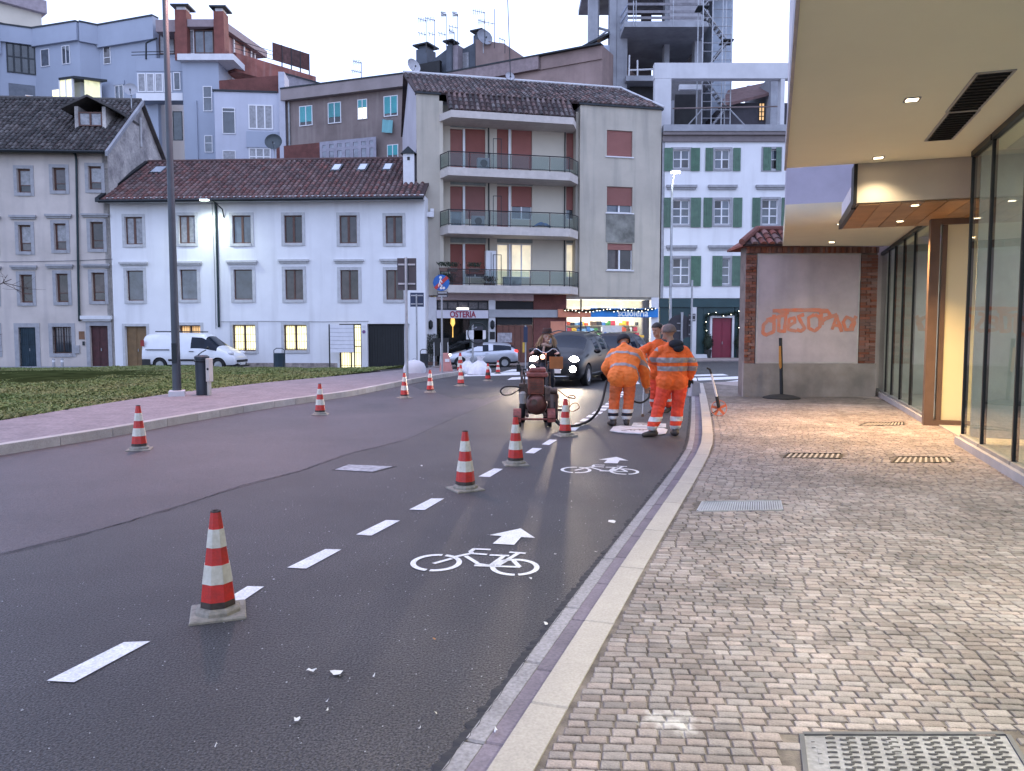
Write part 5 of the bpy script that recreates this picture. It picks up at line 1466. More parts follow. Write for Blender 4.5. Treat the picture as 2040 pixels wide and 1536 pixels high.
# tower wing
f = Frame(E, gp(365, 59.0, 200), gp(437, 59.0, 200))
q = f.rect(365, 124, 437, 330); f.box('tower_wall', 0, f.W, 0, 8, 0, q[3], plaster_blue)
f.box('floor_slab', -.15, f.W + 1.3, -.5, 8, q[3] + .003, q[3] + .45, fascia_white)
for px in ((405, 172, 423, 222), (408, 270, 424, 304)): simple_window(f, px, white_pvc, pane_blue, 1, (.55,))
f.pbox('downpipe', (391, 200, 393, 320), -.1, -.02, plaster_blue)
simple_window(f, (345, 222, 364, 280), dark_metal, dark_glass, 1, label='dark shuttered opening')
mauve = MATS['mauve_fascia']; brickp = mat('penthouse_brick', (.22, .075, .06), .85, var=.15, scale=2, bump=.2, bscale=20)
zsl = q[3] + .46
q2 = f.rect(375, 58, 426, 108, .4); f.box('penthouse_wall', -.9, f.L(426, 80, .4)[0], .9, 6, zsl, q2[3], brickp)
simple_window(f, (375, 60, 387, 108), white_pvc, pane_curtain, 1, (), d=.86); simple_window(f, (388, 60, 426, 107), wood_brown, pane_blue, 2, (), d=.86)
for px, nm in (((349, 19, 372, 112), .2), ((426, 22, 446, 110), .1)):
    q3 = f.rect(*px, nm); ch = f.box('chimney', q3[0], q3[1], nm, nm + 1.0, zsl, q3[3], brickp, E)
    f.box('chimney_top', q3[0] + .1, q3[1] - .1, nm + .1, nm + .9, q3[3] + .002, q3[3] + .25, fascia_white, ch); f.box('chimney_cap', q3[0] - .25, q3[1] + .25, nm - .2, nm + 1.2, q3[3] + .252, q3[3] + .36, dark_metal, ch)
q4 = f.rect(365, 38, 427, 57, .3); f.box('roof_fascia', q4[0], q4[1], .3, 6.5, q4[2] + .15, q4[3], mauve)
# its right flank runs back
f2 = Frame(E, gp(437, 59.2, 100), gp(527, 66.0, 60))
q5 = f2.rect(446, 58, 500, 112, .2)
za, zb_ = f2.L(440, 36)[1], f2.L(440, 60)[1]
f2.box('roof_fascia', .3, f2.W, -.2, 3, q4[2] + .15, q4[3], mauve)
f2.box('penthouse_wall', 1.2, f2.L(500, 85, .3)[0], .3, .9, zsl, q4[2] + .14, brickp)
pk = mat('red_panel', (.33, .14, .12), .7, var=.1, vary=.15)
for a, b in ((449, 464), (468, 485), (488, 497)):
    q6 = f2.rect(a, 62, b, 112, .28); f2.box('wall_panel', q6[0], q6[1], .26, .298, zsl + .1, q4[2] + .05, pk)
for a in (447, 466, 486, 500, 507): x = f2.L(a, 80, .2)[0]; f2.box('post', x - .08, x + .08, .16, .255, zsl + .1, q4[2] + .1, fascia_white)
f2.box('flank_wall', .6, f2.W * .8, .5, .9, 0, zsl - .01, plaster_white)
# brick terrace with a screen
f3 = Frame(E, gp(470, 60.5, 130), gp(628, 66.0, 150))
za, zb_ = f3.L(490, 148)[1], f3.L(490, 112)[1]
ter = mat('terrace_red', (.32, .12, .095), .9, var=.25, scale=.8, streak=((.42, .3, .27), .4))
f3.box('terrace_wall', 0, f3.W, -.1, 4, za, zb_, ter); f3.box('terrace_side', -.15, -.003, -.1, 3, za, zb_, brick_wall_m)
xs0, xs1 = f3.L(543, 120)[0], f3.L(616, 135)[0]
for i in range(4):
    a, b = xs0 + (xs1 - xs0) * i / 4, xs0 + (xs1 - xs0) * (i + 1) / 4
    sc_ = f3.box('privacy_screen', a + .03, b - .03, -.02, .04, zb_ + .35, zb_ + 1.7, mat('reed_screen', (.12, .05, .045), .9, var=.25, scale=3, vary=.2)); f3.box('screen_post', b - .03, b + .03, -.04, .05, zb_ + .003, zb_ + 1.72, dark_metal, sc_)
mb = f3.mb()
for h in (.35, .7, 1.0): mb.tube([(-.1, 0, zb_ + h), (xs0, 0, zb_ + h)], .025, 5)
mb.build('terrace_rail', dark_metal, E)
# low block at the far left
f4 = Frame(E, gp(-60, 66, 40), gp(83, 70, 40)); q = f4.rect(-60, 22, 83, 62); zc = f4.L(70, 25)[1]
f4.box('penthouse_wall', 0, f4.W, 0, 6, ZT - 1, zc, plaster_cream); f4.box('roof_fascia', -.2, f4.W + .3, -.5, 6, zc + .003, zc + 1.1, mat('mauve_fascia2', (.33, .28, .30), .8))
mb = f4.mb()
for h in (.35, .9): mb.tube([(0, -.4, ZT + 1.2 + h), (f4.W, -.4, ZT + 1.2 + h)], .03, 5)
mb.build('terrace_rail', dark_metal, E)

# ------------------------------------------------ lavender block and brown block
Fb = bld('lavender_block', 'pale lavender blue block with white windows behind the red tiled roof', gp(428, 56, 250), gp(568, 56.5, 250), 'building')
z1 = Fb.L(500, 184)[1]; Fb.box('wall', 0, Fb.W, 0, 6, 0, z1, mat('lavender_blue_plaster', (.50, .52, .60), .85, var=.06, scale=.4, streak=((.38, .4, .46), .4)))
a, b = Fb.L(437, 186, .8), Fb.L(556, 150, .8)
mb = Fb.mb(); mb.prism([(a[0], .8, z1 - .1), (b[0], .8, z1 - .1), (b[0], .8, b[1]), (a[0], .8, a[1] + .9)], (0, 2.5, 0)); mb.build('dark_attic', brick_wall_m, Fb.root, fix=True)
Fb.box('coping', -.1, Fb.W - .5, -.1, .79, z1 + .002, z1 + .12, dark_metal)
Fb.pbox('pier', (556, 143, 568, 320), -.35, 1.5, mat('pier_plaster', (.48, .49, .56), .85, var=.06))
for px, c, t, pm in (((443, 215, 469, 267), 1, (.85,), pane_blue), ((495, 209, 544, 258), 3, (), pane_curtain), ((444, 300, 470, 330), 1, (), pane_curtain), ((496, 295, 540, 330), 3, (.5,), pane_curtain)):
    simple_window(Fb, px, white_pvc, pm, c, t)
Fb.pbox('balcony_front', (491, 262, 556, 294), -.12, -.003, plaster_blue)
P = Fb.W2L @ Vector((Fb.L(546, 286, -6)[0], -6, Fb.L(546, 286, -6)[1])); dish(P, .55, 'satellite_dish', 'large dark satellite dish standing above the ridge of the red tiled roof', (.07, .09, .10), mast=1.4, yaw=0.1)
Gb = bld('brown_block', 'brown plastered block with turquoise blinds and a peeling wall behind the red tiled roof', gp(571, 56.5, 250), gp(815, 53.2, 250), 'building')
z1, z0f = Gb.L(680, 168)[1], Gb.L(680, 191)[1]
Gb.box('wall', 0, Gb.W, 0, 6, 0, z0f, plaster_brown); Gb.box('eaves_band', -.1, Gb.W, -.5, 6, z0f + .003, z1, mat('mauve_band', (.30, .255, .25), .85, var=.12, scale=.6)); Gb.box('coping', -.12, Gb.W, -.55, 6, z1 + .002, z1 + .1, dark_metal)
turq = mat('turquoise_blind', (.10, .36, .38), .6, var=.06, vary=.15)
for px, bf in (((597, 211, 623, 251), .8), ((654, 204, 680, 246), .7), ((765, 191, 793, 232), .85), ((772, 288, 794, 330), .5)): simple_window(Gb, px, white_pvc, pane_m, 2, (), blind=turq, bfrac=bf)
simple_window(Gb, (713, 198, 732, 238), white_pvc, pane_lit, 2, (), blind=turq, bfrac=.42, label='narrow lit window under a turquoise blind')
gl = simple_window(Gb, (638, 278, 750, 335), mat('mauve_frame', (.33, .32, .38), .6), mat('veranda_glass', (.34, .36, .42), .3, var=.25, scale=2), 7, (.7,), d=-.4, label='long glazed veranda')
Gb.pbox('brick_infill', (551, 288, 638, 335), -.38, -.003, brick_wall_m)
Gb.pbox('downpipe', (574, 200, 577, 300), -.12, -.02, steel)
P = Gb.W2L @ Vector((Gb.L(772, 237, -.2)[0], -.2, Gb.L(772, 237, -.2)[1])); g = empty('hanging_cloth', P, Gb.root.rotation_euler.z, 'turquoise cloth hung out under the right window of the brown block', 'cloth')
m = MB(); rn = random.Random(4); vs = []
for i in range(7):
    for j in range(5): vs.append(((i - 3) * .13, -.05 * math.sin(i * 1.7) - .03 * j, -j * .22 - .02 * i))
m.add(vs, [(i * 5 + j, i * 5 + j + 1, i * 5 + j + 6, i * 5 + j + 5) for i in range(6) for j in range(4)]); m.build('cloth_sheet', turq, g, smooth=60); m = MB(); m.tube([(-.5, -.02, .01), (.5, -.02, .01)], .015, 5); m.build('clothes_rod', steel, g)
Wb = bld('grey_gable', 'grey side wall showing above the brown block', gp(571, 63, 150), gp(668, 63, 150), 'building')
a, b = Wb.L(571, 148), Wb.L(668, 176); mb = Wb.mb(); mb.prism([(0, 0, 0), (Wb.W, 0, 0), (Wb.W, 0, b[1]), (0, 0, a[1])], (0, 4, 0)); mb.build('wall', mat('grey_wall', (.33, .31, .34), .9, var=.15, streak=((.2, .2, .22), .5)), Wb.root, fix=True)
mb = Wb.mb(); mb.prism([(-.1, -.1, a[1]), (Wb.W, -.1, b[1]), (Wb.W, -.1, b[1] + .1), (-.1, -.1, a[1] + .1)], (0, 4, 0)); mb.build('coping', dark_metal, Wb.root, fix=True)

Hb = bld('pink_block', 'long pinkish block with cluttered dark rooftop behind the beige apartment block', gp(800, 62, 130), gp(1200, 54, 130), 'building')
a, c_ = Hb.L(831, 152), Hb.L(1169, 106); z1 = (a[1] + c_[1]) / 2
Hb.box('wall', 0, Hb.W, 0, 8, 0, z1 - .9, plaster_pink); Hb.box('parapet', 0, Hb.W * .72, -.35, 8, z1 - .897, z1, mat('mauve_parapet', (.32, .25, .25), .9, var=.15, streak=((.2, .15, .15), .5))); Hb.box('parapet', Hb.W * .723, Hb.W, -.1, 8, z1 - .897, z1, plaster_pink)
Hb.box('coping', -.1, Hb.W, -.4, .2, z1 + .002, z1 + .1, dark_metal)
slate = mat('slate_grey', (.10, .115, .14), .8, var=.15, scale=1.5)
def roofbox(px, d0, d1, m, name='roof_house', cap=False, slope=0):
    q = Hb.rect(*px, d0); z0 = z1 - .1
    mb = Hb.mb()
    if slope: mb.prism([(q[0], d0, z0), (q[1], d0, z0), (q[1], d0, q[3]), (q[0], d0, q[3] - slope)], (0, d1 - d0, 0))
    else: mb.box(q[0], q[1], d0, d1, z0, q[3])
    o = mb.build(name, m, Hb.root, fix=True)
    if cap: Hb.box('chimney_cap', q[0] - .2, q[1] + .2, d0 - .2, d1 + .2, q[3] + .25, q[3] + .36, dark_metal, o); Hb.box('chimney_neck', q[0] + .2, q[1] - .2, d0 + .1, d1 - .1, q[3] + .002, q[3] + .248, slate, o)
    return o
roofbox((829, 97, 851, 150), .2, 1.4, slate, 'chimney', True)
roofbox((851.5, 96, 899, 150), .6, 4, slate, slope=1.0); roofbox((834, 124, 876, 150), -.1, .19, iron_dark, 'dark_opening')
roofbox((889, 90, 899.5, 150), -.1, .55, slate, 'chimney', True); roofbox((900, 90, 912, 146), .1, 1.5, mat('mauve_wall', (.30, .26, .28), .9), 'stack_wall')
roofbox((912.5, 88, 947, 140), .8, 4, slate, slope=.4); q = Hb.rect(922, 105, 934, 136, .78); Hb.box('roof_door', q[0], q[1], .74, .79, q[2], q[3], pane_curtain)
o_ = roofbox((947.5, 92, 1004, 134), .2, 4, plaster_pink, slope=-.7)
roofbox((943, 69, 958, 92), 1.5, 2.4, slate, 'chimney', True)
P = Hb.W2L @ Vector((Hb.L(963, 78, 0)[0], 0, Hb.L(963, 78, 0)[1])); dish(P, .62, 'satellite_dish', 'large grey satellite dish on the rooftop chimney', (.34, .36, .40), mast=1.0, yaw=.5)
P = Hb.W2L @ Vector((Hb.L(821, 134, -1)[0], -1, Hb.L(821, 134, -1)[1])); dish(P, .58, 'satellite_dish', 'pale satellite dish left of the rooftop clutter, above the ridge of the apartment block', (.55, .55, .58), mast=1.4, yaw=.75)
P = C.W2L @ Vector((C.L(1015, 154, ym)[0], ym, C.L(1015, 154, ym)[1])); dish(P, .28, 'satellite_dish', 'tiny pale satellite dish on the ridge of the apartment block', (.5, .5, .55), mast=.4)
def antenna(px, top, bot, Y, label, arms, group='aerials on the rooftops', tilt=0):
    b = at(px, bot, Y); t = at(px + tilt, top, Y); g = empty('aerial', b, 0, label, 'aerial', group)
    m = MB(); m.tube([(0, 0, 0), (t.x - b.x, 0, t.z - b.z)], .028, 5); m.build('mast', dark_metal, g)
    for (k, L_, n, sx) in arms:
        z = (t.z - b.z) * k; m = MB(); x0 = (t.x - b.x) * k; x1 = x0 + sx * L_
        m.tube([(x0, 0, z), (x1, -.15, z + .1)], .022, 4)
        for i in range(n):
            x = x0 + (x1 - x0) * (i + .6) / n; h = .16 + .1 * i / n; m.tube([(x, -.4, z + .07), (x, .35, z + .07)], .014, 4); m.tube([(x, -.1, z - h), (x, -.1, z + h)], .012, 4)
        m.build('yagi', dark_metal, g)
for args in ((849, 40, 105, 60, 'thin aerial above the left rooftop chimney', [(.98, .6, 5, -1), (.55, .6, 3, -1)]), (866, 39, 100, 60, 'second thin aerial from the left above the dark roofs', [(.98, .7, 6, -1), (.5, .5, 2, -1)]),
             (889, 28, 92, 59, 'aerial with a dense comb above the third chimney', [(.97, .4, 7, -1), (.35, .6, 3, -1)]), (912, 28, 90, 59, 'aerial with a long low arm beside the stack wall', [(.97, .4, 7, -1), (.55, .7, 3, -1)]),
             (905, 64, 88, 58.7, 'short aerial between two taller ones', [(.95, .4, 5, -1)]), (966, 24, 92, 58, 'aerial behind the rooftop dish', [(.98, .9, 6, -1), (.7, .5, 6, -1)]), (985, 18, 96, 57.5, 'tall aerial at the right of the pink roof box', [(.62, .8, 3, -1)]),
             (1006, 80, 106, 57.2, 'small aerial at the right corner of the pink roof box', [(.98, .45, 4, -1)]), (720, 124, 165, 57, 'aerial on the roof of the brown block', [(.96, .6, 5, -1), (.5, .7, 5, -1)])):
    antenna(*args)
antenna(1017, -40, 150, 47.5, 'very tall thin mast rising from the ridge of the apartment block', [], tilt=-7)
for px_, Y_ in ((674, 57), (723, 56.5)):
    pass

# ------------------------------------------------ unfinished concrete tower
I = bld('concrete_tower', 'unfinished bare concrete tower with open floors and guard rails', gp(1167, 56, 100), gp(1462, 56, 100), 'building')
def ib(name, px, d0, d1, m=concrete, at_=None, parent=None): return I.pbox(name, px, d0, d1, m, parent, at=d0 if at_ is None else at_)
ib('column', (1173, -60, 1191, 110), 0, .8); ib('column', (1192, -60, 1194, 100), .8, 6)
ib('wall_panel', (1167, 90, 1214, 170), -.3, -.02, plaster_blue); ib('column', (1214, -60, 1228, 240), -.2, .6); ib('block_wall', (1228.5, -60, 1250, 240), -.15, .8)
cap_ = I.rect(1167, 80, 1214, 92, -.3); mb = I.mb(); mb.prism([(cap_[0] - 1.2, -.4, cap_[2] - .6), (cap_[1], -.4, cap_[3] + .4), (cap_[1], -.4, cap_[3] + .55), (cap_[0] - 1.2, -.4, cap_[2] - .45)], (0, .9, 0)); mb.build('wall_coping', dark_metal, I.root, fix=True)
mb = I.mb(); a, b = I.L(1192, 75, .3), I.L(1214, 58, .3); c_, d_ = I.L(1192, 56, .3), I.L(1214, 62, .3)
mb.tube([(a[0], .3, a[1]), (b[0], .3, b[1])], .08, 5); mb.tube([(c_[0], .3, c_[1]), (d_[0], .3, d_[1])], .1, 5); mb.build('brace', concrete, I.root)
zs2 = I.L(1320, 52, -2.2)[1]; zu = I.L(1320, 66, 0)[1]
x0, x1 = I.L(1226, 60, -2.2)[0], I.L(1412, 60, -2.2)[0]
mb = I.mb(); xa_, xb_ = I.L(1245, 60, 0)[0], I.L(1412, 60, 0)[0]
I.box('cantilever_slab', x0 + .6, x1, -2.2, 6.5, zs2 - .05, zs2 + .32, concrete)
lowz = I.L(1275, 158, -.3)[1]; I.box('floor_slab', I.L(1245, 158, -.3)[0], I.L(1420, 158, -.3)[0], -.8, 6.5, lowz - .25, lowz + .1, concrete)
I.box('ground_slab', I.L(1226, 158, -.3)[0], I.L(1462, 158, -.3)[0], .2, 6.5, 0, lowz - 6.0, concrete)
topz = I.L(1320, -45, 0)[1]; I.box('roof_slab', 0, I.W, -1, 6.5, topz, topz + .4, concrete)
DD = 6.0
def bk(px): q = I.rect(*px, DD); return q
hb = [bk((1298, 112, 1321, 158)), bk((1333, 113, 1343, 125)), bk((1250, 16, 1278, 48)), bk((1298, 16, 1320, 48)), bk((1255, -40, 1282, 1))]
wl = I.L(1232, 60, DD)[0]; wr = I.L(1425, 60, DD)[0]
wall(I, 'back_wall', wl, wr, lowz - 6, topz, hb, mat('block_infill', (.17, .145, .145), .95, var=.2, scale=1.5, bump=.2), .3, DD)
ib('column', (1324, -60, 1334, 240), 1.0, 1.8); ib('infill_wall', (1334.5, -60, 1400, 47), .9, 1.2, mat('board_wall', (.44, .43, .46), .9, var=.12, streak=((.3, .3, .32), .5)))
ib('lintel_beam', (1250, 68, 1400, 80), .2, 1.0); ib('column', (1383, 80, 1398, 240), .3, 1.2)
ib('stair_core', (1418, -60, 1459, 265), 2.5, 7, mat('blue_concrete', (.36, .41, .48), .9, var=.12))
brd = mat('guard_board', (.26, .25, .27), .8, var=.2)
zt_ = zs2 + .32; xg0, xg1 = I.L(1250, 30, -2.15)[0], x1
for h in (.15, .55, 1.05): I.box('guard_board', xg0, xg1, -2.19, -2.14, zt_ + h, zt_ + h + .17, brd)
mb = I.mb()
for px in (1262, 1267, 1341, 1398, 1409): x = I.L(px, 30, -2.2)[0]; mb.tube([(x, -2.2, zt_ - .3), (x, -2.2, zt_ + 1.35)], .035, 5)
mb.build('guard_posts', steel, I.root); tag(bpy.data.objects['guard_posts'], kind='stuff')
for h in (.15, .6, 1.05):
    mb = I.mb(); mb.prism([(x0 + .6, -.2, zt_ + h), (xg0, -2.1, zt_ + h), (xg0, -2.1, zt_ + h + .17), (x0 + .6, -.2, zt_ + h + .17)], (.05, .03, 0)); mb.build('guard_board', plaster_blue, I.root, fix=True)
mb = I.mb()
for (xa_, ya_, xb_, yb_) in ((1254, 140, 1300, 138), (1252, 155, 1300, 154), (1254, 110, 1253, 155), (1270, 120, 1270, 155)):
    a, b = I.L(xa_, ya_, -.5), I.L(xb_, yb_, -.5); mb.tube([(a[0], -.5, a[1]), (b[0], -.5, b[1])], .06, 5)
mb.build('guard_rail', fascia_white, I.root)
ib('dark_opening', (1255, 168, 1310, 240), .5, .6, iron_dark)
# ------------------------------------------------ white frame on the terrace of the shuttered house
J = bld('terrace_frame', 'white concrete portal frame on the terrace above the shuttered house', gp(1304, 46.6, 200), gp(1620, 46.6, 200), 'frame')
J.pbox('left_wall', (1304, 156.5, 1337, 256), 0, .5, concrete_pale); J.pbox('beam', (1304, 125, 1640, 156), 0, .55, concrete_pale); J.pbox('post', (1555, 156.5, 1563, 256), 0, .5, concrete_pale)
zt0 = D.L(1440, 251)[1]; J.box('terrace_floor', -.6, J.W, -.7, 9, zt0 - .25, zt0 - .02, concrete)
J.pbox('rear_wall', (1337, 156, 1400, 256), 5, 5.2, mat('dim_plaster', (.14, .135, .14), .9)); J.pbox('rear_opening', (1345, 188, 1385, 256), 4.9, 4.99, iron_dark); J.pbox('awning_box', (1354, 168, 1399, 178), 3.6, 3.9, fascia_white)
J.pbox('pipe_column', (1338, 200, 1343, 256), 4.4, 4.8, concrete)
a, b = J.L(1340, 216, 1.0), J.L(1556, 212, 1.0); mb = J.mb(); mb.tube([(a[0], 1, a[1]), (b[0], 1, b[1])], .045, 6); mb.build('guard_rail', mat('rusty_rail', (.2, .15, .14), .6), J.root)
# scaffold stair tower
sc = empty('scaffold_tower', (J.W2L @ Vector((J.L(1428, 250, 1.8)[0], 1.8, zt0))), 0, 'galvanised scaffold stair tower standing on the terrace in front of the concrete tower', 'scaffold')
S_ = Frame(sc, gp(1399, 48.4, 250), gp(1456, 48.4, 250)); ztop_ = S_.L(1428, -60)[1]
cw = [S_.L(p, 150)[0] for p in (1399, 1418, 1438, 1456)]
for y_ in (0, 1.3):
    for x in (cw if y_ == 0 else (cw[0], cw[3])): mb = S_.mb(); mb.tube([(x, y_, zt0), (x, y_, ztop_)], .035, 6); mb.build('upright', steel, sc)
mb = S_.mb(); z = zt0 + .3; k = 0
while z < ztop_:
    mb.tube([(cw[0], 0, z), (cw[3], 0, z)] if z < S_.L(1428, 160)[1] else [(cw[0] if k % 3 else cw[1], 0, z), (cw[3], 0, z)], .026, 5)
    z += .5; k += 1
mb.build('rungs', steel, sc); tag(bpy.data.objects['rungs'], kind='stuff')
z = zt0 + .1; k = 0
while z < ztop_ - 2:
    mb = S_.mb(); xa_, xb_ = (cw[0] + .1, cw[3] - .1) if k % 2 == 0 else (cw[3] - .1, cw[0] + .1)
    for y_ in (.45, 1.1): mb.tube([(xa_, y_, z), (xb_, y_, z + 2)], .04, 5)
    for i in range(8): t = (i + .5) / 8; x = xa_ + (xb_ - xa_) * t; mb.box(x - .11, x + .11, .46, 1.09, z + 2 * t - .015, z + 2 * t + .015)
    mb.build('stair_flight', steel, sc); S_.box('landing', min(xb_, xb_ - .0) - .35, xb_ + .35, .3, 1.25, z + 2.0, z + 2.06, dark_metal, sc); z += 2; k += 1
for xx, xe in ((cw[0], -1.6), (cw[3], 1.7)): mb = S_.mb(); mb.tube([(xx, 0, zt0 + 1.8), (xx + xe, -.1, zt0 + .02)], .045, 6); mb.build('raking_shore', steel, sc)
# brown roofed house to the right behind the frame
Kb = bld('brown_roof_house', 'small dark house with a brown roof and one lit barred window behind the white frame', gp(1440, 55, 200), gp(1600, 55, 200), 'house')
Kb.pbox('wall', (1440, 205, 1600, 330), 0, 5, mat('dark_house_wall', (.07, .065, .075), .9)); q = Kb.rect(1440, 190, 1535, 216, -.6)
a, b, c_, d_ = Kb.L(1435, 215, -.6), Kb.L(1534, 190, -.6), Kb.L(1534, 168, 2.5), Kb.L(1450, 185, 2.5)
mb = Kb.mb(); mb.prism([(a[0], -.6, a[1]), (b[0], -.6, b[1]), (c_[0], 2.5, c_[1]), (d_[0], 2.5, d_[1])], (0, 0, .2)); mb.build('roof', mat('brown_roof', (.17, .10, .095), .9, var=.2), Kb.root, fix=True)
Kb.pbox('grey_wall', (1534.5, 150, 1560, 330), -1, 5, concrete); Kb.pbox('roof_cap', (1489, 170, 1534, 180), 2.6, 4, mat('brown_roof2', (.12, .08, .08), .9))
simple_window(Kb, (1511, 205, 1523, 241), dark_metal, pane_warm, 2, (.25, .5, .75), label='small lit barred window')

# ================================================================== BRICK GARDEN WALL
Kw = bld('garden_wall', 'rendered garden wall with brick piers, a tiled coping and an orange graffiti scrawl', at(1482, 740, WALL_Y)[:2], at(1742, 740, WALL_Y)[:2], 'wall')
z0 = -.05; zp = Kw.L(1600, 724)[1]; zt = Kw.L(1600, 492)[1]; zpan = Kw.L(1600, 505)[1]
grout = mat('grout', (.23, .19, .17), .95, var=.2)
xL0, xL1 = 0, Kw.L(1505, 620)[0]; xR0, xR1 = Kw.L(1713, 620)[0], Kw.W
Kw.box('wall_core', .0, Kw.W, .03, .45, z0, zt, grout)
rend = mat('graffiti_render', (.53, .45, .47), .9, var=.12, scale=1.3, bump=.25, bscale=12, streak=((.27, .24, .24), .45))
Kw.box('render_panel', xL1 + .06, xR0 - .06, -.012, .029, zp, zpan - .02, rend)
mb = bars(Kw, xL1 + .02, xR0 - .02, zp, zpan, .04, -.02, .029); mb.build('panel_edge', mat('lime_edge', (.5, .46, .45), .9), Kw.root)
Kw.box('base_course', -.03, Kw.W + .01, -.06, .028, z0, zp - .003, mat('base_render', (.36, .31, .285), .95, var=.2, scale=1.2, bump=.35, bscale=9, streak=((.16, .15, .14), .5)))
bme = MB(); bme.box(-.5, .5, 0, 1, -.5, .5); brick_me = bme.mesh('brick', brick_m)
def brick(x0, x1, y0, y1, za, zb_):
    o = obj('brick', brick_me, Kw.root); o.matrix_local = Kw.M @ Matrix.Translation(((x0 + x1) / 2, y0, (za + zb_) / 2)) @ Matrix.Diagonal((x1 - x0, y1 - y0, zb_ - za, 1)); return o
rn = random.Random(6); h = .068; z = zp; k = 0
while z + h < zt - .16:
    for (a, b) in ((xL0, xL1), (xR0, xR1)):
        cut = a + (b - a) * (.62 if k % 2 else .36)
        brick(a, cut - .006, -.01 - rn.random() * .006, .031, z + .005, z + h - .004); brick(cut + .006, b - .002, -.01 - rn.random() * .006, .031, z + .005, z + h - .004)
    z += h; k += 1
zc = z
x = xL0
while x < xR1 - .04:
    w = .062; brick(x + .004, x + w - .004, -.07 - (.02 if int(x / w) % 2 else 0), .031, zt - .14, zt - .005); x += w
Kw.box('string_course', xL1 + .003, xR0 - .003, -.012, .0285, zpan + .002, zt - .145, brick_wall_m)
Kw.box('sky_gap_filler', Kw.W * .5, Kw.W + 3, .7, .9, z0, zt + 2.5, rend)  # added only to shut out the bright sky gap under the canopy
# tiled coping with a hip at the left end
te = (0, 0)
zr_, zl_ = zt + .42, zt + .03
rf = tile_roof(Kw, Kw.root, (-.18, -.28, zl_), (Kw.W, -.28, zl_), (.35, .35, zr_), (Kw.W, .35, zr_), .19, .24, mat('coping_tile', (.24, .10, .08), .85, var=.25, scale=3, col2=(.12, .06, .055), vary=.3, attr=True, speck=.2), roof_base_m, 120, .008, 5, r=.075, thick=.05)
mb = Kw.mb(); mb.prism([(-.18, -.28, zl_), (.35, .35, zr_), (-.18, .98, zl_)], (0, 0, -.05)); mb.prism([(-.18, .98, zl_), (.35, .35, zr_), (Kw.W, .35, zr_), (Kw.W, .98, zl_)], (0, 0, -.05)); mb.build('coping_back', MATS['coping_tile'], rf, fix=True)
mb = Kw.mb()
mb.tube([(.35, .35, zr_ + .03), (Kw.W, .35, zr_ + .03)], .08, 8); mb.tube([(-.2, -.3, zl_ + .05), (.35, .35, zr_ + .04)], .075, 8); mb.build('ridge', MATS['coping_tile'], rf)
# graffiti scrawl: thin sprayed strokes
m = Kw.mb(); gw = .08
def gs(pts, w=gw):
    P = [Kw.L(1440 + x / 3.338, 420 + y / 3.338, -.014) for x, y in pts]
    n = []
    for a, b in zip(P[:-1], P[1:]):
        for t in np.linspace(0, 1, 5)[:-1]: n.append((a[0] + (b[0] - a[0]) * t, a[1] + (b[1] - a[1]) * t))
    n.append(P[-1])
    dep = -.0145 - .0006 * len(STK); STK.append(1)
    vs = []
    for i, p in enumerate(n):
        dep -= .00012; a = n[max(0, i - 1)]; b = n[min(len(n) - 1, i + 1)]; d = Vector((b[0] - a[0], b[1] - a[1])).normalized(); q = Vector((-d.y, d.x)) * w / 2 * rn.uniform(.8, 1.15)
        vs += [(p[0] + q.x, dep, p[1] + q.y), (p[0] - q.x, dep, p[1] - q.y)]
    m.add(vs, [(2 * i, 2 * i + 1, 2 * i + 3, 2 * i + 2) for i in range(len(n) - 1)])
STK = []
for s_ in ([(335, 735), (300, 730), (270, 760), (265, 815), (290, 825), (345, 800)], [(340, 690), (340, 800)], [(290, 725), (420, 690)], [(375, 690), (370, 800), (420, 800)], [(365, 670), (440, 680)], [(420, 680), (410, 800)],
           [(430, 770), (480, 740), (475, 710), (440, 720), (435, 790), (490, 800)], [(540, 690), (500, 700), (520, 740), (545, 780), (520, 800), (490, 790)], [(610, 690), (570, 710), (570, 780), (610, 800), (645, 770), (645, 710), (610, 688)],
           [(650, 665), (660, 760)], [(640, 670), (700, 670), (715, 700), (665, 730)], [(670, 720), (760, 690)], [(760, 690), (725, 790)], [(755, 700), (790, 805)], [(730, 760), (790, 765)],
           [(855, 720), (820, 705), (800, 740), (815, 790), (860, 790), (875, 740), (840, 710)], [(330, 665), (480, 660), (640, 660), (700, 665)], [(845, 780), (885, 700)]): gs(s_)
tag(m.build('graffiti', mat('orange_spray', (.64, .17, .08), .85, var=.3, scale=5, col2=(.44, .24, .19)), Kw.root), 'orange sprayed scrawl of looping letters')
# ================================================================== GLASS FRONTED BUILDING, right (local x = away from the road, y = along it)
MBd = empty('glass_building', (0, 0, 0), -RA, 'modern cream building with a deep soffit, downlights and a glass front on the right', 'building')
def tray(px, py, T):
    d = ray(px, py); den = d.x * UY - d.y * UX; k = T / den; p = Vector((0, 0, HC)) + d * k
    return st(p)[0], p.z
def sray(px, py, S):
    d = ray(px, py); den = d.x * UX + d.y * UY; k = S / den; p = Vector((0, 0, HC)) + d * k
    return st(p)[1], p.z
T = T_GLASS
ZC = tray(1915, 325, T)[1]
T_E = (st(onz(1566, 330, ZC))[1] + st(onz(1590, 3, ZC))[1]) / 2
S_E = st(onz(1566, 335, ZC))[0]
ZW = sray(1800, 400, S_E)[1]
T_B = sray(1708, 370, S_E)[0]
S_W = st(onz(1690, 452, ZW))[0]
S_D = st(onz(1880, 848, ZP))[0]
S_F = tray(1750, 640, T)[0]
print('glass', T, 'ZC', ZC, 'T_E', T_E, 'S_E', S_E, 'ZW', ZW, 'T_B', T_B, 'S_W', S_W, 'S_D', S_D, 'S_F', S_F, 'corner', S_CORNER)
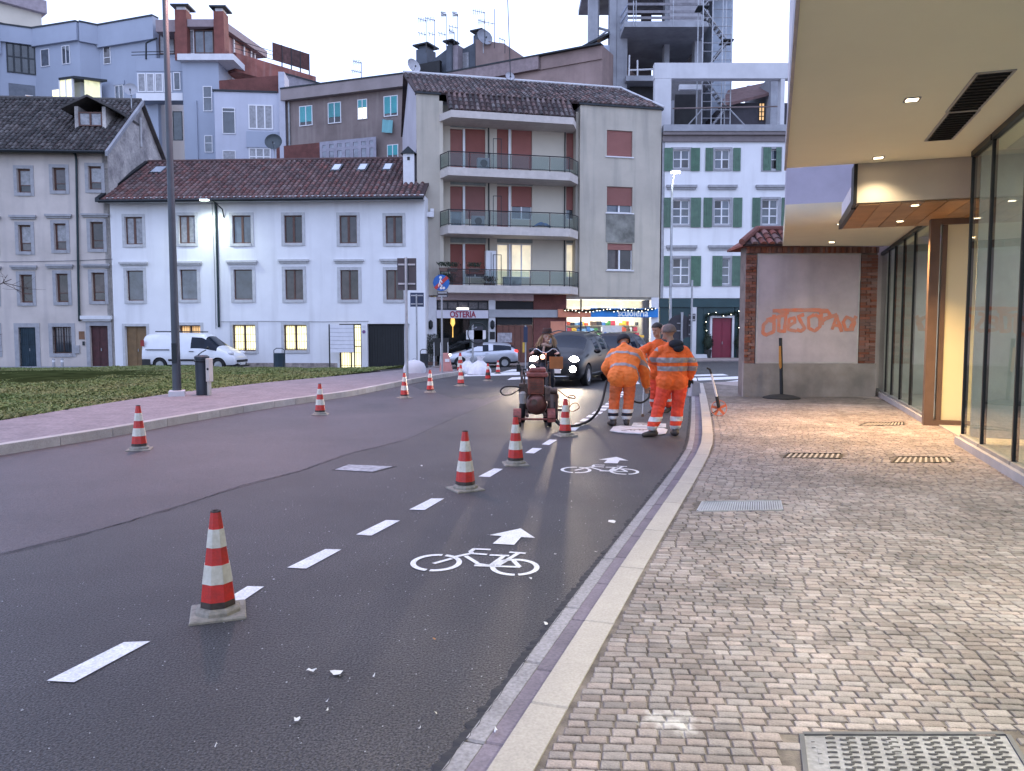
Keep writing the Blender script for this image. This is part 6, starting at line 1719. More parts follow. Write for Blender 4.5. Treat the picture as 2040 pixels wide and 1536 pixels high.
soffit_m = mat('soffit_paint', (.74, .71, .53), .65, var=.03, scale=.6)
outer_m = mat('lavender_render', (.62, .60, .64), .8, var=.04)
cream_m = mat('cream_render', (.66, .60, .45), .7, var=.03)
oak_m = mat('oak_panel', (.34, .19, .085), .5, var=.15, scale=3, vary=.14)
frame_m = mat('bronze_frame', (.16, .105, .075), .45, .3)
black_alu = mat('black_aluminium', (.018, .018, .02), .4, .4)
sill_m = mat('sill_stone', (.38, .37, .38), .6, var=.1)
shop_glass_m = thin_glass('front_glass', (.86, .91, .88), .012, 2.0)
def gb(name, x0, x1, y0, y1, z0, z1, m, parent=None, **k):
    mb = MB(); mb.box(x0, x1, y0, y1, z0, z1); return mb.build(name, m, parent or MBd, **k)
gb('upper_storey', T_E, T + 6, -6, S_E, ZC + .03, 10, outer_m)
gb('soffit', T_E + .012, T + .35, -6, S_E - .01, ZC - .004, ZC + .028, soffit_m)
gb('fascia_trim', T_E - .02, T_E + .010, -6, S_E + .02, ZC - .03, ZC + .30, mat('grey_trim', (.42, .41, .45), .5, .3))
gb('end_beam', T_B, T + .3, S_E + .002, S_E + .35, ZW, ZC + .6, mat('beam_paint', (.50, .43, .34), .65, var=.03))
gb('beam_edge', T_B - .05, T_B - .002, S_E - .02, S_E + .36, ZW - .02, ZC - .005, black_alu)
npk = 9
for i in range(npk):
    a = S_E + .352 + (S_W + .05 - S_E - .352) * i / npk; b = S_E + .352 + (S_W + .05 - S_E - .352) * (i + 1) / npk
pk0, pk1 = T_B + .02, T + .9
for i in range(8):
    a = pk0 + (pk1 - pk0) * i / 8; b = pk0 + (pk1 - pk0) * (i + 1) / 8
    gb('wood_panel', a + .005, b - .005, S_E + .02, S_W, ZW - .03 + .002 * (i % 2), ZW - .006, oak_m)
gb('soffit_edge', T_B - .04, T_B + .018, S_E + .37, S_W + .02, ZW - .035, ZW + .10, black_alu)
gb('porch_roof', T_B + .0, T + 1, S_E + .36, S_W, ZW + .001, ZW + .4, outer_m)
# far block with the low underside
ZB2 = at(1570, 489, 17.2).z
S2 = S_W + .30; S3 = st(at(1562, 489, 17.2))[0]
T2 = sray(1563, 470, S2)[0]
zc2 = sray(1620, 405, S2)[1]
mb = MB(); n = 7; pr = [(S2 + .55 * (1 - math.cos(k * math.pi / 2 / n)) , ZB2 + .32 * (1 - math.sin(k * math.pi / 2 / n))) for k in range(n + 1)]
pr = [(S2 + .35 * (1 - math.sin(a)), ZB2 + .35 * (1 - math.cos(a))) for a in np.linspace(0, math.pi / 2, 7)]
prof = [(S3, ZB2)] + pr + [(S2, zc2), (S3, zc2)]
mb.prism([(T2, y, z) for y, z in prof], (T + .3 - T2, 0, 0)); mb.v = [(x, (17.3 + x * UX) / UY if abs(y - S3) < .001 else y, z) for x, y, z in mb.v]; mb.build('low_canopy', cream_m, MBd, fix=True, smooth=35)
gb('rear_storey', T2 + .02, T + 5, S2 + 1.3, S3 - .02, zc2 + .002, 10, mat('skylit_render', (.42, .40, .50), .85, var=.05))  # lavender of the sky light is put into this wall's colour
room = mat('room_wall', (.50, .52, .50), .8, var=.1); room_f = mat('room_floor', (.40, .38, .35), .35, var=.1)
# glass front
def glass_run(y0, y1, z0, z1, cuts, mw=.036, parent=None):
    cuts = sorted(cuts); ed = [y0] + [c for c in cuts if y0 + .02 < c < y1 - .02] + [y1]
    for a, b in zip(ed[:-1], ed[1:]):
        gb('glass_pane', T - .004, T + .004, a + mw / 2, b - mw / 2, z0 + .04, z1 - .04, shop_glass_m)
    for c in ed: gb('mullion', T - .022, T + .04, c - mw / 2, c + mw / 2, z0, z1, black_alu)
    for a, b in zip(ed[:-1], ed[1:]):
        gb('rail', T - .04, T + .05, a + mw / 2 + .001, b - mw / 2 - .001, z0, z0 + .04, steel); gb('rail', T - .04, T + .05, a + mw / 2 + .001, b - mw / 2 - .001, z1 - .07, z1, black_alu)
zs_ = ZP + .10
c1 = tray(1968, 600, T)[0]; c2_ = tray(2034, 600, T)[0]; dd = S_CORNER - c1
glass_run(-4.0, S_CORNER, zs_, ZC - .005, [c1, c2_] + [c2_ - 1.15 * k for k in range(1, 10)])
gb('sill', T - .09, T + .1, -4, S_CORNER + .03, ZP - .05, zs_ - .001, sill_m)
cuts = [tray(p, 640, T)[0] for p in (1818, 1797, 1780, 1768)]
glass_run(S_D + .02, S_F - .32, zs_, ZB2 - .004, cuts, .022)
gb('sill', T - .08, T + .1, S_D + .25, S_F - .31, ZP - .05, zs_ - .001, sill_m)
gb('end_pier', T - .30, T + .25, S_F - .29, S_F - .06, ZP - .05, ZB2 - .003, outer_m)
# entrance recess
tdl = sray(1846, 640, S_D)[0]
gb('door_frame', tdl, tdl + .14, S_D - .06, S_D + .1, ZP, ZW - .01, frame_m); 
gb('door_frame', tdl + .141, T + 3, S_D - .06, S_D + .1, ZW - .12, ZW - .01, frame_m); gb('door_frame', tdl + .141, T + 3, S_D - .06, S_D + .1, ZP, ZP + .09, frame_m)
gb('door_frame', tdl + .18, tdl + .25, S_D - .03, S_D + .1, ZP + .091, ZW - .121, frame_m)
gb('entrance_panel', tdl + .251, T + 3, S_D - .0, S_D + .05, ZP + .091, ZW - .121, mat('cream_panel', (.66, .62, .40), .35, var=.03, scale=.5))
gb('return_wall', T + .08, T + 3, S_CORNER - .04, S_CORNER + .0, zs_, ZC - .01, room)
# rooms behind the glass
gb('room_floor', T + .11, T + 5.5, -5, S_F, ZP - .06, ZP + .02, room_f); gb('room_wall', T + 5.5, T + 5.6, -5, S_F, ZP, ZC, room); gb('room_ceiling', T + .36, T + 5.5, -5, S_CORNER - .05, ZC - .004, ZC + .028, room)
gb('room_wall', T + .1, T + 5.5, S_F - .5, S_F - .42, ZP + .03, ZC - .3, room); gb('room_ceiling', T + .31, T + 5.5, S_D + .11, S_F - .11, ZC - .1, ZC - .05, room)
for k in range(3): gb('room_light', T + 1.2, T + 2.1, 6.6 + .55 * k, 6.68 + .55 * k, ZC - .04, ZC - .01, glow('room_strip', (1, .93, .8), 22))
l = bpy.data.lights.new('room_lamp', 'AREA'); l.shape = 'RECTANGLE'; l.size = 1.2; l.size_y = 6; l.energy = 42; l.color = (1, .95, .84)
o = bpy.data.objects.new('room_lamp', l); COL.objects.link(o); o.parent = MBd; o.location = (T + 2.6, 8.5, ZC - .06)
l2 = l.copy(); l2.energy = 38; l2.size_y = 2.5; o = bpy.data.objects.new('hall_lamp', l2); COL.objects.link(o); o.parent = MBd; o.location = (T + 2.0, (S_D + S_F) / 2, ZB2 - .3)
# vents
for q in (((1946, 143), (2017, 141), (1946, 217), (1895, 218)), ((1889, 222), (1942, 220), (1898, 276), (1850, 277))):
    P = [st(onz(x, y, ZC)) for x, y in q]; t0 = min(p[1] for p in P[:1] + P[3:]); t0 = (P[0][1] + P[3][1]) / 2; t1 = (P[1][1] + P[2][1]) / 2; s0, s1 = (P[2][0] + P[3][0]) / 2, (P[0][0] + P[1][0]) / 2
    s0, s1 = min(s0, s1), max(s0, s1)
    v = gb('ceiling_vent', t0, t1, s0, s1, ZC - .012, ZC - .005, mat('vent_black', (.012, .011, .010), .7))
    mb = MB()
    for i in range(12): y = s0 + (s1 - s0) * (i + .5) / 12; mb.box(t0 + .01, t1 - .01, y - .006, y + .006, ZC - .03, ZC - .0125)
    mb.build('vent_slats', MATS['vent_black'], v); tag(bpy.data.objects['vent_slats'], kind='stuff')
    mb = MB()
    for a, b, c_, d_ in ((t0 - .025, t0 - .001, s0 - .025, s1 + .025), (t1 + .001, t1 + .025, s0 - .025, s1 + .025), (t0, t1, s0 - .025, s0 - .001), (t0, t1, s1 + .001, s1 + .025)): mb.box(a, b, c_, d_, ZC - .016, ZC - .0045)
    mb.build('vent_trim', steel, v)
# downlights
lens_m = glow('downlight_lens', (1, .80, .50), 14)
def downlight(t, s, z, power, size=.055, spot=118, col=(1, .84, .58)):
    d = gb('downlight', t - size, t + size, s - size, s + size, z - .008, z - .0045, lens_m)
    mb = MB()
    for a, b, c_, e in ((-size - .02, -size - .001, -size - .02, size + .02), (size + .001, size + .02, -size - .02, size + .02), (-size, size, -size - .02, -size - .001), (-size, size, size + .001, size + .02)): mb.box(t + a, t + b, s + c_, s + e, z - .014, z - .0045)
    mb.build('downlight_rim', steel, d)
    l = bpy.data.lights.new('downlight', 'SPOT'); l.energy = power; l.color = col; l.spot_size = R(spot); l.spot_blend = .7; l.shadow_soft_size = .05
    o = bpy.data.objects.new('downlight_beam', l); COL.objects.link(o); o.parent = MBd; o.location = (t, s, z - .03)
PD = 56
a = st(onz(1817, 197, ZC)); b = st(onz(1750, 313, ZC)); ds = b[0] - a[0]; tl = (a[1] + b[1]) / 2
print('downlights', a, b, ds)
downlight(b[1], b[0], ZC, PD * .4); downlight(a[1], a[0], ZC, PD * .22)
for k in range(1, 5): downlight(tl, a[0] - ds * k, ZC, PD * (1.15 if k < 3 else 1.3), col=(1, .86, .60))
# second row nearer the glass, above the frame of the picture
for s_ in (5.2, 3.8, 2.2): downlight(tl + .75, s_, ZC, PD * 1.35, col=(.98, .95, .74))
for p in ((1823, 408), (1793, 440)):
    q = st(onz(*p, ZW - .03)); downlight(q[1], q[0], ZW - .028, PD * 4.6, .045, col=(1, .62, .28))
for p in ((1673, 452),):
    q = sray(1673, 452, S2 - .02); 
q = st(onz(1657, 482, ZB2)); downlight(q[1], q[0], ZB2, PD * .5, .05)
q = st(onz(1674, 455, ZW)); downlight(q[1] - .02, S2 - .14, ZB2 - .0, PD * .25, .03)

# ================================================================== STREET FURNITURE
# ---- traffic cones
cone_red = mat('cone_red', (.62, .028, .018), .42, var=.1, scale=9, col2=(.42, .03, .025), speck=.12, bscale=40)
cone_white = mat('cone_white', (.74, .71, .62), .4, var=.08, scale=14, col2=(.55, .52, .42), streak=((.25, .2, .16), .35))
cone_base = mat('cone_base', (.33, .30, .25), .85, var=.2, scale=14, bump=.2)
cone_dark = mat('cone_cap', (.075, .055, .045), .7, var=.3, scale=10)
KZ = 1225.0
def cz(v): return (1355 - v) / KZ
CONE = []
for v, r_ in ((1235, 205), (1170, 198), (965, 175), (750, 143), (550, 115), (340, 88), (150, 60), (130, 55)): CONE.append((r_ / KZ, cz(v)))
def cone(px, py, h, label, rz=.2, dark=False, tilt=0):
    p = on(px, py); g = empty('traffic_cone', p, rz, label, 'traffic cone', 'red and white traffic cones guarding the fresh markings')
    key = 'dark' if dark else 'std'
    if key not in CONES:
        parts = []
        m = MB(); s = .25
        m.add([(sx * s * k, sy * s * k, z) for z, k in ((0, 1), (.018, 1), (.030, .95)) for sx, sy in ((-1, -1), (1, -1), (1, 1), (-1, 1))], [(0, 3, 2, 1), (8, 9, 10, 11)] + [(4 * k + i, 4 * k + (i + 1) % 4, 4 * k + 4 + (i + 1) % 4, 4 * k + 4 + i) for k in (0, 1) for i in range(4)])
        m.lathe([(.215, .028), (.212, .058), (.195, .078), (.16, .092)], 8)
        parts.append(('base', m.mesh('cone_base', cone_base), 0))
        m = MB(); m.lathe([(r_ * .995, z) for r_, z in CONE[1:-1]], 8); parts.append(('body', m.mesh('cone_body', cone_red, smooth=20), 0))
        m = MB(); m.lathe(CONE[0:2], 8); parts.append(('collar', m.mesh('cone_collar', cone_dark), 0))
        m = MB(); m.lathe([(.049, cz(150)), (.052, cz(145)), (.046, cz(130)), (.03, cz(130)), (.028, cz(150))], 8); parts.append(('cap', m.mesh('cone_cap', cone_dark), 0))
        for k, (a, b) in enumerate(((2, 3), (4, 5))):
            m = MB(); (ra, za), (rb, zb_) = CONE[a], CONE[b]; m.lathe([(ra + .001, za), (ra + .004, za), (rb + .004, zb_), (rb + .001, zb_)], 8)
            parts.append(('white_band', m.mesh('cone_band', cone_dark if (dark and k == 0) else cone_white), 0))
        CONES[key] = parts
    for nm, me, _ in CONES[key]:
        o = obj(nm, me, g)
    g.scale = (h, h, h)
    return g
CONES = {}
for a in ((435, 1222, .595, 'largest nearest traffic cone, scuffed, by the second lane dash', .35), (927, 975, .60, 'traffic cone with a black smudge on its lower white band, second along the lane line', .5),
          (1027, 925, .585, 'bright traffic cone in front of the line marking machine', .15), (1126, 868, .57, 'shaded traffic cone beside the right wheel of the line marking machine', .4), (278, 896, .605, 'traffic cone nearest the left kerb, leftmost of all', .3),
          (638, 826, .60, 'lone traffic cone by the middle of the left kerb', .1), (806, 793, .61, 'traffic cone lit on its right edge, in front of the tall sign pole', .5), (857, 782, .60, 'pale traffic cone lit on its right edge, between two others at the far kerb', .2),
          (918, 769, .62, 'traffic cone at the end of the left kerb in front of a smaller one', .6)):
    cone(*a)
cone(972, 759, .58, 'small far traffic cone with a black lower band', .3, True)
for a in ((992, 745, .55, 'small far traffic cone on the white bars beside the silver car', .2), (917, 744, .85, 'traffic cone half hidden behind the one at the kerb end', .4), (931, 741, .6, 'traffic cone half hidden by the white sandbags', .1)): cone(*a)

def pole(m, h, r0, r1=None, base=None): m.tube([(0, 0, 0), (0, 0, h * .5), (0, 0, h)], [r0, (r0 + (r1 or r0)) / 2, r1 or r0], 10)
# ---- tall lamp post left
p = on(353, 789, .13); g = empty('lamp_post', p, 0, 'tall slim grey lamp post on a stone foot at the lawn edge', 'lamp post')
m = MB(); m.box(-.17, .17, -.17, .17, -.05, .13); m.build('stone_foot', concrete_pale, g, bevel=.015, rot=(0, 0, .35))
m = MB(); m.tube([(0, 0, .13), (0, 0, 1.8), (0, 0, 9.8)], [.095, .085, .055], 14); m.build('post', mat('post_grey', (.075, .085, .10), .5, .4, var=.1), g, smooth=50)
m = MB(); m.box(-.055, .055, -.102, -.085, .75, 1.2); m.build('access_door', dark_metal, g)
m = MB(); m.tube([(0, 0, 9.75), (.3, .0, 9.95), (1.2, 0, 10.05)], .04, 8); m.build('arm', steel, g); m = MB(); m.box(1.0, 1.7, -.14, .14, 10.0, 10.12); m.build('lamp_head', steel, g, bevel=.03)
m = MB(); m.box(1.05, 1.65, -.11, .11, 9.96, 9.999); m.build('lamp_lens', glow('sodium_lens', (1, .55, .3), 14), g)
l = bpy.data.lights.new('sodium_lamp', 'SPOT'); l.energy = 750; l.color = (1, .50, .42); l.spot_size = R(150); l.spot_blend = .8; l.shadow_soft_size = .25
o = bpy.data.objects.new('sodium_lamp', l); COL.objects.link(o); o.parent = g; o.location = (1.35, 0, 9.9)
# ---- bin with dispenser
p = on(404, 788, .12); g = empty('litter_bin', p, -.3, 'dark blue grey litter bin with a pale dog bag dispenser at the lawn edge', 'litter bin')
m = MB(); m.lathe([(.14, .02), (.15, .85), (.165, .85), (.165, .9), (.12, .93), (.12, .85)], 16, (0, 0, 0)); m.build('bin_body', mat('bin_dark', (.035, .045, .06), .5, .2), g, smooth=40)
m = MB(); m.tube([(-.1, 0, .93), (0, 0, 1.0), (.12, 0, 1.05)], .012, 6); m.build('lid_handle', dark_metal, g)
m = MB(); m.lathe([(.17, .78), (.175, .80), (.17, .82)], 16); m.build('bin_rim', dark_metal, g)
m = MB(); m.box(.19, .29, -.12, .02, .33, .86); m.build('dispenser', mat('beige_box', (.55, .50, .45), .6, var=.08), g, bevel=.012); m = MB(); m.box(.21, .26, -.10, -.02, .02, .329); m.build('dispenser_post', mat('beige_post', (.5, .46, .40), .6), g); m = MB(); m.lathe([(.03, 0), (.03, .004)], 10, (.25, -.124, .62), axis='Y'); m.build('slot', iron_dark, g)
def box_bin(px, py, h, w, label, name='litter_bin', col=(.03, .055, .075)):
    p = on(px, py, .0); p = at(px, py, min(p.y, 35.8)); p.z = ground(p.x, p.y); g = empty(name, p, 0, label, 'litter bin'); mm_ = mat('bin_' + str(px), col, .5, .2)
    m = MB(); m.lathe([(w * .8, .12), (w, h * .78), (w * 1.02, h * .8), (w * .9, h * .8), (w * .8, .2)], 14); m.build('bin_body', mm_, g, smooth=40)
    m = MB(); m.tube([(-w, 0, h * .78), (-w, 0, h * .92), (-w * .5, 0, h), (w * .5, 0, h), (w, 0, h * .92), (w, 0, h * .78)], .02, 6); m.build('hoop', mm_, g)
    for s in (-1, 1): m = MB(); m.box(s * w - .02, s * w + .02, -.02, .02, 0, h * .78); m.build('leg', mm_, g)
    return g
box_bin(557, 735, 1.12, .25, 'dark blue round bin with a hoop in front of the white house'); box_bin(845, 738, 1.0, .17, 'dark narrow bin at the corner between white house and apartment block', col=(.03, .035, .04))
# ---- notice board
p = on(682, 736, .0); g = empty('notice_board', p, -.02, 'pale notice board on two dark posts at the back of the lawn', 'notice board'); Yb = p.y
w = 25 * Yb / FPX; h0, h1 = at(682, 702, Yb).z - p.z, at(682, 646, Yb).z - p.z
for s in (-1, 1): m = MB(); m.box(s * w - .03, s * w + .03, -.03, .03, 0, h1); m.build('leg', dark_metal, g)
m = MB(); m.box(-w + .04, w - .04, -.02, .02, h0, h1 - .03); m.build('board', mat('board_white', (.70, .70, .74), .5, var=.05), g)
for i in range(1, 7): z = h0 + (h1 - h0) * i / 7; m = MB(); m.box(-w + .05, w - .05, -.028, -.0205, z - .008, z + .008); m.build('board_slat', mat('board_line', (.42, .42, .46), .5), g)
# ---- sign poles
def sign_pole(px, py, ptop, label, plates, r=.035, name='road_sign', cat='road sign', dz=.0, parts=()):
    p = on(px, py, dz); g = empty(name, p, 0, label, cat); Y = p.y; top = at(px, ptop, Y).z - p.z
    m = MB(); m.tube([(0, 0, 0), (0, 0, top)], r, 9); m.build('post', steel, g, smooth=50)
    for kind, (x0, y0, x1, y1), mm_ in plates:
        a, b = at(x0, (y0 + y1) / 2, Y), at(x1, (y0 + y1) / 2, Y); z0, z1 = at(px, y1, Y).z - p.z, at(px, y0, Y).z - p.z; xa, xb = a.x - p.x, b.x - p.x
        m = MB()
        if kind == 'back':
            m.box(xa, xb, r + .003, r + .02, z0, z1); o = m.build('sign_plate', mm_, g)
            for z in (z0 + (z1 - z0) * .2, z0 + (z1 - z0) * .8): m = MB(); m.box(xa + .03, xb - .03, r * .4, r + .0025, z - .025, z + .025); m.build('bracket', steel, o)
        elif kind == 'front': m.box(xa, xb, -r - .02, -r - .003, z0, z1); m.build('sign_plate', mm_, g)
        elif kind == 'disc':
            rr_ = (xb - xa) / 2; m.lathe([(rr_, -r - .02), (rr_, -r - .003)], 28, ((xa + xb) / 2, 0, (z0 + z1) / 2), axis='Y'); m.build('sign_disc', mm_, g)
        elif kind == 'discback':
            rr_ = (xb - xa) / 2; m.lathe([(rr_, r + .003), (rr_, r + .02)], 28, ((xa + xb) / 2, 0, (z0 + z1) / 2), axis='Y'); o = m.build('sign_disc', mm_, g)
            for dz_ in (-.3, .3): m = MB(); m.box((xa + xb) / 2 - .12, (xa + xb) / 2 + .12, r * .4, r + .0025, (z0 + z1) / 2 + rr_ * dz_ - .02, (z0 + z1) / 2 + rr_ * dz_ + .02); m.build('bracket', steel, o)
    return g, p, Y
sb = mat('sign_back', (.055, .055, .065), .5, .3); sb2 = mat('sign_back_blue', (.03, .045, .09), .5, .2)
blue_s = mat('sign_blue', (.005, .11, .42), .35); red_s = mat('sign_red_paint', (.45, .03, .025), .4); white_s = mat('sign_white_paint', (.75, .75, .76), .4)
sign_pole(811, 756, 513, 'tall pole carrying a large dark rectangular sign seen from behind', [('back', (791, 514, 829, 578), sb)], .045, dz=.13)
sign_pole(831, 742, 586, 'pole with a dark blue square sign seen from behind', [('back', (817, 583, 844, 611), sb2)], .035, dz=.05)
g, p, Y = sign_pole(881, 750, 590, 'round blue end of shared path sign with a red diagonal bar', [('disc', (863, 547, 895.5, 580), blue_s), ('back', (871, 581, 892, 592), sb)], .035)
def onp(x, y): q = at(x, y, Y); return q.x - p.x, q.z - p.z
a, b = onp(867, 575), onp(892, 552); m = MB(); d = Vector((b[0] - a[0], 0, b[1] - a[1])).normalized(); n2 = Vector((-d.z, 0, d.x)) * .06
A_, B_ = Vector((a[0], -.062, a[1])), Vector((b[0], -.062, b[1])); m.prism([A_ - n2, B_ - n2, B_ + n2, A_ + n2], (0, .006, 0)); m.build('red_bar', red_s, g, fix=True)
m = MB(); c = onp(878, 553); m.ball((c[0], -.058, c[1]), (.05, .006, .05), 8, 6)
for q in (((878, 556), (876, 564)), ((876, 564), (874, 571)), ((877, 564), (880, 571)), ((878, 558), (881, 563))):
    a, b = onp(*q[0]), onp(*q[1]); m.tube([(a[0], -.058, a[1]), (b[0], -.058, b[1])], .022, 5)
m.build('walker_symbol', white_s, g)
m = MB()
for cx in (879, 884.5): c = onp(cx, 574); m.lathe([(.05, -.064), (.05, -.058)], 12, (c[0], 0, c[1]), axis='Y')
a, b = onp(879, 574), onp(882, 569); m.tube([(a[0], -.06, a[1]), (b[0], -.06, b[1])], .015, 4); m.build('cycle_symbol', white_s, g)
# no parking sign by the red door
g, p, Y = sign_pole(223, 727, 660, 'no parking disc with red border and small plates by the dark red door', [('disc', (215, 665, 232, 683), red_s), ('front', (219, 686, 233, 694), white_s), ('front', (223, 696, 230, 703), white_s)], .03)
c = onp(223.5, 674); m = MB(); m.lathe([(.165, -.058), (.165, -.052)], 20, (c[0], 0, c[1]), axis='Y'); m.build('disc_face', white_s, g); m = MB(); m.box(c[0] - .1, c[0] + .1, -.064, -.0585, c[1] - .02, c[1] + .1); m.build('vehicle_symbol', sb2, g)
# street lamp in front of the shuttered house
p = at(1334, 722, 41.0); p.z = ground(p.x, p.y); g = empty('street_lamp', p, 0, 'pale street lamp pole with a lit head in front of the green shutters', 'street lamp'); Y = p.y
zt_ = at(1336, 352, Y).z - p.z; xt = at(1342, 345, Y).x - p.x
m = MB(); m.tube([(0, 0, 0), (0, 0, 2.2), (.0, 0, zt_ - .5), (.06, -.05, zt_), (xt + .05, -.25, zt_ + .22)], [.10, .075, .06, .05, .04], 10); m.build('post', steel, g, smooth=60)
m = MB(); m.box(xt - .22, xt + .32, -.4, -.12, zt_ + .20, zt_ + .28); m.build('lamp_head', steel, g, bevel=.02); m = MB(); m.box(xt - .18, xt + .28, -.38, -.14, zt_ + .14, zt_ + .199); m.build('lamp_lens', glow('lamp_white', (.95, 1, .95), 14), g)
l = bpy.data.lights.new('lamp_light', 'SPOT'); l.energy = 130; l.color = (.92, 1, .92); l.spot_size = R(170); l.spot_blend = 1; l.shadow_soft_size = .15
o = bpy.data.objects.new('lamp_light', l); COL.objects.link(o); o.parent = g; o.location = (xt, -.26, zt_ + .1)
sign_pole(1357, 742, 622, 'large round dark traffic sign seen from behind, beside the workers', [('discback', (1330, 625, 1380, 678), sb)], .05)
sign_pole(1376, 742, 558, 'slim dark pole rising beside the round sign', [('back', (1372, 625, 1386, 640), sb), ('back', (1371, 642, 1380, 672), sb)], .04)
sign_pole(1047, 735, 648, 'edge on blue road sign pole with a narrow yellow plate', [('front', (1043, 651, 1051, 682), sb2), ('front', (1041, 682, 1045, 702), mat('sign_yellow', (.6, .38, .05), .5))], .035)
# portable signal with hoop and sandbags
g, p, Y = sign_pole(942, 744, 646, 'portable road works signal post with a cable hoop, weighted by sandbags', [('front', (929, 658, 968, 676), white_s), ('front', (944, 650, 962, 690), sb)], .04, 'portable_signal', 'portable signal')
c = onp(952, 664); m = MB(); m.tube([(c[0] + .40 * math.cos(t_), -.09, c[1] + .42 * math.sin(t_)) for t_ in np.linspace(0, 6.28, 26)], .02, 6); m.build('cable_hoop', black_rubber, g, smooth=60)
m = MB(); m.tube([onpv for onpv in [(0, -.03, onp(942, 655)[1]), (onp(950, 652)[0], -.05, onp(950, 652)[1])]], .025, 6); m.build('hook_arm', steel, g)
def sack(p, rz, s, label, seed, name='sandbag'):
    rn = random.Random(seed); g = empty(name, p, rz, label, 'sandbag')
    m = MB(); vs = []; nu, nv = 14, 9
    for j in range(nv):
        v = j / (nv - 1); r_ = [.36, .43, .42, .36, .26, .15, .07, .10, .15][j]; z = [0, .05, .15, .26, .36, .44, .5, .56, .62][j]
        for k in range(nu):
            w = 2 * math.pi * k / nu; q = r_ * (1 + .12 * math.sin(3 * w + seed) * (.4 + v) + rn.uniform(-.05, .05)); vs.append((q * math.cos(w) * s + .08 * v * s, q * math.sin(w) * s * .8, z * s + (rn.uniform(-.02, .02) if j > 5 else 0)))
    m.add(vs, [(j * nu + k, j * nu + (k + 1) % nu, (j + 1) * nu + (k + 1) % nu, (j + 1) * nu + k) for j in range(nv - 1) for k in range(nu)]); m.build('sack', mat('white_sack', (.72, .72, .75), .6, var=.1, scale=6, bump=.3, bscale=14), g, smooth=50)
    m = MB(); m.tube([(.065 * s + .085 * s * math.cos(t_), .07 * s * math.sin(t_), .5 * s) for t_ in np.linspace(0, 6.28, 12)], .012, 5); m.build('tie', white_s, g)
sack(on(953, 747), .4, 1.15, 'knotted white sandbag right of the portable signal foot', 1); sack(on(933, 745), 1.9, 1.1, 'slumped white sandbag left of the portable signal foot', 4)
# concrete block, pink barrier, black boards
p = on(826, 746, .06); g = empty('concrete_block', p, .2, 'rounded pale concrete block at the end of the left pavement', 'concrete block'); m = MB()
m.lathe([(.42, 0), (.43, .25), (.36, .42), (.2, .52), (.001, .55)], 14); m.build('block_body', concrete_pale, g, smooth=50); m = MB(); m.tube([(-.06, 0, .53), (-.05, 0, .6), (.05, 0, .6), (.06, 0, .53)], .012, 5); m.build('lifting_eye', steel, g)
p = on(889, 746); g = empty('plastic_barrier', p, .5, 'small pink plastic barrier by the front of the silver car', 'barrier'); m = MB()
m.add([(-.25, -.2, 0), (.25, -.2, 0), (.25, .2, 0), (-.25, .2, 0), (-.14, -.06, .85), (.1, -.06, .85), (.1, .06, .85), (-.14, .06, .85)], [(3, 2, 1, 0), (4, 5, 6, 7), (0, 1, 5, 4), (1, 2, 6, 5), (2, 3, 7, 6), (3, 0, 4, 7)]); m.build('barrier_body', mat('barrier_pink', (.5, .22, .19), .6, var=.1), g, bevel=.03); m = MB(); m.box(-.1, .08, -.14, -.10, .5, .62); m.build('reflector', white_s, g)
for px, lab in ((872, 'black menu board on white legs, left of the osteria door'), (885, 'black menu board on white legs, nearer the silver car')):
    p = place(C, px, 728, -.9); p.z = ground(p.x, p.y) + .06; g = empty('menu_board', p, C.root.rotation_euler.z, lab, 'menu board'); m = MB(); m.box(-.25, .25, -.03, .0, .55, 1.5); m.build('board', black_rubber, g)
    for s in (-.2, .2): m = MB(); m.tube([(s, 0, 1.4), (s, -.15, 0)], .02, 5); m.tube([(s, .02, 1.4), (s, .3, 0)], .02, 5); m.build('leg', white_s, g)
planter(place(C, 860, 728, -.5), C.root.rotation_euler.z, 'grey climbing plant in a box against the pier beside the osteria', .3, mat('grey_leaves', (.10, .11, .09), .8, var=.3), 220, 1.5, seed=9)
for px, py in ((107, 722), (124, 724)):
    p = on(px, py + 8, .0); p = at(px, py, 40.6); p.z = ground(p.x, p.y); g = empty('bollard', p, 0, 'small pale bollard left of the other in front of the old house' if px < 110 else 'small pale bollard right of the other in front of the old house', 'bollard', 'bollards before the old house'); m = MB(); m.lathe([(.07, 0), (.07, .55), (.05, .6), (.001, .62)], 10); m.build('shaft', grey_stone, g); m = MB(); m.lathe([(.074, .4), (.074, .5)], 10); m.build('band', white_s, g)
# flexible post with orange paddle near the garden wall
p = onz(1557, 793, ZP); g = empty('marker_post', p, 0, 'leaning dark post on a rubber foot with an orange paddle, before the garden wall', 'marker post')
k = p.y / FPX; m = MB(); m.lathe([(36 * k, 0), (36 * k, .02), (24 * k, .06), (6 * k, .09), (6 * k, .03)], 18); m.build('rubber_foot', black_rubber, g)
m = MB(); m.tube([(0, 0, .06), (-2 * k, 0, .6), (-5 * k, 0, 120 * k)], .04, 8); m.build('post', dark_metal, g); m = MB(); m.prism([(-9.5 * k, -.06, 104 * k), (-5.5 * k, -.06, 104 * k), (-3 * k, -.06, 62 * k), (-6 * k, -.06, 58 * k), (-8.5 * k, -.06, 66 * k)], (0, .015, 0)); m.build('paddle', mat('paddle_orange', (.5, .22, .05), .5), g, fix=True)
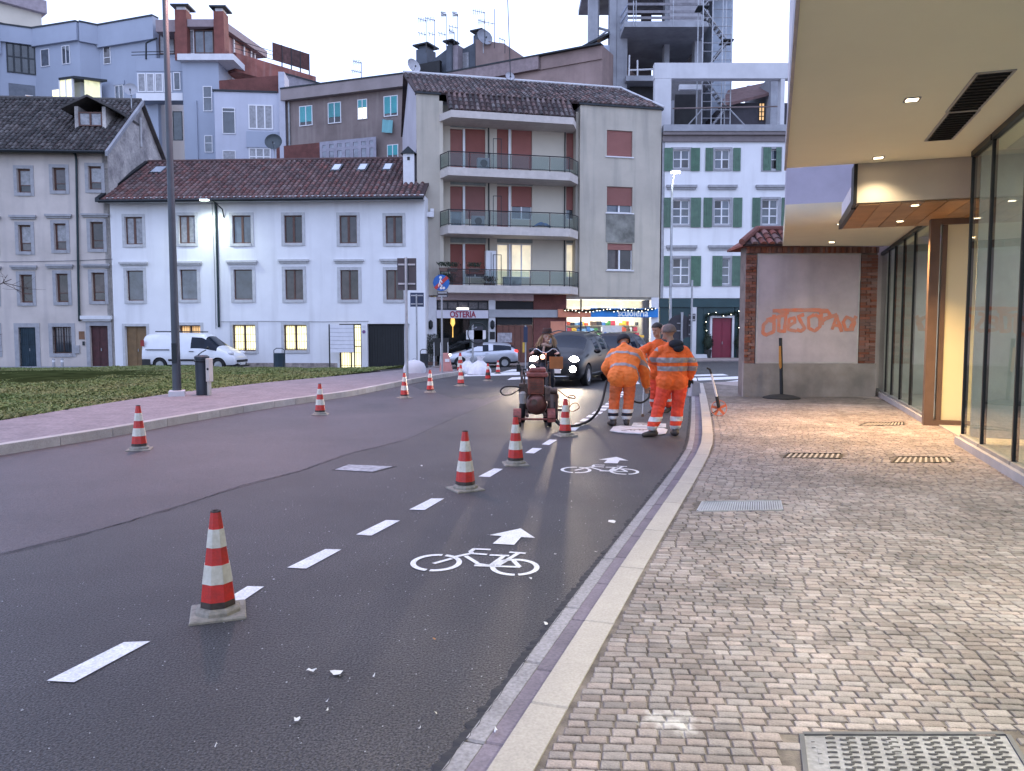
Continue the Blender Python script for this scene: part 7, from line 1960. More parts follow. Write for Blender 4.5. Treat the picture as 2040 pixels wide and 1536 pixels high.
# bare twiggy tree at the left edge
def bare_tree(p, h, label, seed):
    rn = random.Random(seed); g = empty('bare_tree', p, 0, label, 'tree'); tm = MB(); cm = MB()
    def grow(q, d, L, r, k, m):
        pts = [q]; 
        for i in range(3): d = (d + Vector((rn.gauss(0, .14), rn.gauss(0, .14), rn.gauss(0, .08)))).normalized(); pts.append(pts[-1] + d * L / 3)
        m.tube(pts, [r, r * .85, r * .7, r * .55], 5 if k > 1 else 4)
        if k > 0:
            for i in range(4 if k > 1 else 5): a = pts[rn.randrange(1, 4)]; grow(a, (d * .5 + Vector((rn.gauss(0, .75), rn.gauss(0, .75), rn.gauss(.2, .5)))).normalized(), L * rn.uniform(.5, .75), max(.004, r * .5), k - 1, cm)
    grow(Vector((0, 0, 0)), Vector((0, 0, 1)), h * .45, .07, 4, tm)
    bark = mat('bark', (.06, .045, .04), .9, var=.2, scale=8); tm.build('trunk', bark, g); tag(cm.build('crown', bark, g), kind='stuff')
p = on(-112, 770, .1); bare_tree(p, 4.2, 'bare winter tree whose twigs reach in at the left edge above the lawn', 3)
# ================================================================== VEHICLES
car_glass = mat('car_glass', (.008, .015, .028), .05, var=.2, spec=.22)
tyre_m = mat('tyre', (.014, .014, .015), .8, var=.2, scale=8)
rim_m = mat('alloy_rim', (.50, .51, .53), .3, .85)
trim_m = mat('black_trim', (.012, .012, .013), .5)
chrome = mat('chrome', (.65, .65, .67), .12, 1.0)
plate_m = mat('number_plate', (.7, .7, .68), .4)
head_on = glow('headlamp_lit', (1.0, .97, .86), 60)
head_dim = glow('headlamp_dim', (1.0, .93, .78), 9)
tail_on = glow('tail_lamp', (1.0, .03, .02), 1.6)

def split_islands(me, idx, name, matl, parent):
    """faces of one material, one object for each connected piece"""
    bm = bmesh.new(); bm.from_mesh(me)
    bmesh.ops.delete(bm, geom=[f for f in bm.faces if f.material_index != idx], context='FACES')
    bm.faces.ensure_lookup_table(); seen = set()
    out = []
    for f0 in bm.faces:
        if f0.index in seen: continue
        st_ = [f0]; seen.add(f0.index); isl = []
        while st_:
            f = st_.pop(); isl.append(f)
            for e in f.edges:
                for g in e.link_faces:
                    if g.index not in seen: seen.add(g.index); st_.append(g)
        vm = {}; V = []; F = []
        for f in isl:
            q = []
            for v in f.verts:
                if v.index not in vm: vm[v.index] = len(V); V.append(v.co[:])
                q.append(vm[v.index])
            F.append(q)
        if len(F) < 3: continue
        m2 = bpy.data.meshes.new(name); m2.from_pydata(V, [], F); m2.materials.append(matl); m2.polygons.foreach_set('use_smooth', [True] * len(F))
        out.append(obj(name, m2, parent))
    bm.free(); return out

def wheel(parent, x, y, r, w, side):
    m = MB(); m.lathe([(r * .62, -w / 2), (r * .93, -w / 2), (r, -w / 2 + .03), (r, w / 2 - .03), (r * .93, w / 2), (r * .62, w / 2), (r * .62, -w / 2)], 28, axis='Y')
    t = m.build('wheel', tyre_m, parent, smooth=40, loc=(x, y, r))
    m = MB(); s = side; o_ = s * w * .42
    m.lathe([(r * .62, o_), (r * .60, o_ + s * .012), (r * .54, o_), (r * .53, o_ - s * .05)], 24, axis='Y'); m.lathe([(r * .16, o_ - .01), (r * .16, o_ + .01)], 12, axis='Y'); m.lathe([(r * .5, o_ - s * .06 - .004), (r * .5, o_ - s * .06 + .004)], 20, axis='Y', mi=1)
    for k in range(9):
        a = 2 * math.pi * k / 9; d = Vector((math.cos(a), 0, math.sin(a))); n2 = Vector((-d.z, 0, d.x)) * r * .045
        p, q = d * r * .13, d * r * .55
        m.prism([p - n2 + Vector((0, o_ - .008, 0)), q - n2 * 1.5 + Vector((0, o_ - .008, 0)), q + n2 * 1.5 + Vector((0, o_ - .008, 0)), p + n2 + Vector((0, o_ - .008, 0))], (0, .016, 0))
    m.build('rim', [rim_m, trim_m], t, smooth=30)
    return t

def car_shell(name, loc, rz, label, cat, stations, glass, paint, wheels, r, wy, low=None, group=None):
    root = empty(name, loc, rz, label, cat, group)
    m = MB(); ring_n = 14
    for (x, w, zb, zbelt, zr_, zt, wt) in stations:
        half = [(0, zb), (.80 * w, zb), (.96 * w, zb + .09), (w, zb + (zbelt - zb) * .55), (.965 * w, zbelt), (wt, zr_), (wt * .55, zt), (0, zt + .01)]
        ring = [(x, y, z) for y, z in half] + [(x, -y, z) for y, z in half[6:0:-1]]
        m.v += ring
    n = len(stations)
    for i in range(n - 1):
        for k in range(ring_n):
            k2 = (k + 1) % ring_n; kk = k if k < 7 else 13 - k
            mi = 0
            g = glass[i]
            if 'S' in g and kk == 4: mi = 1
            if 'W' in g and kk in (5, 6): mi = 1
            if kk in (0, 1) and low: mi = 2
            m.f.append((i * ring_n + k, (i + 1) * ring_n + k, (i + 1) * ring_n + k2, i * ring_n + k2)); m.m.append(mi)
    m.f.append(tuple(range(ring_n))); m.m.append(0); e = (n - 1) * ring_n; m.f.append(tuple(e + k for k in range(ring_n - 1, -1, -1))); m.m.append(0)
    me = m.mesh('shell', [paint, car_glass, trim_m])
    bm = bmesh.new(); bm.from_mesh(me); bmesh.ops.recalc_face_normals(bm, faces=bm.faces); bm.to_mesh(me); bm.free()
    tmp = obj('shell', me); s = tmp.modifiers.new('s', 'SUBSURF'); s.levels = 2; s.render_levels = 2
    cyl = MB()
    for (x, _) in wheels: cyl.lathe([(r * 1.16, -wy - .4), (r * 1.16, -wy + .26)], 24, (x, 0, r), axis='Y'); cyl.lathe([(r * 1.16, wy - .26), (r * 1.16, wy + .4)], 24, (x, 0, r), axis='Y')
    cme = cyl.mesh('arch', [trim_m, trim_m, trim_m]); bm = bmesh.new(); bm.from_mesh(cme); bmesh.ops.recalc_face_normals(bm, faces=bm.faces); bm.to_mesh(cme); bm.free()
    for pl in cme.polygons: pl.material_index = 2
    co = obj('arch', cme); b = tmp.modifiers.new('b', 'BOOLEAN'); b.object = co; b.operation = 'DIFFERENCE'; b.solver = 'EXACT'; b.material_mode = 'INDEX'
    bpy.context.view_layer.update()
    me2 = evaluated(tmp)
    bpy.data.objects.remove(tmp); bpy.data.objects.remove(co)
    gl = split_islands(me2, 1, 'window', car_glass, root)
    bm = bmesh.new(); bm.from_mesh(me2); bmesh.ops.delete(bm, geom=[f for f in bm.faces if f.material_index == 1], context='FACES'); bm.to_mesh(me2); bm.free()
    me2.polygons.foreach_set('use_smooth', [True] * len(me2.polygons)); me2.set_sharp_from_angle(angle=R(40))
    obj('body', me2, root)
    for x, _ in wheels:
        for s_ in (-1, 1): wheel(root, x, s_ * (wy - .09), r, .2, s_)
    return root
def lamp(parent, name, c, r3, m): mb = MB(); mb.ball(c, r3, 12, 8); return mb.build(name, m, parent, smooth=60)
def beam(parent, c, power, col, down=4.0, spot=62):
    l = bpy.data.lights.new('headlamp_beam', 'SPOT'); l.energy = power; l.color = col; l.spot_size = R(spot); l.spot_blend = .9; l.shadow_soft_size = .06
    o = bpy.data.objects.new('headlamp_beam', l); COL.objects.link(o); o.parent = parent; o.location = c
    o.rotation_euler = (0, R(-90 + down), 0); o.rotation_euler = Vector((1, 0, -math.tan(R(down)))).to_track_quat('-Z', 'Y').to_euler()
    return o
def mirrors(root, x, y, z, paint):
    for s in (-1, 1):
        m = MB(); m.ball((x, s * (y + .1), z), (.07, .11, .075), 10, 8); m.build('wing_mirror', paint, root, smooth=60)
def strip(root, name, pts, r, m): mb = MB(); mb.tube(pts, r, 6); return mb.build(name, m, root, smooth=60)

# ---- black car facing us with its headlamps on
TH = R(20.0); f_ = Vector((-math.sin(TH), -math.cos(TH), 0)); l_ = Vector((math.cos(TH), -math.sin(TH), 0))
pw = on(1168, 768); c = pw - f_ * 1.28 - l_ * .80; c.z = ground(c.x, c.y)
MPV = [(2.12, .60, .30, .60, .63, .66, .46), (2.06, .80, .20, .70, .76, .79, .64), (1.78, .87, .19, .84, .91, .94, .70), (1.14, .89, .19, .95, 1.01, 1.05, .73), (.42, .90, .19, .99, 1.49, 1.56, .60),
       (.36, .90, .19, .99, 1.50, 1.575, .60), (-.38, .90, .19, 1.0, 1.53, 1.61, .61), (-.46, .90, .19, 1.0, 1.53, 1.61, .61), (-1.22, .90, .19, 1.02, 1.51, 1.59, .60), (-1.30, .90, .19, 1.03, 1.50, 1.585, .60), (-1.85, .87, .2, 1.04, 1.42, 1.51, .57), (-2.08, .84, .24, .98, 1.02, 1.06, .60), (-2.13, .74, .32, .8, .84, .86, .5)]
MG = ['', '', '', 'W', '', 'S', '', 'S', '', 'S', 'W', '']
black_p = mat('black_car_paint', (.007, .007, .009), .3, .0, var=.05, spec=.3)
bc = car_shell('black_car', c, math.atan2(f_.y, f_.x), 'black people carrier coming towards us with its headlamps on', 'car', MPV, MG, black_p, [(1.28, 0), (-1.28, 0)], .32, .87, low=True)
for s in (-1, 1):
    lamp(bc, 'headlight', (1.93, s * .60, .78), (.13, .14, .11), head_on); lamp(bc, 'fog_lamp', (2.07, s * .60, .52), (.07, .10, .10), head_on)
    beam(bc, (2.14, s * .58, .74), 240, (1.0, .78, .55), .4, 40); beam(bc, (2.15, s * .6, .72), 60, (1.0, .78, .55), 2, 130)
m = MB(); m.box(2.075, 2.14, -.26, .26, .40, .52); m.build('number_plate', plate_m, bc)
strip(bc, 'bumper_chrome', [(2.0, -.72, .33), (2.12, -.4, .31), (2.15, 0, .305), (2.12, .4, .31), (2.0, .72, .33)], .016, chrome); strip(bc, 'bonnet_chrome', [(2.04, -.4, .70), (2.12, 0, .68), (2.04, .4, .70)], .018, chrome)
m = MB()
for i in range(4): m.box(2.05, 2.125, -.5, .5, .22 + .035 * i, .24 + .035 * i)
m.build('grille', trim_m, bc)
mirrors(bc, .86, .93, 1.02, black_p)
for s in (-1, 1):
    strip(bc, 'side_chrome', [(1.0, s * .905, .36), (-1.0, s * .905, .36)], .012, chrome); strip(bc, 'door_handle', [(.0, s * .895, .86), (-.2, s * .895, .86)], .016, chrome); strip(bc, 'roof_rail', [(.3, s * .59, 1.57), (-.5, s * .6, 1.63), (-1.6, s * .57, 1.58)], .018, trim_m)
m = MB(); m.ball((-.1, .0, 1.28), (.03, .1, .03), 8, 6); m.build('inner_mirror', trim_m, bc)
# ---- dark car waiting behind it
p2 = at(1222, 700, 28.5); c2 = Vector((p2.x, p2.y, ground(p2.x, p2.y)))
grey_p = mat('plum_car_paint', (.016, .009, .011), .35, .0, spec=.3)
dc = car_shell('dark_car', c2, math.atan2(f_.y, f_.x) - .12, 'dark plum car half hidden behind the black car and the bending worker', 'car', [(a, b, z0, z1, z2 - .02, z3 - .02, w) for a, b, z0, z1, z2, z3, w in MPV], MG, grey_p, [(1.28, 0), (-1.28, 0)], .31, .87, low=True)
for s in (-1, 1): lamp(dc, 'headlight', (1.93, s * .60, .78), (.09, .12, .08), head_dim)
mirrors(dc, .86, .93, 1.02, grey_p)

# ---- silver hatchback, side on, nose to the left
p = at(961, 727, 39.6); p.z = ground(p.x, p.y)
HAT = [(2.04, .55, .32, .52, .55, .58, .42), (1.97, .74, .22, .62, .68, .71, .6), (1.55, .82, .2, .79, .86, .89, .66), (.98, .84, .2, .86, .93, .97, .70), (.12, .85, .2, .90, 1.33, 1.40, .56), (.06, .85, .2, .90, 1.34, 1.41, .56), (-.40, .85, .2, .92, 1.36, 1.44, .57),
       (-.48, .85, .2, .92, 1.36, 1.44, .57), (-1.22, .84, .2, 1.0, 1.30, 1.41, .55), (-1.62, .82, .22, 1.03, 1.20, 1.34, .52), (-1.95, .78, .25, .98, 1.0, 1.03, .55), (-2.02, .72, .32, .75, .8, .82, .5)]
HG = ['', '', '', 'W', '', 'S', '', 'S', 'S', 'W', '']
silver_p = mat('silver_car_paint', (.50, .52, .57), .28, .5, var=.04, coat=.8)
sc_ = car_shell('silver_car', p, math.pi + R(3), 'silver hatchback passing side on in the far street, nose to the left', 'car', HAT, HG, silver_p, [(1.24, 0), (-1.24, 0)], .30, .83, low=True)
for s in (-1, 1):
    lamp(sc_, 'headlight', (1.80, s * .62, .70), (.14, .11, .07), head_dim); lamp(sc_, 'tail_lamp', (-1.86, s * .66, .93), (.14, .10, .10), tail_on); lamp(sc_, 'fog_lamp', (1.96, s * .52, .38), (.05, .08, .05), head_dim)
    strip(sc_, 'door_handle', [(-.15, s * .85, .80), (-.32, s * .85, .81)], .018, silver_p); strip(sc_, 'window_trim', [(.9, s * .80, .90), (-.2, s * .83, .935), (-1.3, s * .81, 1.03)], .012, trim_m); strip(sc_, 'sill_trim', [(.85, s * .845, .30), (-.85, s * .845, .30)], .02, trim_m)
mirrors(sc_, .66, .85, .97, silver_p)
sc_.scale = (.905, .905, .905)
beam(sc_, (2.0, .5, .6), 45, (1, .85, .6), 6)

# ---- white van parked before the white house, nose to the right
p = at(392, 733, 38.6); p.z = ground(p.x, p.y) - .0
VAN = [(2.36, .62, .32, .62, .66, .70, .5), (2.28, .84, .22, .74, .82, .86, .68), (1.86, .92, .2, .98, 1.05, 1.08, .74), (1.52, .93, .2, 1.06, 1.13, 1.17, .76), (.72, .94, .2, 1.10, 1.75, 1.84, .70), (.66, .94, .2, 1.10, 1.77, 1.86, .70), (.05, .94, .2, 1.10, 1.80, 1.90, .72), (-.02, .94, .2, 1.10, 1.80, 1.90, .72),
       (-1.2, .94, .2, 1.10, 1.80, 1.91, .73), (-2.2, .93, .22, 1.10, 1.77, 1.88, .72), (-2.34, .90, .24, 1.08, 1.70, 1.80, .70), (-2.38, .84, .3, 1.0, 1.5, 1.6, .66)]
VG = ['', '', '', 'WS', 'S', 'S', '', '', '', '', '']
van_p = mat('white_van_paint', (.68, .69, .72), .35, .05, var=.04, coat=.6)
vn = car_shell('white_van', p, R(-4), 'white panel van parked in front of the white house, nose to the right', 'van', VAN, VG, van_p, [(1.52, 0), (-1.42, 0)], .33, .92, low=True)
for s in (-1, 1):
    lamp(vn, 'headlight', (2.05, s * .70, .90), (.2, .13, .12), mat('lamp_clear', (.6, .6, .62), .1, coat=1)); strip(vn, 'side_moulding', [(1.1, s * .955, .58), (-.95, s * .955, .58)], .05, trim_m); strip(vn, 'slide_rail', [(-.9, s * .95, 1.08), (-2.1, s * .945, 1.08)], .025, trim_m)
    strip(vn, 'roof_bar', [(.3, s * .7, 1.95), (-1.7, s * .7, 1.97)], .03, trim_m); m = MB(); m.box(-2.36, -2.2, s * .90 - .03, s * .90 + .03, 1.25, 1.55); m.build('tail_lamp', mat('lamp_red', (.3, .02, .02), .3), vn)
    strip(vn, 'door_handle', [(.1, s * .955, 1.0), (.32, s * .955, 1.0)], .022, trim_m); m = MB(); m.box(-2.3, -1.9, s * .93 - .02, s * .93 + .015, .24, .62); m.build('rear_bumper', trim_m, vn)
m = MB(); m.box(2.26, 2.38, -.6, .6, .46, .58); m.build('grille', trim_m, vn); m = MB(); m.box(2.33, 2.40, -.26, .26, .32, .43); m.build('number_plate', plate_m, vn)
m = MB(); m.box(2.2, 2.39, -.8, .8, .22, .30); m.build('front_bumper', trim_m, vn)
mirrors(vn, 1.12, .98, 1.17, trim_m)

# ================================================================== LINE MARKING MACHINE
p0 = on(1064, 850); K = p0.y / FPX
g = empty('marking_machine', p0, 0, 'rusty red road line marking machine on four small wheels with tank, engine and hoses', 'marking machine')
rust = mat('rusty_red', (.30, .085, .055), .6, .2, var=.25, scale=9, col2=(.12, .05, .035), bump=.3, bscale=40); rust2 = mat('worn_red_paint', (.33, .09, .07), .45, .1, var=.25, scale=12)
grimy = mat('grimy_steel', (.17, .115, .095), .5, .6, var=.3, scale=10)
def X(px): return (px - 1064) * K
def Z(py): return (850 - py) * K
for s, px in ((-1, 1030), (1, 1098)):
    m = MB(); m.lathe([(.09, -.035), (.125, -.035), (.135, -.02), (.135, .02), (.125, .035), (.09, .035), (.09, -.035)], 20, axis='X'); w = m.build('wheel', tyre_m, g, smooth=40, loc=(X(px) + .03 * -s, 0, .135)); m = MB(); m.lathe([(.09, -.03), (.03, -.02), (.03, .02), (.09, .03)], 14, axis='X'); m.build('rim', rust, w)
    m = MB(); pr = [(.155 * math.cos(a), .16 * math.sin(a)) for a in np.linspace(-.3, 3.3, 11)]
    for (a, b), (c_, d) in zip(pr[:-1], pr[1:]): m.prism([(-.065, -a, b), (.065, -a, b), (.065, -c_, d), (-.065, -c_, d)], (0, 0, .012))
    m.build('mudguard', rust2, g, loc=(X(px), 0, .14), fix=True)
for px in (1041, 1092):
    m = MB(); m.lathe([(.12, -.05), (.19, -.05), (.205, -.03), (.205, .03), (.19, .05), (.12, .05), (.12, -.05)], 22, axis='X'); w = m.build('wheel', tyre_m, g, smooth=40, loc=(X(px), .62, .205)); m = MB(); m.lathe([(.12, -.04), (.04, -.03), (.04, .03), (.12, .04)], 14, axis='X'); m.build('rim', rust, w)
m = MB(); m.tube([(X(1028), 0, Z(835)), (X(1100), 0, Z(835))], .018, 8); m.build('front_axle', rust2, g)
m = MB()
for sx in (1050, 1086): m.box(X(sx) - .025, X(sx) + .025, -.02, .85, .16, .21)
m.box(X(1040), X(1094), .55, .62, .16, .21); m.box(X(1048), X(1090), .84, .9, .16, .6); m.build('chassis', grimy, g, bevel=.006)
m = MB(); r_ = 21.5 * K; m.lathe([(.001, -.16), (r_ * .5, -.145), (r_ * .85, -.09), (r_, -.02), (r_, .30), (r_ * .85, .37), (.001, .42)], 26, (X(1070), .12, Z(806)), axis='Y'); m.build('pressure_tank', mat('tank_brown', (.20, .085, .07), .3, .4, var=.2, scale=6), g, smooth=50)
m = MB(); m.lathe([(.05, -.2), (.05, -.15)], 12, (X(1064), .12, Z(800)), axis='Y'); m.build('tank_cap', grimy, g)
m = MB(); m.box(X(1052), X(1084), .06, .5, Z(786), Z(752)); m.build('engine_cover', rust, g, bevel=.015)
m = MB()
for i in range(6): m.box(X(1056), X(1081), .045, .058, Z(781 - 3.6 * i), Z(780.2 - 3.6 * i))
m.build('cooling_fins', grimy, g)
m = MB(); m.box(X(1049), X(1092), .02, .55, Z(751), Z(742)); m.box(X(1055), X(1088), .1, .5, Z(741.8), Z(733)); m.build('fuel_tank', rust2, g, bevel=.02)
m = MB(); m.lathe([(.035, 0), (.035, .035), (.02, .045)], 12, (X(1072), .25, Z(733))); m.build('filler_cap', iron_dark, g)
m = MB(); m.lathe([(.075, 0), (.08, .02), (.08, .42), (.05, .47)], 16, (X(1103), .1, Z(850) + .12)); m.build('bead_canister', mat('dark_canister', (.11, .07, .06), .5, .3), g, smooth=40)
m = MB(); m.lathe([(.055, 0), (.06, .01), (.06, .17), (.03, .2)], 14, (X(1041), -.02, Z(803))); m.build('white_canister', mat('dirty_white', (.45, .42, .40), .5, var=.2), g, smooth=40)
m = MB(); m.box(X(1086), X(1100), .05, .45, Z(800), Z(772)); m.build('valve_block', grimy, g, bevel=.01)
m = MB(); m.box(X(1034), X(1050), .1, .4, Z(790), Z(765)); m.tube([(X(1046), .1, Z(770)), (X(1040), .1, Z(750)), (X(1040), .4, Z(735))], .014, 6); m.build('pump_block', grimy, g, bevel=.01)
m = MB(); m.lathe([(.05, -.06), (.055, 0), (.05, .06)], 14, (X(1103), .02, Z(778)), axis='X'); m.lathe([(.04, -.05), (.04, .05)], 12, (X(1108), .1, Z(790)), axis='X'); m.build('spray_pump', grimy, g, smooth=40)
for s, px in ((-1, 1040), (1, 1094)): m = MB(); m.tube([(X(px), .85, .5), (X(px), 1.0, .85), (X(px) + s * .05, 1.3, 1.02)], .016, 7); m.tube([(X(px) + s * .05, 1.28, 1.02), (X(px) + s * .05, 1.42, 1.03)], .022, 7); m.build('handle', black_rubber, g, smooth=50)
m = MB(); m.box(X(1029), X(1037), .3, .45, Z(742), Z(727)); m.tube([(X(1033), .37, Z(738)), (X(1050), .37, Z(738))], .02, 6); m.box(X(1036), X(1044), .28, .4, Z(748), Z(740)); m.build('control_box', iron_dark, g, bevel=.008)
m = MB(); m.tube([(X(1098), .5, Z(835)), (X(1098), .5, Z(745)), (X(1060), .5, Z(738)), (X(1046), .5, Z(745)), (X(1046), .5, Z(835))], .014, 6); m.build('upright_frame', grimy, g)
def hose(parent, name, pts, r, m_=black_rubber, closed=False):
    P = [Vector(q) for q in pts]; out = []
    for i in range(len(P) - 1):
        a, b, c_, d = P[max(0, i - 1)], P[i], P[i + 1], P[min(len(P) - 1, i + 2)]
        for k in range(6):
            t = k / 6; out.append(.5 * ((2 * b) + (c_ - a) * t + (2 * a - 5 * b + 4 * c_ - d) * t * t + (3 * b - a - 3 * c_ + d) * t ** 3))
    out.append(P[-1]); m = MB(); m.tube(out, r, 7); return m.build(name, m_, parent, smooth=60)
def xz(px, py, y=0.0): return (X(px), y, Z(py))
hose(g, 'hose', [xz(1038, 772, .0), xz(1025, 769, -.05), xz(1006, 769, -.1), xz(997, 777, -.1), xz(1003, 785, -.1), xz(1019, 784, -.05), xz(1036, 774, .0)], .012)
hose(g, 'hose', [xz(1035, 774), xz(1034, 790), xz(1036, 800), xz(1044, 803)], .008); hose(g, 'hose', [xz(1105, 800), xz(1107, 820), xz(1112, 838), xz(1120, 846)], .014)
rod = mat('orange_rod', (.30, .14, .07), .5, .4)
hose(g, 'guide_rod', [xz(1112, 776), xz(1124, 786), xz(1133, 791), xz(1145, 793), xz(1144, 788), xz(1134, 788), xz(1134, 800), xz(1134, 838)], .009, rod); hose(g, 'guide_rod', [xz(1112, 808), xz(1122, 811), xz(1140, 819), xz(1154, 812), xz(1150, 803), xz(1140, 804), xz(1134, 812)], .008, rod)
m = MB(); m.box(X(1112), X(1126), .02, .04, Z(819), Z(815)); m.build('guide_arm', grimy, g)
# long spray hose from the machine to the workers
hs = empty('spray_hose', on(1150, 846), 0, 'long dark spray hose curving from the machine over the asphalt to the workers', 'hose')
HP = [on(1106, 838, .10), on(1122, 849, .03), on(1150, 847, .025), on(1176, 836, .06)]
a = on(1176, 836); 
for px, py, Y, in ((1192, 818, 12.9), (1201, 795, 13.2), (1206, 772, 13.4), (1209, 758, 13.5)): HP.append(at(px, py, Y))
hose(hs, 'hose_line', [q - hs.location for q in HP], .022)
hose(hs, 'hose_line', [at(x, y, Y) - hs.location for x, y, Y in ((1252, 790, 13.6), (1262, 799, 13.6), (1278, 802, 13.6), (1292, 792, 13.7), (1294, 778, 13.8))], .018)
# ================================================================== PEOPLE
skin = mat('skin', (.42, .24, .17), .55, var=.08, scale=12); skin_pale = mat('skin_pale', (.55, .35, .27), .55, var=.08, scale=12)
hv = mat('orange_jacket', (.83, .13, .018), .75, var=.1, scale=6, bump=.3, bscale=30); hvt = mat('orange_trousers', (.80, .065, .025), .75, var=.12, scale=6, bump=.3, bscale=30)
hvt2 = mat('soiled_trousers', (.78, .13, .025), .75, var=.3, scale=3.2, col2=(.38, .10, .03), bump=.3, bscale=30)
refl = mat('reflective_tape', (.30, .265, .27), .35, .2, var=.08, scale=20); refl_w = mat('white_tape', (.62, .62, .62), .4, var=.1, scale=20)
boot = mat('work_boot', (.06, .052, .05), .7, var=.2, scale=12); navy = mat('navy_cloth', (.012, .014, .022), .85); hair_d = mat('dark_hair', (.012, .010, .010), .6); hair_b = mat('blond_hair', (.42, .29, .16), .55, var=.2, scale=30); hair_g = mat('grey_cropped_hair', (.16, .12, .11), .7, var=.15, scale=25)
blackwool = mat('black_jacket', (.012, .011, .014), .8, var=.2); scarf_m = mat('scarf_beige', (.38, .30, .25), .8, var=.2)

def cone_cap(m, a, ra, b, rb):
    a, b = Vector(a), Vector(b); n = 10
    d = (b - a)
    if d.length < 1e-5: m.ball(a, ra, 10, 8); return
    d.normalize(); pts, rs = [], []
    for t in (-1.0, -.9, -.7, -.38, 0): pts.append(a + d * ra * t); rs.append(ra * math.sqrt(max(.0004, 1 - t * t)))
    for t in (0, .38, .7, .9, 1.0): pts.append(b + d * rb * t); rs.append(rb * math.sqrt(max(.0004, 1 - t * t)))
    m.tube(pts, rs, n)

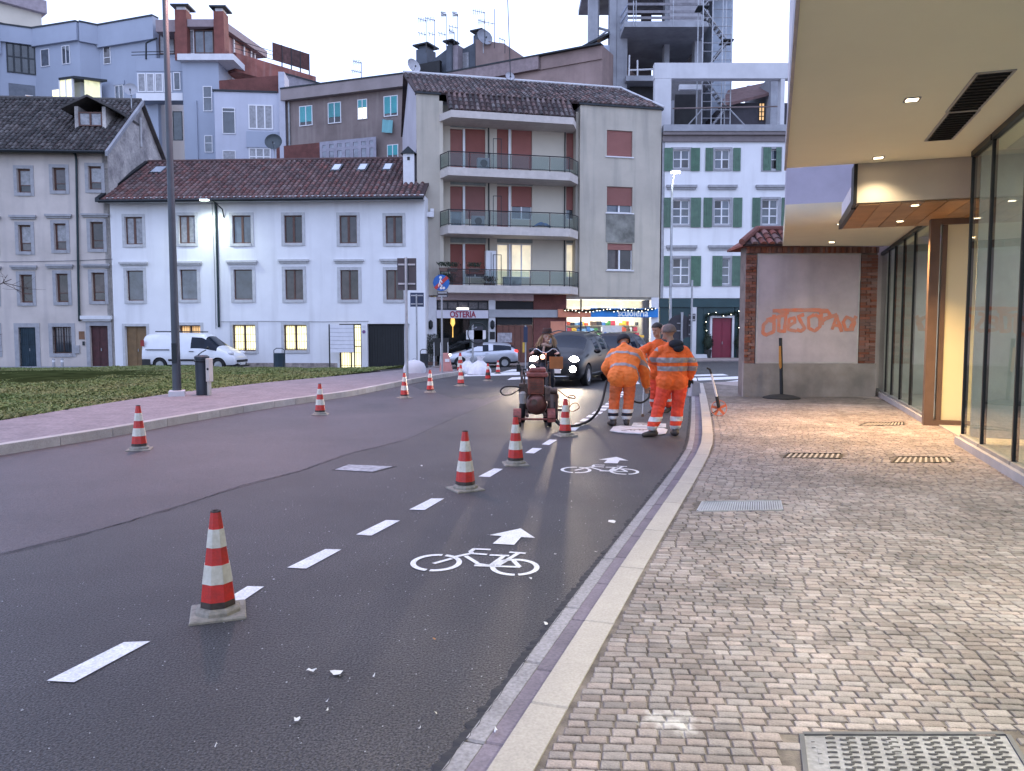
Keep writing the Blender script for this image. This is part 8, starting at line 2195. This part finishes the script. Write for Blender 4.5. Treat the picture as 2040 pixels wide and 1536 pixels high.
def person(p, J, label, mats, fwd, caps_extra=(), jacket=.022, leg=1.0, voxel=.0105, bands=(), legbands=(), open_hand=(), seed=1, foot_dir=None, noise_amp=.017, head_r=.105):
    """one continuous figure grown from tapered limbs; J holds the joints relative to p"""
    root = empty('person', p, 0, label, 'person')
    caps = []
    def C_(a, ra, b, rb, t): caps.append((Vector(a), ra, Vector(b), rb, t))
    lat = (J['shR'] - J['shL']).normalized(); up = ((J['shR'] + J['shL']) / 2 - J['pelvis']).normalized()
    ch = (J['shR'] + J['shL']) / 2 - up * .12; sw = (J['shR'] - J['shL']).length / 2
    wa = J['pelvis'] + up * .16; k = jacket
    for s in (-1, 1):
        C_(ch + lat * s * sw * .52, .115 + k, wa + lat * s * .075, .105 + k, 'jacket'); C_(wa + lat * s * .075, .105 + k, J['pelvis'] + lat * s * .085 + up * .02, .108 + k, 'jacket')
    C_(ch, .13 + k, J['pelvis'] + up * .03, .12 + k, 'jacket'); C_(J['shL'] * .75 + J['shR'] * .25, .08 + k, J['shR'] * .75 + J['shL'] * .25, .08 + k, 'jacket')
    C_(J['shL'], .05 + k, J['shR'], .05 + k, 'jacket')
    for s in 'LR': C_(J['sh' + s] * .8 + ch * .2, .06 + k, J['neck'] * .75 + ch * .25, .062 + k * .6, 'jacket')
    mid = (J['shL'] + J['shR']) / 2
    if jacket > .02:
        for s in (-1, 1): C_(J['pelvis'] + lat * s * .075 + up * .03, .118 + k, J['pelvis'] + lat * s * .085 - up * .015, .130 + k, 'jacket')
    C_(mid, .062, J['neck'], .056, 'collar'); C_(J['neck'], .054, J['head'] - Vector((0, 0, .04)), .056, 'skin')
    hr = head_r
    C_(J['head'] + Vector((0, 0, .022)), hr * .90, J['head'] + fwd * .012 - Vector((0, 0, .055)), hr * .66, 'skin')
    C_(J['head'] - fwd * .016 + Vector((0, 0, .02)), hr * .88, J['head'] + fwd * .02 + Vector((0, 0, .03)), hr * .84, 'skin')
    C_(J['head'] + fwd * hr * .80 + Vector((0, 0, .01)), .013, J['head'] + fwd * hr * 1.06 - Vector((0, 0, .03)), .017, 'skin')
    C_(J['head'] + fwd * hr * .55 - Vector((0, 0, .085)), .03, J['head'] + fwd * hr * .68 - Vector((0, 0, .095)), .026, 'skin')
    sd = Vector((-fwd.y, fwd.x, 0)).normalized()
    for s in (-1, 1): C_(J['head'] + sd * s * hr * .86 + Vector((0, 0, .012)), .017, J['head'] + sd * s * hr * .90 - Vector((0, 0, .028)), .012, 'skin')
    for s in ('L', 'R'):
        C_(J['sh' + s], .055 + k, J['el' + s], .052 + k * .9, 'jacket'); w_ = J['ha' + s]; e_ = J['el' + s]; d = (w_ - e_).normalized()
        C_(e_, .052 + k * .9, w_ - d * .03, .038 + k * .7, 'jacket'); C_(w_ - d * .03, .028, w_ + d * .02, .028, 'hand')
        o_ = d.cross(Vector((0, 1, .3))).normalized(); n_ = d.cross(o_).normalized()
        C_(w_ + d * .02, .030, w_ + d * .085, .027, 'hand'); C_(w_ + d * .03 + o_ * .022, .022, w_ + d * .085 + o_ * .026, .018, 'hand'); C_(w_ + d * .03 - o_ * .022, .022, w_ + d * .085 - o_ * .026, .018, 'hand')
        for i, L in enumerate((.062, .074, .07, .055)):
            q = w_ + d * .092 + o_ * (.030 - .020 * i); C_(q, .0105, q + d * L * .55 + n_ * .012, .0098, 'hand'); C_(q + d * L * .55 + n_ * .012, .0098, q + d * L * .85 + n_ * .038, .0085, 'hand')
        q = w_ + d * .035 + o_ * .04; C_(q, .014, q + d * .035 + o_ * .026, .012, 'hand'); C_(q + d * .035 + o_ * .026, .012, q + d * .065 + o_ * .024 + n_ * .012, .010, 'hand')
        hp, kn, an = J['hip' + s], J['kn' + s], J['an' + s]
        C_(J['pelvis'] * .35 + hp * .65, .125 * leg, hp * .75 + kn * .25, .105 * leg, 'trouser'); C_(hp, .115 * leg, kn, .082 * leg, 'trouser'); C_(kn, .084 * leg, kn * .55 + an * .45, .084 * leg, 'trouser'); C_(kn * .55 + an * .45, .084 * leg, an + Vector((0, 0, .09)), .076 * leg, 'trouser')
        fd = (foot_dir or {}).get(s, fwd); b = an - Vector((0, 0, .02))
        C_(an + Vector((0, 0, .08)), .058, b - fd * .03, .052, 'boot'); C_(b - fd * .05 - Vector((0, 0, .005)), .046, b + fd * .06 - Vector((0, 0, .012)), .048, 'boot'); C_(b + fd * .06 - Vector((0, 0, .012)), .048, b + fd * .155 - Vector((0, 0, .022)), .036, 'boot')
    C_(J['pelvis'] - lat * .06, .125 * leg, J['pelvis'] + lat * .06, .125 * leg, 'trouser')
    for c in caps_extra: C_(*c)
    m = MB()
    for a, ra, b, rb, t in caps: cone_cap(m, a, ra, b, rb)
    me = m.mesh('body', skin); o = obj('body_src', me); r_ = o.modifiers.new('r', 'REMESH'); r_.mode = 'VOXEL'; r_.voxel_size = voxel; s_ = o.modifiers.new('s', 'SMOOTH'); s_.iterations = 3; s_.factor = .5
    bpy.context.view_layer.update(); me2 = evaluated(o); bpy.data.objects.remove(o)
    tags = ['skin', 'jacket', 'trouser', 'boot', 'hand', 'collar', 'other']
    me2.materials.clear()
    for t in tags: me2.materials.append(mats.get(t, mats['skin']))
    nv = len(me2.vertices); co = np.empty(nv * 3); me2.vertices.foreach_get('co', co); co = co.reshape(-1, 3)
    no = np.empty(nv * 3); me2.vertices.foreach_get('normal', no); no = no.reshape(-1, 3)
    best = np.full(nv, 9.0); bt = np.zeros(nv, int)
    for a, ra, b, rb, t in caps:
        a_, b_ = np.array(a), np.array(b); ab = b_ - a_; t_ = np.clip(((co - a_) @ ab) / max(1e-9, ab @ ab), 0, 1); d = np.linalg.norm(co - a_ - t_[:, None] * ab, axis=1) - (ra + (rb - ra) * t_)
        if t == 'jacket': d = d - .006
        w = d < best; best[w] = d[w]; bt[w] = tags.index(t)
    for i in np.nonzero((bt == 1) | (bt == 2))[0]:
        v = co[i]; n1 = (.5 - abs(noise.noise((v[0] * 6 + seed, v[1] * 6 + v[2] * 5, v[2] * 11 + v[0] * 7)))) * .9 + .4 * noise.noise((v[0] * 19, v[1] * 19 + seed, v[2] * 26)); co[i] += no[i] * n1 * noise_amp
    me2.vertices.foreach_set('co', co.ravel())
    npoly = len(me2.polygons); vi = np.array([pl.vertices[0] for pl in me2.polygons]); v2 = np.array([pl.vertices[2] for pl in me2.polygons])
    mi = bt[vi]; me2.polygons.foreach_set('material_index', mi.astype(np.int32)); me2.polygons.foreach_set('use_smooth', [True] * npoly); me2.update()
    body = obj('body', me2, root)
    def band(name, tagname, a, axis, t0, t1, m_, lim=None):
        bm = bmesh.new(); bm.from_mesh(me2); ti = tags.index(tagname)
        bmesh.ops.delete(bm, geom=[f for f in bm.faces if f.material_index != ti or (lim and not lim(f.calc_center_median()))], context='FACES')
        ax = Vector(axis).normalized(); a = Vector(a)
        bmesh.ops.bisect_plane(bm, geom=bm.verts[:] + bm.edges[:] + bm.faces[:], plane_co=a + ax * t0, plane_no=ax, clear_inner=True)
        bmesh.ops.bisect_plane(bm, geom=bm.verts[:] + bm.edges[:] + bm.faces[:], plane_co=a + ax * t1, plane_no=ax, clear_outer=True)
        bm.normal_update(); 
        for v in bm.verts: v.co += v.normal * .0045
        if not bm.faces: bm.free(); return
        m3 = bpy.data.meshes.new(name); bm.to_mesh(m3); bm.free(); m3.materials.clear(); m3.materials.append(m_); m3.polygons.foreach_set('material_index', [0] * len(m3.polygons)); obj(name, m3, root)
    for b in bands: band(*b)
    # eyes and mouth
    for s in (-1, 1): m = MB(); m.ball(J['head'] + fwd * head_r * .86 + sd * s * .034 + Vector((0, 0, .012)), (.010, .010, .007), 8, 6); m.build('eye', hair_d, root)
    m = MB(); c = J['head'] + fwd * head_r * .86 - Vector((0, 0, .062)); m.tube([c - sd * .024, c + fwd * .006, c + sd * .024], .0055, 5); m.build('mouth', mat('lips', (.3, .11, .09), .5), root)
    return root, caps

def JP(Y, **k):
    """joints from picture positions at depth Y (+offset)"""
    return {n: (Vector(at(v[0], v[1], Y + (v[2] if len(v) > 2 else 0)))) for n, v in k.items()}
def shell_cap(root, name, c, r, m, fwd, cut=-.2, front=.55, sc=(1, 1, 1), seed=0, drop=0.0):
    """hair or a cap: part of a ball round the head, open in front of the face"""
    mb = MB(); mb.ball((0, 0, 0), r, 22, 16); me = mb.mesh(name, m, smooth=80); bm = bmesh.new(); bm.from_mesh(me); f2 = Vector((0, 1, 0)); sx_ = Vector((fwd.y, -fwd.x, 0)).normalized(); uz = sx_.cross(fwd).normalized(); RM = Matrix((sx_, fwd.normalized(), uz)).transposed()
    bmesh.ops.delete(bm, geom=[f for f in bm.faces if (lambda q: q.z < cut * r - (drop * r if q.dot(f2) < 0 else 0) or (q.dot(f2) > front * r and q.z < .42 * r))(f.calc_center_median())], context='FACES')
    for v in bm.verts: v.co = Vector((v.co.x * sc[0], v.co.y * sc[1], v.co.z * sc[2])) * (1 + .03 * noise.noise(v.co * 30 + Vector((seed, 0, 0)))); v.co = RM @ v.co + Vector(c) - fwd.normalized() * .014
    bm.to_mesh(me); bm.free(); o = obj(name, me, root); s = o.modifiers.new('s', 'SOLIDIFY'); s.thickness = .012; s.offset = -1; return o

# ---------------- worker standing with his back to us, right
Y1 = onz(1330, 868, 0).y
J = JP(Y1, head=(1331, 661, .02), neck=(1337, 681, .0), shL=(1317, 700, .0), shR=(1362, 701, .02), elL=(1302, 716, .18), elR=(1379, 727, .02), haL=(1316, 722, .36), haR=(1374, 752, .08), pelvis=(1339, 757, 0), hipL=(1325, 768, 0), hipR=(1354, 768, 0), knL=(1312, 812, -.03), knR=(1350, 812, .02), anL=(1300, 858, -.10), anR=(1345, 860, .0))
P1 = Vector((J['pelvis'].x, Y1, 0)); J = {k: v - P1 for k, v in J.items()}
for s in 'LR': J['an' + s].z = .075
fw = Vector((-.80, .60, -.02)).normalized(); up1 = Vector((0, 0, 1))
zj = lambda py: at(1340, py, Y1).z
rt, _ = person(P1, J, 'worker in orange with a dark hood, standing with his back to us, rightmost', dict(skin=skin, jacket=hv, trouser=hvt, boot=boot, hand=navy, collar=navy), fw, seed=3, leg=1.06, jacket=.035,
    foot_dir={'L': Vector((-.93, -.35, 0)), 'R': Vector((-.1, 1, 0))},
    bands=[('reflective_band', 'jacket', (0, 0, 0), (0, 0, 1), zj(722), zj(712), refl, lambda c: c.y < .12), ('reflective_band', 'jacket', (0, 0, 0), (0, 0, 1), zj(738.5), zj(729), refl, lambda c: c.y < .12),
           *[('leg_band', 'trouser', (0, 0, 0), (0, 0, 1), zj(a), zj(b), refl_w, f) for a, b in ((838, 829), (855, 847)) for f in (lambda c: c.x < -.08, lambda c: c.x > -.08)], ('shoulder_patch', 'jacket', (0, 0, 0), (.2, .0, 1), zj(709), zj(690), refl, lambda c: c.x < -.235 and c.y < .25)])
m = MB(); c = J['neck'] + Vector((.03, -.08, -.05)); m.ball(c + Vector((.03, 0, .02)), (.115, .09, .07), 16, 10); m.ball(c + Vector((.06, -.03, -.04)), (.085, .06, .065), 12, 8); m.build('hood', navy, rt, smooth=60)
shell_cap(rt, 'cropped_hair', J['head'] + Vector((0, 0, .012)), .112, hair_g, fw, -.25, .45, (1, 1, 1.0), 2)
# hem of the jacket
# ---------------- worker bending over, left
Y2 = onz(1236, 848, 0).y
J = JP(Y2, head=(1242, 679, .66), neck=(1243, 687, .50), shL=(1223, 706, .34), shR=(1269, 706, .34), elL=(1209, 733, .30), elR=(1283, 737, .36), haL=(1222, 757, .55), haR=(1287, 768, .52), pelvis=(1241, 749, .0), hipL=(1229, 757, 0), hipR=(1254, 757, 0), knL=(1224, 796, .03), knR=(1253, 797, .03), anL=(1221, 842, -.02), anR=(1248, 842, -.02))
P2 = Vector((J['pelvis'].x, Y2, 0)); J = {k: v - P2 for k, v in J.items()}
for s in 'LR': J['an' + s].z = .075
fw = Vector((-.1, .75, -.65)).normalized(); ax = ((J['shL'] + J['shR']) / 2 - J['pelvis']).normalized(); LT = ((J['shL'] + J['shR']) / 2 - J['pelvis']).length
rt2, _ = person(P2, J, 'worker in a paler orange jacket bending forward over the road, on the left', dict(skin=skin, jacket=mat('orange_jacket_pale', (.86, .20, .03), .75, var=.1, scale=6, bump=.3, bscale=30), trouser=hvt2, boot=boot, hand=skin, collar=hv), fw, seed=8, leg=1.04, jacket=.05,
    foot_dir={'L': Vector((-.3, .95, 0)), 'R': Vector((.1, 1, 0))},
    bands=[('reflective_band', 'jacket', J['pelvis'], ax, LT * .72, LT * .84, refl, lambda c: c.y < .55), ('reflective_band', 'jacket', J['pelvis'], ax, LT * .17, LT * .29, refl, lambda c: abs(c.x) < .27),
           *[('leg_band', 'trouser', (0, 0, 0), (0, 0, 1), a, b, m_, f) for a, b, m_ in ((.225, .285, refl_w), (.115, .17, refl_w), (.173, .222, navy)) for f in (lambda c: c.x < -.04, lambda c: c.x > -.04)]])
shell_cap(rt2, 'dark_cap', J['head'], .122, navy, fw, -.35, .6, (1, 1, 1), 1)
# ---------------- third worker between them
Y3 = onz(1318, 822, 0).y
J = JP(Y3, head=(1309, 657, -.02), neck=(1311, 675, .03), shL=(1295, 690, .02), shR=(1331, 692, .05), elL=(1277, 701, -.10), elR=(1338, 716, .0), haL=(1284, 728, -.28), haR=(1322, 730, -.2), pelvis=(1312, 742, .05), hipL=(1303, 750, .05), hipR=(1322, 750, .05), knL=(1303, 783, .0), knR=(1328, 785, .03), anL=(1303, 815, .05), anR=(1331, 817, .05))
P3 = Vector((J['pelvis'].x, Y3, 0)); J = {k: v - P3 for k, v in J.items()}
for s in 'LR': J['an' + s].z = .075
fw = Vector((-.75, -.6, -.28)).normalized()
rt3, _ = person(P3, J, 'dark haired worker in orange looking down, half hidden behind the other two', dict(skin=skin, jacket=hv, trouser=hvt, boot=boot, hand=skin, collar=navy), fw, seed=13, leg=1.0, jacket=.03,
    bands=[('reflective_band', 'jacket', (0, 0, 0), (0, 0, 1), 1.02, 1.08, refl), *[('leg_band', 'trouser', (0, 0, 0), (0, 0, 1), .22, .27, refl_w, f) for f in (lambda c: c.x < .05, lambda c: c.x > .05)]])
shell_cap(rt3, 'short_hair', J['head'] + Vector((0, 0, .02)), .119, hair_d, fw, -.1, .40, (1, 1, 1.05), 6)
# spray lance held by the third worker
la = P3 + J['haL']; g = empty('spray_lance', la, 0, 'thin steel spray lance held over the stencil by the dark haired worker', 'spray lance')
m = MB(); e = on(1284, 838) - la; m.tube([(0, 0, .05), (e.x, e.y * .8, e.z + .08)], .012, 6); m.build('lance_tube', steel, g); m = MB(); m.box(-.02, .02, -.05, .05, -.02, .09); m.build('trigger', black_rubber, g, bevel=.005); m = MB(); m.lathe([(.02, 0), (.035, -.05)], 10, (e.x, e.y * .8, e.z + .1)); m.build('nozzle', grimy, g)
# stencil boards on the road
st_m = mat('stencil_white', (.68, .68, .69), .5, var=.12, scale=8, col2=(.45, .44, .44))
def stencil(q, z, label):
    P = [on(x, y) for x, y in q]; c = sum(P, Vector()) / len(P); g = empty('stencil_board', (c.x, c.y, 0), 0, label, 'stencil'); m = MB(); m.prism([(p.x - c.x, p.y - c.y, z) for p in P], (0, 0, .012)); m.build('board', st_m, g, fix=True)
    m = MB()
    for i in range(3): a = P[0].lerp(P[len(P) // 2], .3 + .15 * i) - c; m.tube([(a.x - .1, a.y - .05, z + .0125), (a.x + .05, a.y + .05, z + .0125), (a.x + .12, a.y - .03, z + .0125)], .006, 4)
    m.build('cut_outline', grimy, g)
stencil([(1215, 860), (1222, 852), (1236, 850), (1320, 854), (1330, 858), (1326, 866), (1310, 868), (1240, 864)], .008, 'larger white stencil board under the feet of the standing worker'); stencil([(1262, 846), (1327, 848), (1327, 855), (1258, 853)], .024, 'smaller white stencil board lying on the larger one')
# grey bag beside the standing worker
p = on(1383, 790); g = empty('tool_bag', p, .3, 'pale grey tool bag standing on the gutter behind the standing worker', 'bag'); m = MB(); m.add([(-.15, -.1, 0), (.15, -.1, 0), (.15, .1, 0), (-.15, .1, 0), (-.1, -.05, .42), (.13, -.05, .36), (.13, .05, .36), (-.1, .05, .42)], [(3, 2, 1, 0), (4, 5, 6, 7), (0, 1, 5, 4), (1, 2, 6, 5), (2, 3, 7, 6), (3, 0, 4, 7)]); m.build('bag_body', mat('bag_grey', (.36, .36, .40), .7, var=.1), g, bevel=.03); m = MB(); m.tube([(-.08, 0, .4), (-.04, 0, .5), (.06, 0, .48), (.1, 0, .37)], .012, 6); m.build('bag_handle', black_rubber, g)
# measuring wheel
p = onz(1430, 829, ZP); g = empty('measuring_wheel', p, 0, 'orange measuring wheel with a white and black handle standing on the pavement', 'measuring wheel'); k = p.y / FPX
r = 16 * k; m = MB(); m.lathe([(r * .93, -.012), (r, -.01), (r, .01), (r * .93, .012), (r * .93, -.012)], 28, (2 * k, 0, r), axis='Y'); m.build('tyre', mat('wheel_orange', (.55, .14, .07), .5), g, smooth=40)
m = MB()
for i in range(5): a = .4 + i * 2 * math.pi / 5; d = Vector((math.cos(a), 0, math.sin(a))); n2 = Vector((-d.z, 0, d.x)) * .022; c = Vector((2 * k, -.006, r)); m.prism([c - n2, c + d * r * .94 - n2, c + d * r * .94 + n2, c + n2], (0, .012, 0))
m.lathe([(.035, -.02), (.035, .02)], 12, (2 * k, 0, r), axis='Y'); m.build('spokes', MATS['wheel_orange'], g, fix=True)
H_ = [(1432, 812), (1428, 790), (1422, 765), (1417, 745), (1414, 736), (1408, 733)]
Pq = [at(x, y, p.y - .03) - p for x, y in H_]; m = MB(); m.tube(Pq[1:4], .02, 8); m.build('shaft', white_pvc, g); m = MB(); m.tube(Pq[3:], .018, 8); m.tube(Pq[0:2], .03, 8); m.build('grip', black_rubber, g)
m = MB(); m.tube([at(1421, 826, p.y) - p, at(1416, 829, p.y) - p, at(1417, 824, p.y) - p, at(1428, 818, p.y) - p], .008, 5); m.build('stand', black_rubber, g)

# ---------------- cyclist and bicycle
Yc = 17.6; gc = on(1086, 799); Yc = gc.y
bk_ = empty('bicycle', gc, 0, 'upright town bicycle with curved handlebar and an orange crate, coming towards us', 'bicycle'); kb = Yc / FPX
def lw(px, py, dy=0): return at(px, py, Yc + dy) - gc
bm_ = mat('bike_frame', (.02, .022, .025), .35, .4); xw = .0
for y_ in (0.0, 1.05):
    m = MB(); m.lathe([(.30, -.016), (.335, -.014), (.345, 0), (.335, .014), (.30, .016), (.30, -.016)], 32, (0, 0, .345), axis='X'); w = m.build('wheel', tyre_m, bk_, smooth=40, loc=(.02, y_, 0)); m = MB()
    for i in range(14): a = i * 2 * math.pi / 14; m.tube([(0, 0, .345), (0, .31 * math.cos(a), .345 + .31 * math.sin(a))], .003, 4)
    m.lathe([(.02, -.04), (.02, .04)], 10, (0, 0, .345), axis='X'); tag(m.build('spokes', steel, w), kind='stuff')
m = MB()
for a, b, r_ in (((.02, .0, .345), (.02, .12, .95), .016), ((.02, .14, .85), (.02, .5, .32), .017), ((.02, .16, .6), (.02, .52, .4), .016), ((.02, .5, .32), (.02, .68, .88), .016), ((.02, .5, .32), (.02, 1.05, .345), .012), ((.02, .66, .8), (.02, 1.05, .345), .010)): m.tube([a, b], r_, 8)
m.build('frame', bm_, bk_)
hb_ = [lw(x, y, dy) for x, y, dy in ((1060, 702, .25), (1066, 695, .18), (1072, 696, .1), (1078, 701, .06), (1088, 703, .05), (1094, 700, .06), (1100, 695, .1), (1107, 696, .18), (1113, 703, .25))]
m = MB(); m.tube(hb_, .013, 8); m.build('handlebar', chrome, bk_, smooth=60); m = MB(); m.tube([(.02, .12, .93), tuple(hb_[4])], .014, 8); m.build('stem', chrome, bk_)
m = MB(); m.ball((.02, .72, .93), (.10, .14, .05), 12, 8); m.build('saddle', black_rubber, bk_, smooth=60)
m = MB(); pr = [(.37 * math.cos(a), .345 + .37 * math.sin(a)) for a in np.linspace(.3, 2.7, 10)]
for (a, b), (c_, d) in zip(pr[:-1], pr[1:]): m.prism([(-.01, a, b), (.05, a, b), (.05, c_, d), (-.01, c_, d)], (0, 0, .005))
m.build('mudguard', bm_, bk_, fix=True); m = MB(); m.tube([(.14, .5, .3), (.14, .5, .14)], .014, 6); m.tube([(-.10, .5, .3), (-.10, .5, .46)], .014, 6); m.box(.1, .2, .44, .56, .12, .15); m.box(-.16, -.06, .44, .56, .46, .49); m.tube([(-.1, .5, .3), (.14, .5, .3)], .014, 6); m.build('pedals', iron_dark, bk_)
lamp(bk_, 'front_lamp', lw(1081, 711, -.05), (.055, .05, .055), glow('bike_lamp', (1, .42, .25), 5))
c = lw(1108, 722, .12); s = .15; m = MB(); m.box(c.x - s, c.x + s, c.y - .12, c.y + .12, c.z - .14, c.z - .12)
for a, b, c1_, d in ((-s, s, -.12, -.105), (-s, s, .105, .12), (-s, -s + .015, -.104, .104), (s - .015, s, -.104, .104)): m.box(c.x + a, c.x + b, c.y + c1_, c.y + d, c.z - .119, c.z + .13)
m.tube([(c.x - s, c.y, c.z), (.02, .12, .8)], .01, 5); m.build('crate', mat('crate_orange', (.42, .15, .04), .6, var=.15), bk_)
J = JP(Yc, head=(1090, 670, .42), neck=(1089, 684, .50), shL=(1074, 693, .52), shR=(1105, 693, .52), elL=(1066, 705, .45), elR=(1112, 706, .45), haL=(1062, 703, .26), haR=(1111, 704, .26), pelvis=(1089, 727, .70), hipL=(1083, 728, .62), hipR=(1095, 728, .62), knL=(1079, 740, .22), knR=(1099, 752, .30), anL=(1080, 774, .46), anR=(1097, 790, .5))
J = {k: v - gc for k, v in J.items()}; fw = Vector((.12, -.95, -.28)).normalized()
jeans = mat('dark_jeans', (.015, .018, .03), .8)
rt4, _ = person(gc, J, 'blond woman in a brown felt hat and black jacket riding towards us', dict(skin=skin_pale, jacket=blackwool, trouser=jeans, boot=boot, hand=skin_pale, collar=scarf_m), fw, seed=21, leg=.86, jacket=.012, foot_dir={'L': Vector((0, -1, 0)), 'R': Vector((0, -1, 0))}, head_r=.10)
hat_m = mat('brown_felt', (.05, .022, .018), .85); hc = J['head'] + Vector((0, .02, .065)); m = MB(); m.lathe([(.185, 0), (.19, .008), (.115, .016), (.112, .05), (.105, .11), (.08, .13), (.001, .118)], 24, hc); m.build('hat', hat_m, rt4, smooth=50); m = MB(); m.lathe([(.116, .017), (.116, .04)], 24, hc); m.build('hat_band', hair_d, rt4)
m = MB(); rn = random.Random(2)
for s in (-1, 1):
    for i in range(26):
        a = J['head'] + Vector((s * .085 + rn.gauss(0, .012), .03 + rn.gauss(0, .03), .04)); b = a + Vector((s * (.05 + rn.random() * .05), .02, -.12)); e = b + Vector((s * rn.uniform(-.02, .11 if s < 0 else .05), rn.uniform(-.05, .05), -rn.uniform(.08, .22))); m.tube([a, b, e], [.014, .012, .004], 5)
m.build('long_hair', hair_b, rt4)
m = MB(); c = J['neck'] + Vector((0, -.05, -.04)); m.tube([c + Vector((.10 * math.cos(t_), .06 * math.sin(t_), .02 * math.sin(2 * t_))) for t_ in np.linspace(0, 6.28, 14)], .035, 8); m.tube([c + Vector((-.06, -.07, -.02)), c + Vector((-.09, -.12, -.18)), c + Vector((-.07, -.1, -.3))], .028, 6); m.build('scarf', scarf_m, rt4, smooth=60)

# ================================================================== LITTER ON THE ROAD
paper = mat('paper_scrap', (.72, .71, .69), .6, var=.08)
def scrap(px, py, w, h, label, seed, m_=paper, z=0.006, kind='paper_scrap', cat='litter', group=None, gz=0):
    p = on(px, py, gz); k = p.y / FPX; rn = random.Random(seed); g = MB(); n = 6; vs = [(0, 0, .012)]
    for i in range(n): a = 2 * math.pi * i / n; q = rn.uniform(.7, 1.1); vs.append((w / 2.7 * k * q * math.cos(a), h / 2.6 * k * q * math.sin(a) * 4.2, rn.uniform(.002, .02)))
    g.add(vs, [(0, 1 + i, 1 + (i + 1) % n) for i in range(n)]); o = g.build(kind, m_, loc=(p.x, p.y, z + gz)); return tag(o, label, cat, group)
scrap(672, 1345, 44, 7, 'crumpled white paper on the asphalt, largest of the litter', 1); scrap(620, 1341, 30, 3, 'flat white paper strip left of the crumpled paper', 2); scrap(592, 1439, 24, 6, 'white paper shred near the bottom edge of the road', 3); scrap(1088, 1246, 13, 6, 'small white triangular scrap near the gutter', 4)
scrap(1218, 1043, 26, 4, 'thin pale scrap right of the bicycle symbol, far', 5); scrap(1187, 1104, 10, 3, 'tiny pale scrap between bicycle symbol and gutter', 6); scrap(865, 1277, 13, 3, 'orange cigarette end on the asphalt', 7, mat('butt_orange', (.5, .25, .1), .7)); scrap(652, 1403, 9, 4, 'tiny cream scrap above a white one', 8); scrap(652, 1421, 8, 4, 'tiny white scrap below a cream one', 9)
scrap(988, 1469, 11, 7, 'white pellet lying in the gutter', 10, z=.02); scrap(1057, 1157, 10, 4, 'pale sliver under the bicycle symbol', 11); scrap(1106, 1108, 9, 4, 'pale sliver right of the bicycle wheel', 12); scrap(745, 1351, 8, 3, 'white fleck beside a paint smear', 13); scrap(836, 1459, 8, 4, 'white fleck near the bottom right of the road', 14); scrap(868, 1426, 8, 4, 'cream fleck above another fleck, right part of the road', 15); scrap(840, 930, 7, 3, 'white fleck near the inspection cover', 16); scrap(430, 1492, 7, 5, 'white fleck lowest on the road', 17)
# loose grit and flecks on the fresh asphalt
rn = random.Random(31); m = MB()
for _ in range(900):
    s_ = rn.uniform(2.0, 8.5); t_ = rn.uniform(-4.6, T_KERB - .35); x, y = xy(s_, t_); pr = proj((x, y, 0))
    if pr is None: continue
    r_ = rn.uniform(.0012, .0045) * (1 if rn.random() < .9 else 1.8); m.add([(x - r_, y, .004), (x, y - r_, .004), (x + r_, y, .005), (x, y + r_, .004), (x, y, .004 + r_)], [(0, 1, 4), (1, 2, 4), (2, 3, 4), (3, 0, 4)])
tag(m.build('grit', mat('pale_grit', (.42, .42, .43), .8, vary=.3)), 'pale grit and flecks scattered over the fresh asphalt', 'grit', kind='stuff')
